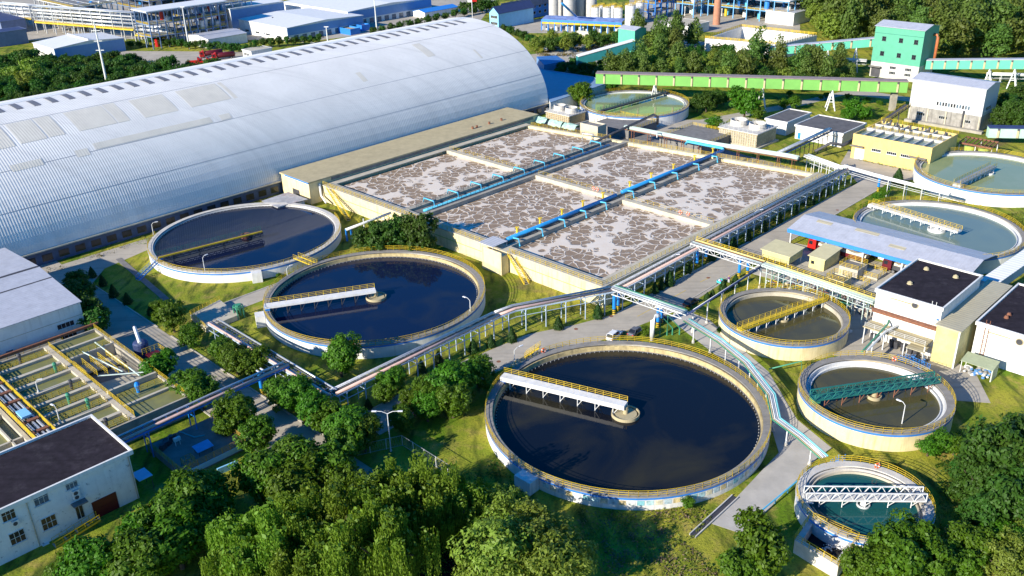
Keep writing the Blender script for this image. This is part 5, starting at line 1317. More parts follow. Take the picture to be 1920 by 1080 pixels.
# annex at the hall's end
t = thing("hall_annex", "low blue-grey roofed annex leaning against the end of the arched hall", "building", at(1070, 160))
pts = [at(1005, 128, 6.5), at(1032, 192, 5.0), at(1138, 156, 5.0), at(1112, 144, 6.5)]
mb = MB(); mb.hexa([(p.x, p.y, 0) for p in pts], [(p.x, p.y, p.z - .3) for p in pts]); mk("wall", mb, white, t)
mb = MB(); mb.hexa([p - Vector((0, 0, .28)) for p in pts], [p + Vector((0, 0, .05)) for p in pts]); mk("roof", mb, M("blue_grey_sheet", (.22, .32, .46), .5, var=.1), t)
t = thing("hall_annex", "small dark blue roofed shed behind the hall annex near the shaded conveyor", "building", at(1040, 118))
pts = [at(1006, 106, 4.5), at(1020, 122, 4.0), at(1060, 114, 4.0), at(1043, 104, 4.5)]
mb = MB(); mb.hexa([(p.x, p.y, 0) for p in pts], [(p.x, p.y, p.z - .3) for p in pts]); mk("wall", mb, bluewall, t)
mb = MB(); mb.hexa([p - Vector((0, 0, .28)) for p in pts], list(pts)); mk("roof", mb, M("blue_sheet_roof", (.05, .16, .42), .5, var=.2), t)
# rusty frame with green tanks beside the yellow building
t = thing("tank_shelter", "rusty open roof frame over two lime green tanks behind the right-edge green tank", "shelter", at(1830, 290))
a = uvat(1795, 292); mb = MB()
for du in (0, 5):
    for dv in (0, 5, 10): mb.beam(S(a[0] + du, a[1] + dv, 0), S(a[0] + du, a[1] + dv, 4.5), .25)
mk("post", mb, steelw, t, kind="stuff")
mb = MB()
for k in range(9): mb.beam(S(a[0] - .5, a[1] + k * 1.25, 4.6), S(a[0] + 5.5, a[1] + k * 1.25, 5.2), .25)
mb.beam(S(a[0] - .5, a[1], 4.5), S(a[0] - .5, a[1] + 10, 4.5), .5); mb.beam(S(a[0] + 5.5, a[1], 5.1), S(a[0] + 5.5, a[1] + 10, 5.1), .4); mk("roof_frame", mb, rust, t)
for dv in (2.6, 7):
    mb = MB(); q = S(a[0] + 2, a[1] + dv); mb.cyl(q.x, q.y, 0, 3.2, 1.6, n=18); mb.cyl(q.x, q.y, 3.2, 3.6, 1.6, .5, 18); mk("tank", mb, M("lime_tank", (.42, .55, .12), .5, var=.1), t)
# ================================================================== far industrial area
def fbox(name, label, cat, L, F, Rr, h, wallm, roofm, axis=None, hr=None, over=.4, sidem=None):
    u0, u1, v0, v1 = rectpx(L, F, Rr, h)
    if u1 < u0: u0, u1 = u1, u0
    if v1 < v0: v0, v1 = v1, v0
    if axis: return gable_building(name, label, cat, u0, u1, v0, v1, h, hr, axis, wallm, roofm, over), (u0, u1, v0, v1)
    return flat_building(name, label, cat, u0, u1, v0, v1, h, wallm, roofm, .1, .3), (u0, u1, v0, v1)
t, r_ = fbox("warehouse", "low warehouse with ribbed grey-white roof and blue end wall above the left wood", "warehouse", (44, 83), (128, 92), (222, 69), 6.5, white, roofwhite, "v", 8.0)
mb = MB(); mb.gb(r_[0] + .2, r_[1] - .2, r_[3] + .02, r_[3] + .14, .3, 6.3); mk("blue_wall_panel", mb, bluewall, t)
mb = MB()
for i in range(12):
    p = S((r_[0] + r_[1]) / 2, r_[2] + (r_[3] - r_[2]) * (i + .5) / 12); mb.cyl(p.x, p.y, 8., 9., .6, n=8)
mk("ridge_ventilator", mb, steelw, t, kind="stuff")
t, r_ = fbox("warehouse", "big white warehouse with blue shaded side and dock doors, blue skips beside it", "warehouse", (422, 40), (575, 51), (668, 27), 7.5, white, roofwhite, "v", 8.6)
mb = MB(); mb.gb(r_[0] + .2, r_[1] - .2, r_[3] + .02, r_[3] + .14, 3.4, 7.3); mk("blue_wall_panel", mb, bluewall, t)
for i in range(8):
    uu = r_[0] + 4 + i * (r_[1] - r_[0] - 8) / 8; window(t, "v", r_[3] + .02, (uu, .1), (uu + 3, 3.0), 1, px=False, frame=steelw, pane=glassb, name="dock_door", sill=False)
for i in range(9): window(t, "u", r_[0], (r_[2] + 6 + i * 11, 1.5), (r_[2] + 10 + i * 11, 2.6), 3, px=False, sill=False)
mb = MB(); mb.gb(r_[0] + 10, r_[0] + 11, r_[2] + 20, r_[3] - 30, 8.8, 9.3); mk("roof_ridge_strip", mb, steeld, t)
t, r_ = fbox("warehouse", "farther white warehouse with long blue side and many dock doors at the top edge", "warehouse", (500, 8), (690, 19), (800, -4), 8.5, white, roofwhite, "v", 9.8)
mb = MB(); mb.gb(r_[0] + .2, r_[1] - .2, r_[3] + .02, r_[3] + .14, 3.6, 8.3); mk("blue_wall_panel", mb, bluewall, t)
for i in range(10):
    uu = r_[0] + 4 + i * (r_[1] - r_[0] - 8) / 10; window(t, "v", r_[3] + .02, (uu, .1), (uu + 3.4, 3.0), 1, px=False, frame=steelw, pane=glassb, name="dock_door", sill=False)
t, r_ = fbox("warehouse", "white low shed with grey roof behind the row of round trees", "warehouse", (351, 66), (402, 76), (452, 60), 5, white, MATS["roof_sheet_pale"] if "roof_sheet_pale" in MATS else roofmet, "u", 6.2)
t, r_ = fbox("gatehouse", "small white gatehouse with flat roof beside the red tank trucks", "building", (455, 92), (474, 97), (505, 88), 4, white, concl)
for i in range(4): window(t, "u", r_[0], (r_[2] + 1 + i * 1.4, 1.2), (r_[2] + 2 + i * 1.4, 2.6), 1, px=False, sill=False)
t, r_ = fbox("blue_office", "light blue house with navy hipped roof at the top middle", "building", (917, 22), (950, 26), (985, 10), 9, skyblue, navy, "u", 12, .8)
for i in range(5):
    for z in (2, 5.6): window(t, "u", r_[0], (r_[2] + 1 + i * (r_[3] - r_[2] - 2) / 5, z), (r_[2] + 2.2 + i * (r_[3] - r_[2] - 2) / 5, z + 1.6), 1, px=False)
t, r_ = fbox("blue_office", "long bright blue building with grey roof left of the grey silos", "building", (950, 14), (962, 20), (1040, -12), 9, brightblue, M("slate_roof", (.12, .14, .20), .7), "u", 11.5, .6)
for i in range(12):
    for z in (2.2, 5.8): window(t, "v", r_[3], (r_[0] + 2 + i * (r_[1] - r_[0] - 4) / 12, z), (r_[0] + 4 + i * (r_[1] - r_[0] - 4) / 12, z + 1.6), 1, px=False)
t, r_ = fbox("site_hut", "long white hut with bright blue roof by the far yard", "building", (778, 20), (784, 23), (868, 14), 3.4, white, brightblue, "u", 4.6)
t, r_ = fbox("block_building", "white and blue panelled block behind the white warehouses at the top left", "building", (400, 12), (445, 18), (520, 0), 12, white, roofwhite)
mb = MB(); mb.gb(r_[0], r_[1], r_[3] + .02, r_[3] + .2, .5, 11); mk("blue_wall_panel", mb, bluewall, t)
t, r_ = fbox("block_building", "shaded blue-grey block at the top left corner", "building", (-60, 20), (6, 46), (30, 30), 8, M("slate_blue_wall", (.16, .20, .32), .7), navy)
t, r_ = fbox("block_building", "dark blue-grey tank house at the left edge under the pipe racks", "building", (-40, 60), (22, 66), (28, 48), 8, M("slate_blue_wall", (.16, .20, .32), .7), navy)
# process pipe rack with five tiers
def process_rack(label, p, q, h, w, tiers, n):
    t = thing("process_rack", label, "pipe rack", (p + q) / 2); d = (q - p).normalized(); s = Vector((-d.y, d.x, 0)) * w / 2; Z = lambda z: Vector((0, 0, z))
    for i in range(n + 1):
        x = p.lerp(q, i / n); mb = MB()
        for k in (1, -1): mb.beam(x + s * k, x + s * k + Z(h), .45)
        for j in range(tiers): z = h * (.45 + .55 * j / (tiers - 1)); mb.beam(x - s + Z(z), x + s + Z(z), .3)
        mk("portal_frame", mb, steelw, t)
    for j in range(tiers):
        z = h * (.45 + .55 * j / (tiers - 1)) + .5
        for k in range(4):
            o = s * (-.85 + .55 * k); mb = MB(); mb.tube([p + o + Z(z), q + o + Z(z)], random.choice((.25, .35, .45)), 6); mk("process_pipe", mb, silverp if (k + j) % 3 else white, t, smooth=True)
    mb = MB(); a, b = p - s * 1.1 + Z(h * .42), q - s * 1.1 + Z(h * .42); mb.beam(a, b, 1.2, .7); mb.rail([a, b], 1.2, 3, .12); mk("yellow_walkway", mb, yel, t)
    return t
process_rack("five-tier white pipe rack with yellow walkway above the ribbed warehouse", at(78, 60), at(262, 76), 15, 5, 5, 10)
process_rack("lower white pipe rack ending in a bent pipe group behind the round trees", at(262, 76), at(330, 82), 8, 4, 3, 4)
process_rack("white and blue pipe rack at the top left corner", at(8, 46), at(72, 52), 13, 6, 4, 5)
def steel_plant(label, c, wu, wv, h, floors, nu, nv, framem, roof=None, fill=(), deckm=yel, seed=1):
    """open multi-storey steel structure with vessels on its floors"""
    rnd = random.Random(seed); u, v = c; t = thing("steel_plant", label, "industrial plant", S(u, v))
    for j in range(1, floors + 1):
        z = h * j / floors; mb = MB()
        for i in range(nu + 1): mb.beam(S(u - wu / 2 + wu * i / nu, v - wv / 2, z), S(u - wu / 2 + wu * i / nu, v + wv / 2, z), .35)
        for i in range(nv + 1): mb.beam(S(u - wu / 2, v - wv / 2 + wv * i / nv, z), S(u + wu / 2, v - wv / 2 + wv * i / nv, z), .35)
        mk("floor_beams", mb, framem, t)
        if j < floors or not roof:
            mb = MB(); mb.gb(u - wu / 2 + .5, u + wu / 2 - .5, v - wv / 2 + .5, v + wv / 2 - .5, z - .1, z + .05); mk("floor_deck", mb, concd, t)
            mb = MB(); mb.rail([S(u - wu / 2, v + wv / 2, z), S(u - wu / 2, v - wv / 2, z)], 1.2, 3, .14); mb.rail([S(u + wu / 2, v + wv / 2, z), S(u - wu / 2, v + wv / 2, z)], 1.2, 3, .14); mk("railing", mb, deckm, t)
    for i in range(nu + 1):
        for k in range(nv + 1):
            if 0 < i < nu and 0 < k < nv: continue
            mb = MB(); p = S(u - wu / 2 + wu * i / nu, v - wv / 2 + wv * k / nv); mb.beam((p.x, p.y, 0), (p.x, p.y, h), .5); mk("column", mb, framem, t)
    for m_, n in fill:
        for i in range(n):
            j = rnd.randrange(floors); z = h * j / floors + .1; p = S(u + rnd.uniform(-.42, .42) * wu, v + rnd.uniform(-.42, .45) * wv); mb = MB()
            if rnd.random() < .6: r = rnd.uniform(.6, 1.6); hh = rnd.uniform(1.5, h / floors * 1.3); mb.cyl(p.x, p.y, z, z + hh, r, n=10); mb.cyl(p.x, p.y, z + hh, z + hh + .5, r, r * .4, 10)
            else:
                mb.tube([p + Vector((0, 0, z)), p + Vector((0, 0, z + h / floors * .7)), p + S(rnd.uniform(2, 6), 0, z + h / floors * .7) - Vector((0, 0, 0)), ], .3, 6)
            mk("vessel", mb, m_, t)
    if roof:
        mb = MB(); a = 1.2; mb.hexa([S(u - wu / 2 - a, v - wv / 2 - a, h + .5), S(u - wu / 2 - a, v + wv / 2 + a, h + .5), S(u + wu / 2 + a, v + wv / 2 + a, h + .5), S(u + wu / 2 + a, v - wv / 2 - a, h + .5)],
               [S(u - wu / 2 - a, v - wv / 2 - a, h + 1), S(u - wu / 2 - a, v + wv / 2 + a, h + 1), S(u + wu / 2 + a, v + wv / 2 + a, h + 1), S(u + wu / 2 + a, v - wv / 2 - a, h + 1)]); mk("roof", mb, roof, t)
    return t
bframe = M("blue_grey_frame", (.16, .24, .40), .5, var=.15)
# white-roofed open steel hall
zt = 19.0
pL, pF, pR = uvat(236, 22, zt), uvat(276, 25, zt), uvat(398, 1, zt)
uu0, uu1, vv0, vv1 = pF[0], pR[0], pL[1], pF[1]
steel_plant("tall open steel structure with long white roof at the top left", ((uu0 + uu1) / 2, (vv0 + vv1) / 2), uu1 - uu0, max(12, vv1 - vv0), zt, 3, 10, 2, bframe, roofwhite, ((silverp, 12), (red, 3), (yel, 4), (white, 8)), seed=3)
def plant_px(label, px, wu, wv, h, *a, **k): return steel_plant(label, uvat(*px), wu, wv, h, *a, **k)
plant_px("cluttered white and blue process structure behind the five-tier rack", (150, 48), 26, 60, 15, 3, 4, 8, steelw, None, ((silverp, 16), (white, 14), (bluep, 10), (yel, 8), (red, 3)), seed=5)
plant_px("blue and white steel structure behind the white-roofed open hall", (300, 22), 40, 60, 17, 3, 5, 6, bframe, None, ((silverp, 14), (white, 14), (bluep, 10), (yel, 6), (orange, 3)), seed=8)
plant_px("shaded steel structure with coloured vessels right of the white-roofed hall", (405, 55), 44, 14, 15, 3, 7, 2, bframe, None, ((red, 5), (white, 6), (bluep, 6), (silverp, 6)), seed=9)
plant_px("blue framed structure with orange vessels right of the white silos", (1232, 32), 18, 10, 22, 5, 3, 2, brightblue, None, ((orange, 8), (silverp, 8), (yel, 4)), seed=11)
plant_px("sky blue plant structures behind the brick chimney at the top", (1400, 28), 30, 70, 12, 2, 4, 8, M("sky_blue_frame", (.16, .42, .72), .5), roofwhite, ((bluepl, 14), (white, 12), (yel, 4), (brightblue, 10)), seed=12)
plant_px("pale blue tank group left of the brick chimney at the top", (1290, 25), 24, 24, 15, 2, 3, 3, M("sky_blue_frame", (.16, .42, .72), .5), None, ((brightblue, 8), (white, 8), (M("pale_mint", (.45, .65, .58), .6), 6)), seed=13)
t, r_ = fbox("low_shed", "long low white shed with grey roof right of the silos", "building", (1235, 42), (1290, 50), (1330, 40), 5, white, concl)
t, r_ = fbox("low_shed", "white walled shed with windows below the blue plant at the top right", "building", (1440, 18), (1492, 26), (1520, 14), 7, white, roofmet)
# silos
def silo(label, x0, x1, yb_, yt, mat, group=None, cone=1.0):
    p = at((x0 + x1) / 2, yb_); r = (x1 - x0) / 2 / (FPX / (p - Vector((0, 0, CAM_H))).length)
    p = p + Vector((0, r * .9, 0))
    d0 = _ray((x0 + x1) / 2, yt); tt = p.y / d0.y; h = max(6, CAM_H + d0.z * tt)
    t = thing("silo", label, "silo", p, group)
    mb = MB(); mb.cyl(p.x, p.y, 0, h, r, n=28); mk("shell", mb, mat, t, smooth=False)
    mb = MB(); mb.cyl(p.x, p.y, h, h + r * .28 * cone, r, r * .2, 28); mk("roof_cone", mb, mat, t)
    mb = MB(); mb.rail(arcpts((p.x, p.y), r * .97, h, n=14), 1.3, 2.5, .14); mk("railing", mb, yel, t)
    mb = MB()
    for k in range(1, 5): mb.ring(p.x, p.y, r, r + .05, h * k / 5, h * k / 5 + .12, 28)
    mk("hoop", mb, steel, t)
concsilo = M("silo_concrete", (.46, .45, .43), .8, var=.08, streak=.4, dirt=(.25, .24, .22))
whitesilo = M("silo_white", (.72, .72, .71), .5, var=.05, streak=.25, dirt=(.45, .42, .38))
for lab, a in (("leftmost tall grey concrete silo beside the blue building", (1030, 1047, 40, -12)), ("tall grey silo behind and between the two front grey ones", (1045, 1060, 34, -16)), ("tall grey silo with a slanting blue pipe on it", (1057, 1079, 41, -12)),
               ("tall grey silo in shade right of the slanting blue pipe", (1078, 1099, 36, -16)), ("tall grey silo nearest the shorter white silos", (1099, 1119, 37, -14))): silo(lab, *a, concsilo)
for lab, a in (("short white silo, first of the front row", (1110, 1124, 44.5, 14)), ("short white silo, second of the front row", (1131, 1146, 45.5, 14)), ("short white silo, third of the front row", (1152, 1167, 46.5, 15)),
               ("widest white silo at the right end of the front row", (1173, 1192, 48, 10)), ("white silo in the second row at the right end, shaded", (1190, 1208, 42, 5)), ("white silo in the second row behind the first gap", (1121, 1134, 40, 11)), ("white silo in the second row behind the second gap", (1143, 1156, 40, 11))): silo(lab, *a, whitesilo)
p = at(1052, 2, 18); q = at(1078, 26, 8); pipe_thing("chute_pipe", "slanting blue pipe running down the grey silos", [p - Vector((0, 8, 0)), q - Vector((0, 8, 0))], .6, bluep)
# blue roofed rack
t = thing("long_canopy", "long bright blue roofed pipe rack with yellow beam below the silos", "canopy", at(1090, 58))
a, b = at(1016, 57), at(1165, 64); Z = lambda z: Vector((0, 0, z)); d = (b - a).normalized(); s = Vector((-d.y, d.x, 0))
mb = MB(); mb.hexa([a + Z(6), b + Z(6), b + s * 7 + Z(7), a + s * 7 + Z(7)], [a + Z(6.3), b + Z(6.3), b + s * 7 + Z(7.3), a + s * 7 + Z(7.3)]); mk("roof", mb, M("patchy_blue_roof", (.20, .28, .55), .6, var=.5, scale=.25, stain=.5, dirt=(.4, .32, .26)), t)
mb = MB(); mb.beam(a - s * .2 + Z(5.6), b - s * .2 + Z(5.6), .3, 1.2); mk("blue_fascia", mb, brightblue, t)
mb = MB(); mb.beam(a + Z(4.3), b + Z(4.3), .5, .9); mk("yellow_beam", mb, yel, t)
for i in range(13):
    x = a.lerp(b, i / 12); mb = MB(); mb.beam(x, x + Z(6), .5); mk("post", mb, brightblue, t)
mb = MB()
for i in range(30): x = a.lerp(b, random.random()) + s * random.uniform(.5, 5); mb.cyl(x.x, x.y, 0, random.uniform(1, 3), random.uniform(.4, 1), n=8)
mk("equipment", mb, steelw, t, kind="stuff")
t = thing("horizontal_tank", "cream horizontal cylinder tank in front of the blue roofed rack", "tank", at(1099, 66))
p, q = at(1083, 63, 2.4), at(1116, 67, 2.4); mb = MB(); mb.tube([p, p.lerp(q, .03), q.lerp(p, .03), q], [1.2, 1.9, 1.9, 1.2], 16); mk("vessel", mb, M("cream_vessel", (.62, .58, .44), .5), t, smooth=True)
mb = MB()
for f in (.2, .8): x = p.lerp(q, f); mb.box(x.x - .4, x.x + .4, x.y - 1.5, x.y + 1.5, 0, 1.2)
mk("cradle", mb, concl, t)
# chimney
p = at(1343, 46); t = thing("chimney", "tall reddish brick chimney at the top right of centre", "chimney", p)
mb = MB(); mb.cyl(p.x, p.y, 0, 30, 2.1, 1.6, 20); mk("stack", mb, M("chimney_brick", (.44, .20, .12), .9, var=.2, streak=.4, dirt=(.25, .14, .1)), t)
mb = MB(); mb.ring(p.x, p.y, 1.2, 1.9, 30.003, 30.8, 20); mk("rim", mb, steeld, t)
# large open white basin in the wood
t = thing("storage_basin", "large open rectangular white basin with yellow rim among the wood", "basin", at(1430, 75))
h = 7.0; c4 = [at(1330, 70, h), at(1340, 80, h), at(1532, 68, h), at(1392, 47, h)]
c4 = [at(1322, 72, h), at(1462, 84, h), at(1532, 66, h), at(1390, 50, h)]
ip = inner(c4, 1.0); mb = MB()
for i in range(4):
    a, b, c_, d_ = c4[i], c4[(i + 1) % 4], ip[(i + 1) % 4], ip[i]
    mb.hexa([(k.x, k.y, 0) for k in (a, b, c_, d_)], [(k.x, k.y, h) for k in (a, b, c_, d_)])
mk("wall", mb, white, t)
mb = MB(); mb.poly([(k.x, k.y, 1.) for k in ip]); mk("floor", mb, concl, t)
mb = MB(); mb.rail(c4 + [c4[0]], 1.2, 2.2, .2); mk("railing", mb, yel, t)
# ================================================================== vegetation
def pxm(px, z=0.):
    """photo pixels per metre at a place"""
    p = at(*px, z); return FPX / (p - Vector((0, 0, CAM_H))).length
def leafquad(mb, p, nrm, s, rnd, asp=.6):
    a = Vector((rnd.gauss(0, 1), rnd.gauss(0, 1), rnd.gauss(0, 1))); a = a - nrm * a.dot(nrm)
    if a.length < 1e-3: a = Vector((1, 0, 0))
    a.normalize(); b = nrm.cross(a) * s * asp; a = a * s
    mb.poly([p - a, p - b * .9, p + a, p + b * .9])
def crown_mesh(seed, clumps, per, rz, leaf, zlow=-.75, rc=(.20, .36), tall=1.0, droop=0, sparse=0., trunk=True, taper=0.):
    """returns (crown MB, trunk MB) of a tree with crown radius about 1 centred at height hc"""
    rnd = random.Random(seed); mb = MB(); tr = MB(); hc = rz + .22
    cs = []
    lobes = [(Vector((rnd.uniform(-.45, .45), rnd.uniform(-.45, .45), rnd.uniform(-.35, .5) * rz)), rnd.uniform(.5, .72)) for _ in range(5)] + [(Vector((0, 0, 0)), .78)]
    tries = 0
    while len(cs) < clumps and tries < 5000:
        tries += 1
        lc, lr = rnd.choice(lobes)
        d = Vector((rnd.gauss(0, 1), rnd.gauss(0, 1), rnd.gauss(.08, 1))).normalized()
        p = lc + Vector((d.x, d.y, d.z * rz)) * lr * rnd.uniform(.72, 1.08)
        if p.z < zlow * rz: continue
        if taper: 
            k = 1 - taper * (p.z + rz) / (2 * rz); p.x *= k; p.y *= k
        cs.append((p, rnd.uniform(*rc)))
    for c, r in cs:
        n = int(per * (1 - sparse * rnd.random()) * (r / .28) ** 1.5)
        out = Vector((c.x, c.y, c.z / rz)); 
        for i in range(n):
            d = Vector((rnd.gauss(0, 1), rnd.gauss(0, 1), rnd.gauss(.15, 1))).normalized()
            p = c + Vector((d.x, d.y, d.z * .75)) * r * rnd.uniform(.55, 1.1)
            nn = (d * .8 + out * .5 + Vector((rnd.gauss(0, .45), rnd.gauss(0, .45), rnd.gauss(.25, .45)))).normalized()
            leafquad(mb, (p.x, p.y, p.z + hc) and Vector((p.x, p.y, p.z + hc)), nn, leaf * rnd.uniform(.6, 1.25), rnd)
        for k in range(droop):
            a = rnd.uniform(0, 2 * PI); q = c + Vector((math.cos(a), math.sin(a), 0)) * r * rnd.uniform(.5, 1.1) + Vector((0, 0, hc - r * .2)); L = rnd.uniform(.35, .95)
            st = int(L / (leaf * 1.25)); dx = Vector((rnd.gauss(0, .05), rnd.gauss(0, .05), -1)).normalized()
            for j in range(st):
                x = q + dx * (L * j / st)
                if x.z < .25: break
                w = Vector((rnd.gauss(0, 1), rnd.gauss(0, 1), 0)).normalized() * leaf * .30; h = dx * leaf * 1.15
                x = x + Vector((rnd.gauss(0, .012), rnd.gauss(0, .012), 0)); mb.poly([x - w, x - h * .1 - w * .2, x + w, x + h])
    tr.tube([(0, 0, -.1), (.02, .01, hc * .5), (0, .03, hc)], [.085, .06, .035], 7)
    for k in range(6):
        a = k * 1.05 + rnd.uniform(-.3, .3); z0 = hc * rnd.uniform(.4, .7)
        tr.tube([(0, 0, z0), (.28 * math.cos(a), .28 * math.sin(a), z0 + .3), (.62 * math.cos(a), .62 * math.sin(a), hc + rnd.uniform(-.1, .45) * rz)], [.045, .03, .012], 5)
    return mb, tr, hc
def plain(name, mb, mat):
    me = bpy.data.meshes.new(name); me.from_pydata(mb.v, [], mb.f); me.materials.append(mat); me.update(); return me
ARCH = {}
def arch(key, mat, **kw):
    mb, tr, hc = crown_mesh(**kw)
    rr = sorted(math.hypot(v[0], v[1]) for v in mb.v); k = 1 / rr[int(len(rr) * .93)]
    mb.v = [(v[0] * k, v[1] * k, v[2] * k) for v in mb.v]; tr.v = [(v[0] * k, v[1] * k, v[2] * k) for v in tr.v]; hc *= k
    ARCH[key] = (plain("crown", mb, mat), plain("trunk", tr, bark), hc)
for i in range(4): arch("round%d" % i, lf_camphor, seed=20 + i, clumps=175, per=66, rz=.86, leaf=.078, rc=(.14, .26), zlow=-1.)
for i in range(2): arch("darkround%d" % i, lf_dark, seed=40 + i, clumps=160, per=66, rz=.95, leaf=.075, rc=(.14, .26), zlow=-1.)
for i in range(3): arch("shrub%d" % i, lf_camphor, seed=60 + i, clumps=60, per=62, rz=.72, leaf=.078, zlow=-.95)
for i in range(2): arch("willow%d" % i, lf_willow, seed=80 + i, clumps=60, per=16, rz=.85, leaf=.062, droop=46, zlow=-.2, rc=(.13, .22))
for i in range(2): arch("light%d" % i, lf_light, seed=90 + i, clumps=130, per=90, rz=.8, leaf=.055, sparse=.4, rc=(.12, .24))
for i in range(4): arch("wood%d" % i, lf_wood, seed=100 + i, clumps=58, per=34, rz=1.25, leaf=.10, sparse=.35, taper=.35)
for i in range(3): arch("dense%d" % i, lf_dark, seed=120 + i, clumps=52, per=36, rz=.85, leaf=.105, zlow=-.9)
for i in range(2): arch("lightwood%d" % i, lf_light, seed=130 + i, clumps=52, per=34, rz=.95, leaf=.10)
def cone_mesh(seed, n=1500, h=2.3):
    rnd = random.Random(seed); mb = MB(); tr = MB()
    for i in range(n):
        t = rnd.random() ** .8; z = .12 + h * (1 - t) ; r = (1 - (z - .12) / h) ** .75 * rnd.uniform(.7, 1.05) * (1 if z > .4 else .85); a = rnd.uniform(0, 2 * PI)
        r *= 1 + .12 * math.sin(a * 5 + z * 4 + seed)
        d = Vector((math.cos(a), math.sin(a), .45)); leafquad(mb, Vector((r * math.cos(a), r * math.sin(a), z)), (d + Vector((rnd.gauss(0, .4), rnd.gauss(0, .4), rnd.gauss(0, .4)))).normalized(), .14 * rnd.uniform(.6, 1.2), rnd)
    tr.tube([(0, 0, -.05), (0, 0, h * .8)], [.12, .03], 6); return mb, tr
for i in range(2):
    mb, tr = cone_mesh(i); ARCH["cone%d" % i] = (plain("crown", mb, lf_con), plain("trunk", tr, bark), 1.1)
NV = {"round": 4, "darkround": 2, "shrub": 3, "willow": 2, "light": 2, "wood": 4, "dense": 3, "lightwood": 2, "cone": 2}
RT = random.Random(3)
def plant(kind, pos, r, label, cat, name, group=None, zs=1.0, parts=True):
    key = kind + str(RT.randrange(NV[kind])); cr, tr, hc = ARCH[key]
    if parts:
        t = thing(name, label, cat, pos, group)
        for nm, me in (("trunk", tr), ("crown", cr)):
            o = bpy.data.objects.new(nm, me); COL.objects.link(o); o.parent = t
    else:
        t = bpy.data.objects.new(name, cr); COL.objects.link(t); t.location = pos; tag(t, label, cat, group)
    t.scale = (r * RT.uniform(.92, 1.08), r * RT.uniform(.92, 1.08), r * zs * RT.uniform(.92, 1.1)); t.rotation_euler = (0, 0, RT.uniform(0, 6.28))
    return t
def treepx(kind, px, rpx, label, cat="tree", name="broadleaf_tree", group=None, zs=1.0):
    """tree whose crown centre is seen at px with apparent radius rpx"""
    rpx *= .93; hc = ARCH[kind + "0"][2]; r = rpx / pxm(px, 3.)
    for _ in range(3): r = rpx / pxm(px, r * hc * zs)
    p = at(*px, r * hc * zs); return plant(kind, Vector((p.x, p.y, 0)), r, label, cat, name, group, zs)
def row(kind, spots, label, group, name="broadleaf_tree", cat="tree", zs=1.):
    for x, y, r in spots: treepx(kind, (x, y), r, label, cat, name, group, zs)
treepx("round", (637, 672), 36, "single round bushy tree standing before the white wall of the navy tank", name="round_tree")
row("shrub", [(322, 597, 30), (355, 628, 26), (300, 580, 18)], "bushy shrub in the clump at the road corner beside the tan valve slab", "shrubs at the road corner", "bushy_shrub", "shrub")
row("darkround", [(150, 548, 28), (165, 585, 32), (180, 598, 26), (140, 528, 20)], "dark shaded tree against the right end of the white factory", "shaded trees by the white factory")
row("round", [(412, 655, 26), (440, 672, 30), (470, 682, 32)], "leafy tree on the road's right side above the pink pipe crossing", "trees above the pipe crossing")
row("round", [(530, 728, 34), (556, 745, 32), (590, 768, 36), (612, 782, 34)], "leafy tree in the dense row below the pink pipe crossing on the road's right", "row of trees below the pipe crossing")
row("round", [(300, 690, 30), (350, 722, 34), (378, 738, 30)], "leafy tree between the channel basin and the shaded left road", "trees beside the channel basin")
row("round", [(440, 780, 38), (482, 818, 34), (420, 800, 24)], "round tree behind the railed pump platform, left of the road", "trees by the pump platform")
row("round", [(735, 715, 28), (718, 735, 22)], "small leafy tree under the pipe rack's near corner", "trees under the rack corner")
row("round", [(748, 782, 28), (775, 755, 26), (808, 735, 36), (838, 722, 40), (868, 706, 40), (895, 694, 34), (848, 752, 34), (800, 762, 30)], "sunlit bushy tree in the dense row left of the largest black tank", "dense row of trees by the black tank")
row("round", [(650, 800, 44), (682, 815, 34), (640, 835, 36), (562, 866, 46), (510, 878, 52), (608, 868, 56), (488, 900, 48), (560, 910, 52), (640, 900, 46), (545, 905, 44)], "big dark green tree in the large cluster below the road junction", "tree cluster below the road junction")
row("round", [(350, 956, 54), (400, 935, 46), (312, 978, 50), (250, 1028, 52), (330, 1010, 60), (172, 1068, 46), (260, 1060, 54), (120, 1075, 36), (390, 985, 44)], "bright green tree in the cluster in front of the white workshop", "trees in front of the workshop")
row("willow", [(480, 1020, 78), (560, 985, 66), (640, 965, 72), (718, 925, 66), (790, 935, 74), (850, 955, 56), (890, 938, 40), (625, 1045, 76), (725, 1035, 78), (690, 990, 60), (840, 918, 34), (440, 1070, 60), (540, 1080, 60)], "weeping willow in the thicket at the bottom edge", "willow thicket", "willow_tree")
row("light", [(950, 1035, 84), (1015, 1000, 76), (990, 990, 44), (1050, 1055, 66), (930, 960, 46), (920, 1085, 60), (1010, 1070, 70)], "pale yellow-green feathery tree right of the willows at the bottom", "pale trees beside the willows", "feathery_tree")
treepx("round", (1430, 1030), 56, "leafy tree at the bottom left of the outfall chamber"); treepx("round", (1395, 1062), 44, "smaller leafy tree at the bottom edge, left of the outfall chamber")
row("round", [(1674, 1050, 52), (1712, 1030, 44), (1625, 1065, 40), (1735, 1055, 44)], "sunlit tree overlapping the front rim of the smallest tank", "trees before the smallest tank")
row("darkround", [(1870, 865, 56), (1912, 830, 50), (1838, 905, 44), (1895, 920, 54), (1852, 960, 42), (1915, 880, 54), (1805, 880, 24), (1905, 960, 50)], "large dense dark tree in the clump right of the two lower tanks", "dark trees at the right edge", "dense_tree")
row("round", [(1828, 1015, 42), (1880, 1010, 34), (1800, 1050, 36)], "medium green tree at the bottom right corner", "trees at the bottom right corner")
row("light", [(1890, 1055, 48), (1920, 1020, 40)], "yellowish tree in the very bottom right corner", "yellowish corner trees", "feathery_tree")
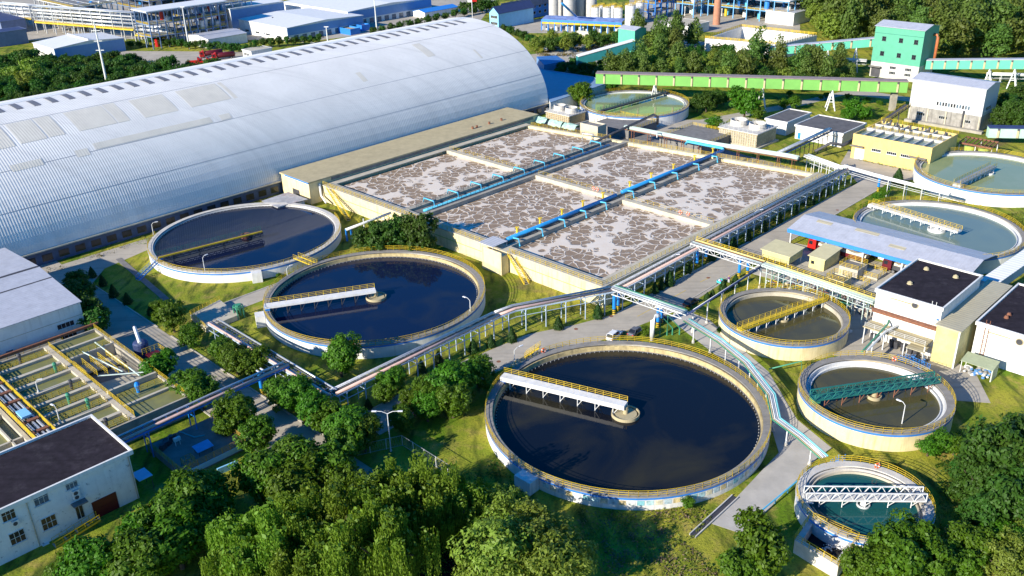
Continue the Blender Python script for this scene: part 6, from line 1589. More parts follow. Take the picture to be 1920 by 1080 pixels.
row("shrub", [(1765, 828, 24), (1742, 838, 20), (1790, 836, 20)], "leafy shrub at the base of the brown-water cream tank", "shrubs by the brown tank", "bushy_shrub", "shrub")
row("darkround", [(686, 450, 27), (712, 444, 32), (742, 438, 34)], "dark bushy tree left of the tall one between the two dark tanks and the basin", "trees before the basin wall", "dense_tree")
treepx("darkround", (788, 434), 36, "largest dark green tree against the cream basin wall beside the navy tank", name="dense_tree", zs=1.15)
row("cone", [(172, 511, 9), (192, 527, 9), (212, 547, 10), (238, 560, 10), (282, 581, 9)], "small dark cone-shaped shrub in the line on the shaded lawn", "cone shrubs on the shaded lawn", "cone_shrub", "shrub")
row("cone", [(960, 630, 12), (1047, 606, 12), (1121, 585, 13), (921, 640, 11), (887, 650, 12), (822, 672, 12), (690, 758, 10), (790, 690, 14)], "conical green shrub on the verge in front of the pipe rack", "verge conifers by the rack", "cone_shrub", "shrub")
row("cone", [(1326, 556, 8), (1336, 551, 8), (1356, 538, 11), (1379, 528, 11)], "conifer on the verge between the road and the cream olive-water tank", "verge conifers by the cream tank", "cone_shrub", "shrub")
treepx("cone", (1684, 334), 13, "lone conical shrub across the road from the yellow building", "shrub", "cone_shrub")
row("cone", [(1228, 540, 10), (1255, 523, 13), (1240, 533, 10), (1290, 502, 10), (1335, 478, 10), (1375, 455, 11), (1402, 440, 11), (1432, 424, 10), (1460, 408, 10), (1490, 391, 10), (1520, 374, 9), (1548, 358, 9)], "dark shrub in the shade under the long basin pipe rack", "shrubs under the long rack", "cone_shrub", "shrub")
row("shrub", [(1605, 408, 11), (1618, 396, 12), (1632, 384, 12), (1648, 372, 12), (1660, 358, 11), (1590, 415, 10)], "dark hedge shrub between the road and the pale grey-green tank", "hedge by the grey-green tank", "bushy_shrub", "shrub")
treepx("shrub", (523, 517), 5, "tiny round bush at the foot of the white tank wall", "shrub", "bushy_shrub")
treepx("round", (1087, 172), 24, "tree beside the hall annex at the left of the farthest tank"); treepx("round", (1142, 160), 15, "smaller dark tree between the hall annex and the lime conveyor")
row("darkround", [(1308, 192, 15), (1325, 190, 17), (1345, 184, 15), (1358, 182, 12)], "dark tree in the row right of the farthest tank", "dark trees beside the farthest tank", "dense_tree")
treepx("round", (1398, 190), 28, "large leafy tree standing before the lime conveyor near the white trestle"); treepx("round", (1420, 212), 12, "small tree at the foot of the large one under the lime conveyor")
row("shrub", [(1340, 228, 14), (1352, 234, 12), (1330, 238, 9)], "bushy shrub behind the large cooling tower", "shrubs behind the cooling tower", "bushy_shrub", "shrub")
row("shrub", [(1490, 192, 14), (1470, 196, 10), (1600, 202, 18), (1622, 210, 16), (1590, 215, 14), (1480, 175, 6), (1550, 178, 6), (1590, 180, 6), (1625, 188, 6), (1650, 192, 6), (1540, 182, 5)], "green shrub on the lawn behind the control buildings", "shrubs behind the control buildings", "bushy_shrub", "shrub")
row("darkround", [(1890, 200, 22), (1910, 215, 24), (1880, 222, 18), (1905, 180, 20)], "dark tree in the shade right of the grey clad building", "dark trees right of the grey building", "dense_tree")
row("shrub", [(1350, 618, 7), (1188, 640, 6), (1212, 622, 11), (1165, 640, 7)], "clipped bush beside the parked cars at the black tank's rim", "bushes by the parked cars", "bushy_shrub", "shrub")
treepx("shrub", (1650, 570), 12, "wispy tree beside the white building's left corner", "tree", "small_tree", zs=1.5)
treepx("shrub", (1290, 942), 15, "dark bush against the painted wall of the largest tank", "shrub", "bushy_shrub")
# woods
def inpoly(x, y, poly):
    c = False; n = len(poly)
    for i in range(n):
        a, b = poly[i], poly[(i + 1) % n]
        if (a[1] > y) != (b[1] > y) and x < (b[0] - a[0]) * (y - a[1]) / (b[1] - a[1]) + a[0]: c = not c
    return c
def wood(kinds, polypx, sp, r0, r1, label, group, name, cap=300, zs=(1., 1.2), avoid=(), parts=False, cat="tree"):
    poly = [at(*q) for q in polypx]; x0, x1 = min(p.x for p in poly), max(p.x for p in poly); y0, y1 = min(p.y for p in poly), max(p.y for p in poly)
    pts = []; rnd = random.Random(len(label)); cell = {}
    for _ in range(14000):
        x, y = rnd.uniform(x0, x1), rnd.uniform(y0, y1)
        if not inpoly(x, y, poly): continue
        if any((x - a.x) ** 2 + (y - a.y) ** 2 < rr * rr for a, rr in avoid): continue
        k = (int(x // sp), int(y // sp)); ok = True
        for i in (-1, 0, 1):
            for j in (-1, 0, 1):
                for (a, b) in cell.get((k[0] + i, k[1] + j), ()):
                    if (a - x) ** 2 + (b - y) ** 2 < sp * sp: ok = False
        if ok: cell.setdefault(k, []).append((x, y)); pts.append((x, y))
    pts.sort(key=lambda p: p[1]); rest = pts[cap:]; pts = pts[:cap]
    for x, y in pts:
        plant(rnd.choice(kinds), Vector((x, y, 0)), rnd.uniform(r0, r1), label, cat, name, group, rnd.uniform(*zs), parts)
    print("wood", group, len(pts), len(rest))
wood(["dense"], [(-40, 126), (60, 116), (175, 124), (235, 126), (300, 136), (362, 136), (430, 142), (300, 180), (0, 260), (-80, 270)], 6.0, 3.0, 4.3, "dense green tree in the wood behind the arched hall at the left", "trees of the left wood", "woodland_tree", 290, (.75, 1.05))
row("lightwood", [(60, 130, 22), (45, 152, 20), (25, 140, 16)], "bright yellow-green tree standing out in the left wood", "bright trees in the left wood", "bright_tree")
wood(["wood", "wood", "dense", "lightwood"], [(1150, 150), (1165, 140), (1205, 128), (1225, 108), (1250, 106), (1330, 118), (1450, 128), (1500, 134), (1585, 146), (1590, 165), (1550, 176), (1250, 165), (1140, 158)], 6.4, 2.8, 4.2, "slender green tree in the wood between the two conveyors", "trees of the middle wood", "slender_tree", 290, (1., 1.35))
wood(["wood", "wood", "wood", "lightwood"], [(1560, 92), (1500, 40), (1490, -20), (1990, -30), (1990, 128), (1780, 125), (1770, 112), (1625, 100)], 10.0, 5.4, 7.6, "tall grey-green tree in the large wood behind the green tower", "trees of the upper right wood", "tall_tree", 300, (1., 1.3))
wood(["wood", "lightwood", "dense"], [(1190, 88), (1260, 82), (1310, 84), (1300, 98), (1215, 108)], 7.5, 3.2, 4.6, "tree in the thin belt between the silos and the middle wood", "trees below the low shed", "belt_tree", 60, (1.1, 1.4))
wood(["dense", "lightwood"], [(1005, 88), (1060, 80), (1180, 76), (1170, 92), (1060, 100), (1000, 104)], 7, 2.4, 3.6, "scrubby tree on the waste ground below the blue roofed rack", "scrub below the blue rack", "scrub_tree", 60)
row("dense", [(285 + i * 13.5, 75 + i * 1.15 + (i % 3), 8) for i in range(16)], "round clipped tree in the long row beside the truck park", "tree row by the truck park", "round_tree")
row("dense", [(180 + i * 16, 83 - i * .2, 6) for i in range(6)], "small round tree in front of the ribbed warehouse", "trees before the ribbed warehouse", "round_tree")
row("dense", [(478 + i * 15, 82 - i * 1.2, 8) for i in range(9)], "round tree behind the arched hall's ridge, below the white warehouse", "trees below the white warehouse", "round_tree")
row("dense", [(700 + i * 17, 58 - i * 3.6, 8) for i in range(13)], "round tree in the avenue leading to the blue house", "avenue trees to the blue house", "round_tree")
row("dense", [(870 + i * 14, 12 - i, 11) for i in range(5)], "tree behind the light blue house", "trees behind the blue house", "round_tree")
row("dense", [(945 + i * 12, 52 + i * 5, 9) for i in range(6)], "tree on the slope right of the hall's far end", "trees at the hall's far end", "round_tree")
wood(["dense"], [(1040, 142), (1060, 130), (1120, 126), (1190, 112), (1205, 125), (1170, 142), (1110, 150)], 4.5, 1.6, 2.6, "dark low tree in the shade under the dark teal conveyor", "trees under the dark teal conveyor", "low_tree", 80, (.8, 1.1))
# palm
p = at(14, 1040, 0); t = thing("palm_tree", "small fan palm at the white workshop's wall in the lower left corner", "palm", p)
mb = MB(); mb.tube([p, p + Vector((.1, 0, 2.2))], [.2, .15], 8); mk("trunk", mb, bark, t)
mb = MB()
for k in range(34):
    a = random.uniform(0, 6.28); e = random.uniform(-.3, 1.1); d = Vector((math.cos(a) * math.cos(e), math.sin(a) * math.cos(e), math.sin(e))); q = p + Vector((.1, 0, 2.2)); s = Vector((-d.y, d.x, 0)).normalized()
    for j in range(7):
        f = (j - 3) / 3; e2 = q + d * .9 + (d * .8 + s * f * .8 - Vector((0, 0, .25))) ; mb.poly([q + d * .8, q + d * 1.1 + s * f * .25 + Vector((0, 0, .04)), e2, q + d * 1.05 + s * f * .35 - Vector((0, 0, .04))])
mk("fronds", mb, lf_dark, t)
# weeds
def weeds(name, polypx, n, s, mat, h=(.2, .7), seed=1, uv=None):
    rnd = random.Random(seed); mb = MB(); poly = [at(*q) for q in polypx] if polypx else [S(*q) for q in uv]
    x0, x1 = min(p.x for p in poly), max(p.x for p in poly); y0, y1 = min(p.y for p in poly), max(p.y for p in poly); k = 0
    cl = [(rnd.uniform(x0, x1), rnd.uniform(y0, y1), rnd.uniform(.4, 1.6)) for _ in range(max(8, n // 30))]
    while k < n:
        cx, cy, cr = rnd.choice(cl); x, y = rnd.gauss(cx, cr), rnd.gauss(cy, cr); k += 1
        if not inpoly(x, y, poly): continue
        z = rnd.uniform(*h) * (1.2 - .4 * abs(x - cx) / cr); nn = Vector((rnd.gauss(0, .6), rnd.gauss(0, .6), rnd.gauss(.7, .4))).normalized(); leafquad(mb, Vector((x, y, max(.05, z))), nn, s * rnd.uniform(.6, 1.3), rnd, .5)
    return mk(name, mb, mat, kind="stuff")
weeds("weeds", None, 9000, .22, lf_dry, (.05, .9), 1, [(66, -236.3), (140, -238.6), (140, -235.2), (66, -233.2)])
weeds("weeds", None, 3500, .24, lf_light, (.05, .7), 2, [(92, -237), (142, -238.6), (142, -234.5), (92, -233.2)])
weeds("weeds", [(1080, 950), (1180, 962), (1310, 950), (1340, 975), (1290, 1020), (1360, 1080), (1150, 1100), (1070, 1010)], 2600, .20, lf_straw, (.02, .25), 3)
weeds("weeds", [(1080, 950), (1180, 962), (1310, 950), (1340, 975), (1290, 1020), (1360, 1080), (1150, 1100), (1070, 1010)], 3000, .22, lf_light, (.02, .3), 4)
weeds("weeds", [(700, 880), (830, 900), (930, 860), (1000, 950), (1080, 1000), (1000, 1080), (400, 1080), (440, 980), (660, 900)], 16000, .25, lf_dark, (.05, .8), 5)
weeds("weeds", [(1750, 830), (1920, 760), (1920, 1080), (1740, 1080), (1760, 960)], 8000, .25, lf_dark, (.05, .6), 6)
weeds("weeds", None, 5000, .22, lf_dry, (.05, .5), 7, [(247.5, -223), (252, -223), (258, -160), (256, -122), (250, -122)])
weeds("weeds", None, 3000, .2, lf_light, (.05, .4), 8, [(282.6, -124), (283.8, -124), (283.8, -106), (282.6, -106)])
weeds("weeds", [(1870, 405), (1920, 400), (1920, 450), (1880, 425)], 2500, .3, lf_light, (.1, 1.), 9)
weeds("weeds", [(985, 75), (1180, 85), (1160, 110), (1010, 108)], 5000, .5, lf_dry, (.05, 1.), 10)
# ================================================================== vehicles
lampred = M("tail_lamp_red", (.6, .02, .02), .3); lampw = M("head_lamp", (.7, .7, .68), .2); chrome = M("alloy_rim", (.45, .45, .46), .3, .8)
def wheel(par, c, side, r=.33, w=.22):
    mb = MB(); mb.tube([c - side * w / 2, c + side * w / 2], r, 16); o = mk("wheel", mb, black, par)
    mb = MB(); mb.tube([c + side * (w / 2 + .001), c + side * (w / 2 + .02)], r * .62, 12); mk("rim", mb, chrome, o)
def car(label, px, ang, col, suv=False, group=None):
    p0 = at(*px); d = Vector((math.cos(ang), math.sin(ang), 0)); s = Vector((-d.y, d.x, 0)); t = thing("parked_car", label, "car", p0, group)
    X = lambda x, y, z: p0 + d * x + s * y + Vector((0, 0, z))
    zb_, zr = (.98, 1.68) if suv else (.88, 1.44)
    st = [(-2.3, .70, .42, zb_ - .18), (-2.22, .82, .25, zb_), (-1.3, .90, .22, zb_ + .02), (0, .91, .22, zb_), (1.1, .89, .22, zb_ - .05), (1.9, .82, .25, zb_ - .16), (2.3, .62, .38, zb_ - .32)]
    mb = MB(); vs = []; k = 8
    for x, hw, z0, z1 in st: vs += [X(x, -hw + .08, z0), X(x, -hw, z0 + .15), X(x, -hw, z1 - .15), X(x, -hw + .14, z1), X(x, hw - .14, z1), X(x, hw, z1 - .15), X(x, hw, z0 + .15), X(x, hw - .08, z0)]
    fs = [(i * k + j, i * k + (j + 1) % k, (i + 1) * k + (j + 1) % k, (i + 1) * k + j) for i in range(len(st) - 1) for j in range(k)] + [tuple(range(k))[::-1], tuple(range(len(vs) - k, len(vs)))]
    mb.add(vs, fs); mk("body", mb, col, t, smooth=False)
    xb0, xb1, xt0, xt1 = (-2.15, 1.05, -1.85, .25) if suv else (-1.85, 1.05, -1.05, .25)
    mb = MB(); mb.hexa([X(xb0, -.80, zb_ - .03), X(xb1, -.80, zb_ - .03), X(xb1, .80, zb_ - .03), X(xb0, .80, zb_ - .03)], [X(xt0, -.62, zr - .05), X(xt1, -.62, zr - .05), X(xt1, .62, zr - .05), X(xt0, .62, zr - .05)]); mk("window_glass", mb, glass, t)
    mb = MB(); mb.hexa([X(xt0 - .06, -.65, zr - .045), X(xt1 + .06, -.65, zr - .045), X(xt1 + .06, .65, zr - .045), X(xt0 - .06, .65, zr - .045)], [X(xt0 + .05, -.56, zr + .02), X(xt1 - .08, -.56, zr + .02), X(xt1 - .08, .56, zr + .02), X(xt0 + .05, .56, zr + .02)])
    for y in (-1, 1):
        for xa, xc in ((xb0, xt0), (xb1, xt1), ((xb0 + xb1) / 2 - .1, (xt0 + xt1) / 2)): mb.beam(X(xa, .80 * y, zb_ - .02), X(xc, .64 * y, zr - .04), .09)
    mk("roof", mb, col, t)
    for x in (-1.4, 1.42):
        for y in (-1, 1): wheel(t, X(x, .82 * y, .33), s * y)
    for y in (-.62, .62):
        mb = MB(); c = X(-2.29, y, zb_ - .22); mb.beam(c - s * .16, c + s * .16, .08, .16); mk("tail_lamp", mb, lampred, t)
        mb = MB(); c = X(2.22, y * .85, zb_ - .36); mb.beam(c - s * .16, c + s * .16, .12, .12); mk("headlight", mb, lampw, t)
    for y in (-.95, .95): mb = MB(); c = X(.75, y, zb_ + .08); mb.beam(c - s * .1, c + s * .1, .12, .14); mk("mirror", mb, col, t)
carblack = M("black_car_paint", (.012, .013, .016), .15, var=.05); cargrey = M("grey_car_paint", (.16, .165, .19), .2, .4, var=.05); carwhite = M("white_car_paint", (.75, .75, .75), .2, var=.03); carnavy = M("navy_car_paint", (.018, .03, .075), .15, var=.05)
H = PI / 4
car("black sedan driving along the road between the pipe bridge and the conifers", (1296, 570), H, carblack)
car("white car parked behind the yellow railing of the largest black tank", (1152, 633), H + .15, carwhite, True)
car("grey sedan parked between the white car and the clipped bush", (1192, 625), H + .1, cargrey)
car("dark navy car parked behind the blue column and green pipes", (1238, 603), H + .05, carnavy)
def truck(label, p0, ang, cabm, trailer, L=9., tank=False, bed=None):
    d = Vector((math.cos(ang), math.sin(ang), 0)); s = Vector((-d.y, d.x, 0)); t = thing("lorry", label, "truck", p0)
    X = lambda x, y, z: p0 + d * x + s * y + Vector((0, 0, z))
    mb = MB(); q0 = [X(L / 2, -1.2, .6), X(L / 2 + 2.3, -1.2, .6), X(L / 2 + 2.3, 1.2, .6), X(L / 2, 1.2, .6)]; q1 = [X(L / 2, -1.2, 3.1), X(L / 2 + 2.0, -1.2, 3.1), X(L / 2 + 2.0, 1.2, 3.1), X(L / 2, 1.2, 3.1)]
    mb.hexa(q0, q1); mb.hexa([X(L / 2 + .1, -1.1, 3.101), X(L / 2 + 1.2, -1.1, 3.101), X(L / 2 + 1.2, 1.1, 3.101), X(L / 2 + .1, 1.1, 3.101)], [X(L / 2, -1.1, 3.7), X(L / 2 + .3, -1.1, 3.7), X(L / 2 + .3, 1.1, 3.7), X(L / 2, 1.1, 3.7)]); mk("cab", mb, cabm, t)
    mb = MB(); mb.hexa([X(L / 2 + 2.2, -1.05, 1.9), X(L / 2 + 2.26, -1.05, 1.9), X(L / 2 + 2.26, 1.05, 1.9), X(L / 2 + 2.2, 1.05, 1.9)], [X(L / 2 + 2.03, -1., 2.9), X(L / 2 + 2.12, -1., 2.9), X(L / 2 + 2.12, 1., 2.9), X(L / 2 + 2.03, 1., 2.9)])
    mk("windscreen", mb, glass, t)
    for y in (-1, 1): mb = MB(); mb.hexa([X(L / 2 + .9, 1.2 * y, 1.9), X(L / 2 + 1.9, 1.2 * y, 1.9), X(L / 2 + 1.9, 1.23 * y, 1.9), X(L / 2 + .9, 1.23 * y, 1.9)], [X(L / 2 + .9, 1.2 * y, 2.8), X(L / 2 + 1.8, 1.2 * y, 2.8), X(L / 2 + 1.8, 1.23 * y, 2.8), X(L / 2 + .9, 1.23 * y, 2.8)]); mk("side_window", mb, glass, t)
    mb = MB(); mb.beam(X(-L / 2, 0, .85), X(L / 2, 0, .85), 1.0, .3); mk("chassis", mb, steeld, t)
    if tank:
        mb = MB(); a, b = X(-L / 2, 0, 2.2), X(L / 2 - .3, 0, 2.2); mb.tube([a, a.lerp(b, .04), b.lerp(a, .04), b], [.8, 1.2, 1.2, .8], 16); mk("tank_body", mb, trailer, t, smooth=True)
    else:
        mb = MB()
        for y in (-1, 1): mb.hexa([X(-L / 2, 1.22 * y, 1.1), X(L / 2 - .4, 1.22 * y, 1.1), X(L / 2 - .4, 1.14 * y, 1.1), X(-L / 2, 1.14 * y, 1.1)], [X(-L / 2, 1.22 * y, 2.1), X(L / 2 - .4, 1.22 * y, 2.1), X(L / 2 - .4, 1.14 * y, 2.1), X(-L / 2, 1.14 * y, 2.1)])
        mb.hexa([X(-L / 2, -1.13, 1.0), X(L / 2 - .4, -1.13, 1.0), X(L / 2 - .4, 1.13, 1.0), X(-L / 2, 1.13, 1.0)], [X(-L / 2, -1.13, 1.12), X(L / 2 - .4, -1.13, 1.12), X(L / 2 - .4, 1.13, 1.12), X(-L / 2, 1.13, 1.12)]); mk("cargo_bed", mb, trailer, t)
        if bed:
            mb = MB(); n = 10; rows = []
            for i in range(n + 1):
                x = -L / 2 + .1 + (L - .6) * i / n; hgt = 2.5 + .45 * math.sin(i * 1.9) * .6
                rows += [X(x, -1.12, 1.5), X(x, -.7, hgt), X(x, .7, hgt + .1), X(x, 1.12, 1.5)]
            mb.add(rows, [(i * 4 + j, (i + 1) * 4 + j, (i + 1) * 4 + j + 1, i * 4 + j + 1) for i in range(n) for j in range(3)] + [(0, 1, 2, 3), (n * 4 + 3, n * 4 + 2, n * 4 + 1, n * 4)]); mk("tarpaulin", mb, bed, t)
    for x in (-L / 2 + 1, -L / 2 + 2.3, L / 2 - .6, L / 2 + 1.3):
        for y in (-1, 1): wheel(t, X(x, 1.0 * y, .5), s * y, .5, .32)
    mb = MB()
    for y in (-.85, .85): c = X(L / 2 + 2.3, y, .95); mb.beam(c - s * .2, c + s * .2, .08, .18)
    mk("headlight", mb, lampw, t, kind="stuff")
canvas = M("cream_canvas", (.60, .54, .44), .9, var=.15, scale=1.5)
cu, cv = u0c + 4.5, v0c
truck("red lorry with cream tarpaulin load under the blue-edged canopy, its cab facing left", S(u0c + 1.6, uvat(1522, 470)[1] + 7.6), 3 * PI / 4, red, redd, 13, False, canvas)
truck("second lorry with cream tarpaulin load, deeper under the blue-edged canopy near the dark roof", S(cu - 2.6, cv + 32), 3 * PI / 4, redd, steeld, 11, False, canvas)
for lab, x, y, ang in (("red tank lorry in the truck park, left one of the two facing the hall", 401, 106, 1.15 * PI), ("red tank lorry in the truck park, right one of the two facing the hall", 424, 110, 1.15 * PI)):
    truck(lab, at(x, y), ang, red, redd, 9.5, True)
truck("small red lorry half hidden by trees at the truck park, left one", at(362, 122), .2, red, red, 5); truck("small red lorry half hidden by trees at the truck park, right one", at(379, 122), .2, red, red, 5)
truck("white box lorry trailer parked on the pale yard behind the hall's end", at(1032, 95), .95, steelw, white, 9, False, white)
def skip(label, px, L=9, W=5):
    p = at(*px); t = thing("open_container", label, "container", p); u_, v_ = UV(p); h = 3.4; mb = MB()
    mb.gb(u_, u_ + .2, v_, v_ + L, 0, h); mb.gb(u_ + W - .2, u_ + W, v_, v_ + L, 0, h); mb.gb(u_ + .21, u_ + W - .21, v_, v_ + .2, 0, h); mb.gb(u_ + .21, u_ + W - .21, v_ + L - .2, v_ + L, 0, h)
    for k in range(int(L)): mb.gb(u_ - .12, u_ - .01, v_ + k + .2, v_ + k + .4, 0, h)
    mk("side_wall", mb, brightblue, t); mb = MB(); mb.gb(u_ + .22, u_ + W - .22, v_ + .22, v_ + L - .22, .02, 2.6); mk("load", mb, tan, t)
skip("large open blue container beside the white warehouse", (634, 62), 12, 7); skip("smaller open blue container next to the large blue one", (669, 57), 5, 6)
# tricycle and rider
p = at(1352, 532); t = thing("cargo_tricycle", "turquoise cargo tricycle loaded with colourful bags at the road edge", "tricycle", p)
d = Vector((math.cos(H), math.sin(H), 0)); s = Vector((-d.y, d.x, 0)); Z = lambda z: Vector((0, 0, z)); turq = M("turquoise_paint", (.05, .50, .56), .5)
mb = MB(); q = [p + d * x + s * y for x, y in ((-1.1, -.55), (.5, -.55), (.5, .55), (-1.1, .55))]; mb.hexa([k + Z(.55) for k in q], [k + Z(.62) for k in q])
for a, b in zip(q, q[1:] + q[:1]): mb.beam(a + Z(.85), b + Z(.85), .06, .5)
mk("cargo_box", mb, turq, t)
mb = MB(); mb.beam(p + d * .5 + Z(.5), p + d * 1.6 + Z(.5), .08); mb.beam(p + d * 1.6 + Z(.35), p + d * 1.45 + Z(1.05), .07); mb.beam(p + d * 1.45 + Z(1.05) - s * .35, p + d * 1.45 + Z(1.05) + s * .35, .05); mb.beam(p + d * .85 + Z(.5), p + d * .85 + Z(.8), .06); mb.beam(p + d * .7 + Z(.82), p + d * 1. + Z(.82), .2, .08); mk("frame", mb, greenp, t)
for c in (p - d * .6 + s * .62, p - d * .6 - s * .62, p + d * 1.6): 
    mb = MB(); mb.tube([c + Z(.33) - s * .04, c + Z(.33) + s * .04], .33, 14); mk("wheel", mb, black, t)
for i, cc in enumerate(((.7, .05, .5), (.75, .72, .78), (.05, .45, .55), (.1, .5, .25))):
    mb = MB(); mb.ball(p + d * (-.8 + .4 * i) + s * ((i % 2) * .4 - .2) + Z(.95), .32, 8, .9); mk("bag", mb, M("bag_%s" % ("pink", "white", "teal", "green")[i], cc, .6), t)
def person(label, base, face, pose, shirt, trousers, hatm=None):
    f = Vector((math.cos(face), math.sin(face), 0)); l = Vector((-f.y, f.x, 0)); t = thing("person", label, "person", base)
    J = lambda x, y, z: f * x + l * y + Vector((0, 0, z))
    V = [J(0, 0, .95), J(0, 0, 1.15), J(.02, 0, 1.40), J(.03, 0, 1.50), J(.06, 0, 1.62), J(.04, 0, 1.72)]; rad = [.15, .14, .16, .06, .095, .075]; E_ = [(0, 1), (1, 2), (2, 3), (3, 4), (4, 5)]
    for k in (1, -1):
        i = len(V); V += [J(.0, .10 * k, .88), J(.06 * pose * k, .11 * k, .50), J(.10 * pose * k - .03, .11 * k, .09), J(.10 * pose * k + .14, .12 * k, .04)]; rad += [.095, .065, .045, .04]; E_ += [(0, i), (i, i + 1), (i + 1, i + 2), (i + 2, i + 3)]
        i = len(V); V += [J(0, .20 * k, 1.40), J(.02, .25 * k, 1.14), J(.20, .22 * k, 1.0), J(.28, .21 * k, .98)]; rad += [.06, .045, .035, .03]; E_ += [(2, i), (i, i + 1), (i + 1, i + 2), (i + 2, i + 3)]
        for j in range(4):
            n = len(V); V += [J(.33, (.21 + (j - 1.5) * .022) * k, .965), J(.365, (.21 + (j - 1.5) * .024) * k, .945)]; rad += [.010, .008]; E_ += [(i + 3, n), (n, n + 1)]
        n = len(V); V += [J(.30, .175 * k, .965)]; rad += [.010]; E_ += [(i + 3, n)]
    me = bpy.data.meshes.new("body"); me.from_pydata(V, E_, []); o = bpy.data.objects.new("body", me); COL.objects.link(o); o.parent = t
    sk = o.modifiers.new("skin", "SKIN")
    if not me.skin_vertices: me.attributes.new("skin_vertices", "FLOAT", "POINT") if False else None
    for i, sv in enumerate(me.skin_vertices[0].data if me.skin_vertices else []): sv.radius = (rad[i], rad[i]); sv.use_root = (i == 0)
    o.modifiers.new("sub", "SUBSURF").levels = 1; o.modifiers["sub"].render_levels = 2
    me.materials.append(M("skin", (.48, .28, .18), .6, var=.05))
    def part(nm, m_, fn):
        mb = MB(); fn(mb); mb.v = [tuple(Vector(v) + base) for v in mb.v]; mk(nm, mb, m_, t)
    def sh(mb):
        mb.tube([J(0, 0, .9), J(0, 0, 1.1), J(.01, 0, 1.38), J(.02, 0, 1.46)], [.19, .18, .20, .09], 12)
        for k in (1, -1): mb.tube([J(0, .15 * k, 1.41), J(.0, .22 * k, 1.36), J(.02, .255 * k, 1.12)], [.085, .08, .065], 8)
    part("shirt", shirt, sh)
    def trs(mb):
        mb.tube([J(0, 0, .84), J(0, 0, .98)], [.185, .185], 12)
        for k in (1, -1): mb.tube([J(0, .09 * k, .92), J(.06 * pose * k, .11 * k, .50), J(.10 * pose * k - .03, .11 * k, .12)], [.115, .09, .075], 8)
    part("trousers", trousers, trs)
    part("hat" if hatm else "hair", hatm or black, lambda mb: (mb.cyl(*J(.05, 0, 0)[:2], 1.745, 1.765, .16, n=14), mb.ball(J(.05, 0, 1.75), .115, 10, .75)) if hatm else mb.ball(J(.03, 0, 1.73), .105, 10, .9))
    def fc(mb):
        mb.ball(J(.155, 0, 1.65), .016, 6); 
        for k in (1, -1): mb.ball(J(.145, .035 * k, 1.675), .012, 6)
        mb.beam(J(.145, -.025, 1.605), J(.145, .025, 1.605), .012)
    part("face_features", M("face_dark", (.16, .06, .05), .6), fc)
person("person in yellow hard hat, purple top and white trousers beside the tricycle", at(1366, 530), H + .6, 1.3, M("purple_cloth", (.13, .05, .22), .9), M("white_cloth", (.72, .72, .74), .9), M("yellow_hat", (.8, .55, .03), .4))
# ================================================================== lamps, masts, poles
lampm = M("lamp_head_white", (.75, .75, .76), .4)
def lamp(label, px, h, ang, heads=1, arm=1.6, z0=0., polem=steelw):
    p = at(*px, z0); t = thing("street_lamp", label, "street lamp", p); d = Vector((math.cos(ang), math.sin(ang), 0)); Z = lambda z: Vector((0, 0, z))
    mb = MB(); mb.tube([p, p + Z(h * .5), p + Z(h - .5)], [.11, .09, .07], 8); mb.cyl(p.x, p.y, z0, z0 + .3, .2, n=8); mk("pole", mb, polem, t)
    for k in range(heads):
        dd = d if k == 0 else -d; mb = MB(); mb.tube([p + Z(h - .52), p + dd * arm * .5 + Z(h - .05), p + dd * arm + Z(h)], .055, 6); mk("arm", mb, polem, t)
        mb = MB(); a = p + dd * arm + Z(h); mb.beam(a - dd * .1, a + dd * .75, .3, .14); mk("lamp_head", mb, lampm, t)
lamp("double-armed street lamp by the lower road among the trees", (733, 846), 8.2, .9 + 2.2, 2, 1.9)
lamp("street lamp with rusty pole at the white factory's corner", (178, 640), 5.2, .6, 1, 1.6, 0, rust)
lamp("street lamp clamped to the cream wall of the brown-water tank", (1687, 816), 6.6, 2.3, 1, .9)
lamp("street lamp on the rim of the tank by the arched hall", (385, 512), 4.5, .9, 1, .8, 1.5)
lamp("street lamp near the weeds on the far side of the hall tank", (288, 440), 3.5, .5, 1, 1., 0)
lamp("street lamp on the right rim of the navy tank", (882, 583), 3.0, 2.5, 1, 1.2, 3.1)
lamp("street lamp at the left rim of the largest tank beside the road", (965, 690), 4.5, .6, 1, 1.4)
lamp("street lamp at the white outfall chamber's right corner", (1587, 1068), 4.6, 2.4, 1, 1.3)
lamp("street lamp between the two dark tanks beside the tiny bush", (540, 525), 3.5, .7, 1, 1.)
lamp("lamp on a short post in the channel basin, nearest the dark roof", (112, 790), 3.2, 2.6, 1, .6, 4.)
lamp("lamp on a short post in the middle of the channel basin", (72, 735), 2.6, .3, 1, .5, 4.)
lamp("street lamp hanging over the long basin rack's lower end", (1255, 518), 5.5, .2, 1, 1.6)
lamp("street lamp on the far part of the long basin rack", (1412, 430), 5.5, .2, 1, 1.6)
p = at(203, 168); t = thing("mast", "very tall white mast with three crossbars rising above the left wood", "mast", p)
mb = MB(); mb.tube([p, p + Vector((0, 0, 13)), p + Vector((0, 0, 30))], [.55, .45, .25], 10); mk("pole", mb, steelw, t)
for z in (17.5, 21.5, 26): mb = MB(); mb.beam(p + Vector((-1.8, 0, z)), p + Vector((1.8, 0, z)), .3); mk("crossbar", mb, steelw, t)
for lab, px, h in (("slim white light mast behind the hall ridge near the blue containers", (707, 62), 22), ("slim white pole rising in the yard behind the hall ridge", (615, 82), 9), ("white lamp mast among the round trees by the truck park", (355, 92), 22)):
    p = at(*px); t = thing("light_mast", lab, "mast", p); mb = MB(); mb.tube([p, p + Vector((0, 0, h))], [.45, .25], 8); mk("pole", mb, steelw, t); mb = MB(); mb.beam(p + Vector((-1.2, 0, h)), p + Vector((1.2, 0, h)), .4); mk("lamp_head", mb, lampm, t)
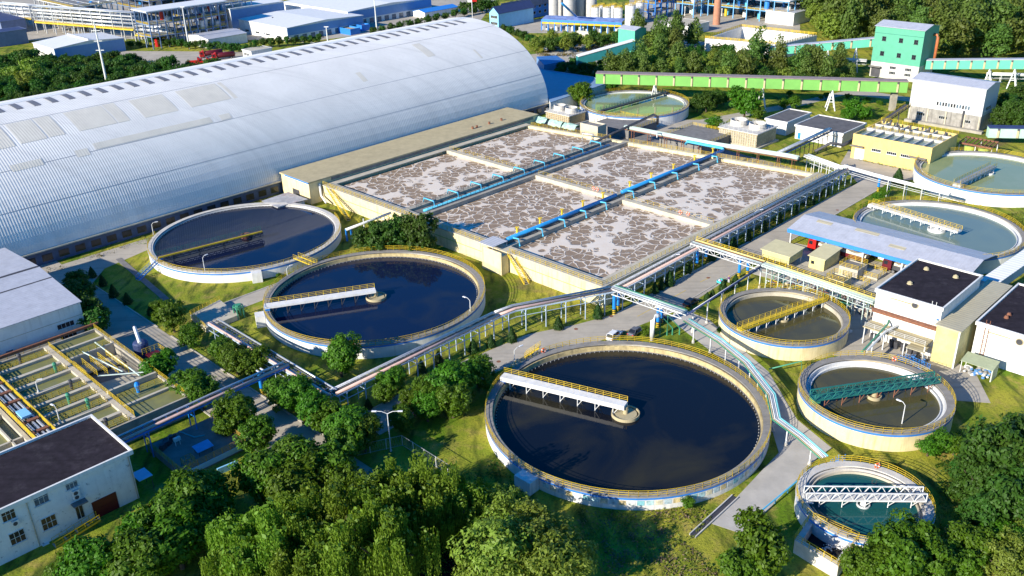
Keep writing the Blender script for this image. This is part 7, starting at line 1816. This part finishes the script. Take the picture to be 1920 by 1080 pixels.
p = at(886, 36); t = thing("flag", "red and white flag on a pole near the light blue house", "flag", p)
mb = MB(); mb.tube([p, p + Vector((0, 0, 13))], .2, 6); mk("pole", mb, steelw, t)
mb = MB(); mb.box(p.x - 2.6, p.x - .2, p.y - .05, p.y + .05, 10, 12.8); mk("white_panel", mb, white, t); mb = MB(); mb.box(p.x + .2, p.x + 3, p.y - .05, p.y + .05, 10.2, 12.8); mk("red_panel", mb, red, t)
# lifebuoys
def buoy(label, p, ang, group=None):
    mb = MB(); n = 16; a = Vector((math.cos(ang), math.sin(ang), 0)); c = p; t = thing("lifebuoy", label, "lifebuoy", p, group)
    ring = [c + a * .42 * math.cos(2 * PI * k / n) + Vector((0, 0, .42 * math.sin(2 * PI * k / n))) for k in range(n + 1)]
    mb.tube(ring, .13, 6, False); mk("ring", mb, orange, t); mb = MB()
    for k in (2, 6, 10, 14): mb.tube([ring[k], ring[k + 1]], .14, 6)
    mk("white_band", mb, white, t)
buoy("orange lifebuoy hanging on the yellow rail of the brown-water tank", at(1677, 673, 4.2), .3); buoy("orange lifebuoy hanging on the yellow rail behind the smallest tank", at(1645, 873, 3.6), .3); buoy("orange lifebuoy on the largest tank's rail beside the access stair", at(1019, 657, 3.2), .6)
for lab, px in (("orange lifebuoy on the cross walkway between the blue pipe and the channel, left one", (1113, 353)), ("orange lifebuoy on the cross walkway between the blue pipe and the channel, right one", (1120, 355)), ("orange lifebuoy on the near right cross walkway, left one", (1276, 398)), ("orange lifebuoy on the near right cross walkway, right one", (1290, 401))):
    buoy(lab, at(*px, 5.8), -H)
# fence
t = thing("mesh_fence", "galvanised mesh fence with a corner among grass above the willows", "fence", S(81.5, -109.3))
fp = [S(66, -117), S(81.5, -109.6), S(81.3, -97.5)]
for a, b in zip(fp, fp[1:]):
    n = max(2, round((b - a).length / 3))
    for i in range(n + 1): x = a.lerp(b, i / n); mb = MB(); mb.beam(x, x + Vector((0, 0, 2.2)), .09); mk("post", mb, steelw, t)
mb = MB()
for a, b in zip(fp, fp[1:]):
    for z in (2.15, .15): mb.beam(a + Vector((0, 0, z)), b + Vector((0, 0, z)), .06)
    n = int((b - a).length / .45)
    for i in range(n): x = a.lerp(b, i / n); y = a.lerp(b, (i + 1.) / n); mb.beam(x + Vector((0, 0, .15)), y + Vector((0, 0, 2.1)), .012); mb.beam(y + Vector((0, 0, .15)), x + Vector((0, 0, 2.1)), .012)
mk("wire_mesh", mb, steel, t)
# drain channel
a, b = at(1378, 932), at(1298, 1006); t = thing("drain_channel", "dark open drain with white kerbs running down to the grass by the path", "drain", (a + b) / 2)
d = (b - a).normalized(); s = Vector((-d.y, d.x, 0)); mb = MB()
for k in (1, -1): mb.beam(a + s * k * .5 + Vector((0, 0, .12)), b + s * k * .5 + Vector((0, 0, .12)), .18, .3)
mk("kerb", mb, copingw, t); mb = MB(); mb.beam(a + Vector((0, 0, .03)), b + Vector((0, 0, .03)), .8, .06); mk("channel_floor", mb, steeld, t)
mb = MB(); a, b = at(1420, 972), at(1500, 905); mb.tube([a + Vector((0, 0, .9)), b + Vector((0, 0, .9))], .14, 6)
for f in (.1, .4, .7, .95): x = a.lerp(b, f); mb.beam(x, x + Vector((0, 0, .9)), .14)
mk("low_pipe", mb, bluepl, label="pale blue pipe on low stubs beside the path to the smallest tank", cat="pipe")
pipe_thing("low_pipe", "green pipe bending down beside the brown-water tank's left wall", [at(1442, 692, 1.6), at(1503, 677, 2.2), at(1503, 700, .2)], .13, greenp)
# air conditioners on the workshop wall
def aircon(label, px, fans=1):
    u_, z_ = onv(*px, -130.1); t = thing("air_conditioner", label, "air conditioner", S(u_, -129.8, z_ - .5)); h = .45 if fans == 1 else .8
    mb = MB(); mb.gb(u_ - .5, u_ + .5, -130.08, -129.65, z_ - h, z_ + h); mk("casing", mb, white, t)
    for k in range(fans):
        zc_ = z_ if fans == 1 else z_ - .38 + k * .76; c = S(u_ - .08, -129.65, zc_); mb = MB(); mb.tube([c, c + S(0, .03)], .32, 14); mk("fan_grille", mb, steeld, t)
aircon("tall twin-fan air conditioner under the workshop's upper right window", (142, 926), 2); aircon("small air conditioner under the workshop's upper left window", (28, 979)); aircon("air conditioner low on the workshop wall beside the downpipe", (86, 1023)); aircon("air conditioner at the foot of the workshop's left wall near the palm", (50, 1042))
t = thing("roof_shelter", "steel frame glass canopy at the workshop's right corner", "canopy", S(44.5, -131))
mb = MB(); mb.gb(43.9, 46.2, -133.5, -130.5, 2.6, 2.72); mk("sheet", mb, skyblue, t); mb = MB()
for v_ in (-133.3, -130.7): mb.beam(S(46, v_, 0), S(46, v_, 2.6), .1)
mk("post", mb, steeld, t, kind="stuff")
t = stairs("yellow railed ramp stair along the workshop's shaded front wall", S(36, -128.6, 1.0), S(29, -128.6, .05), 1.3, yel)
t = thing("low_wall", "small blue-white wall on the grass strip right of the pump platform", "wall", at(425, 882))
mb = MB(); a, b = at(409, 890), at(447, 874); mb.beam(a + Vector((0, 0, .6)), b + Vector((0, 0, .6)), .3, 1.2); mk("panel", mb, skyblue, t)
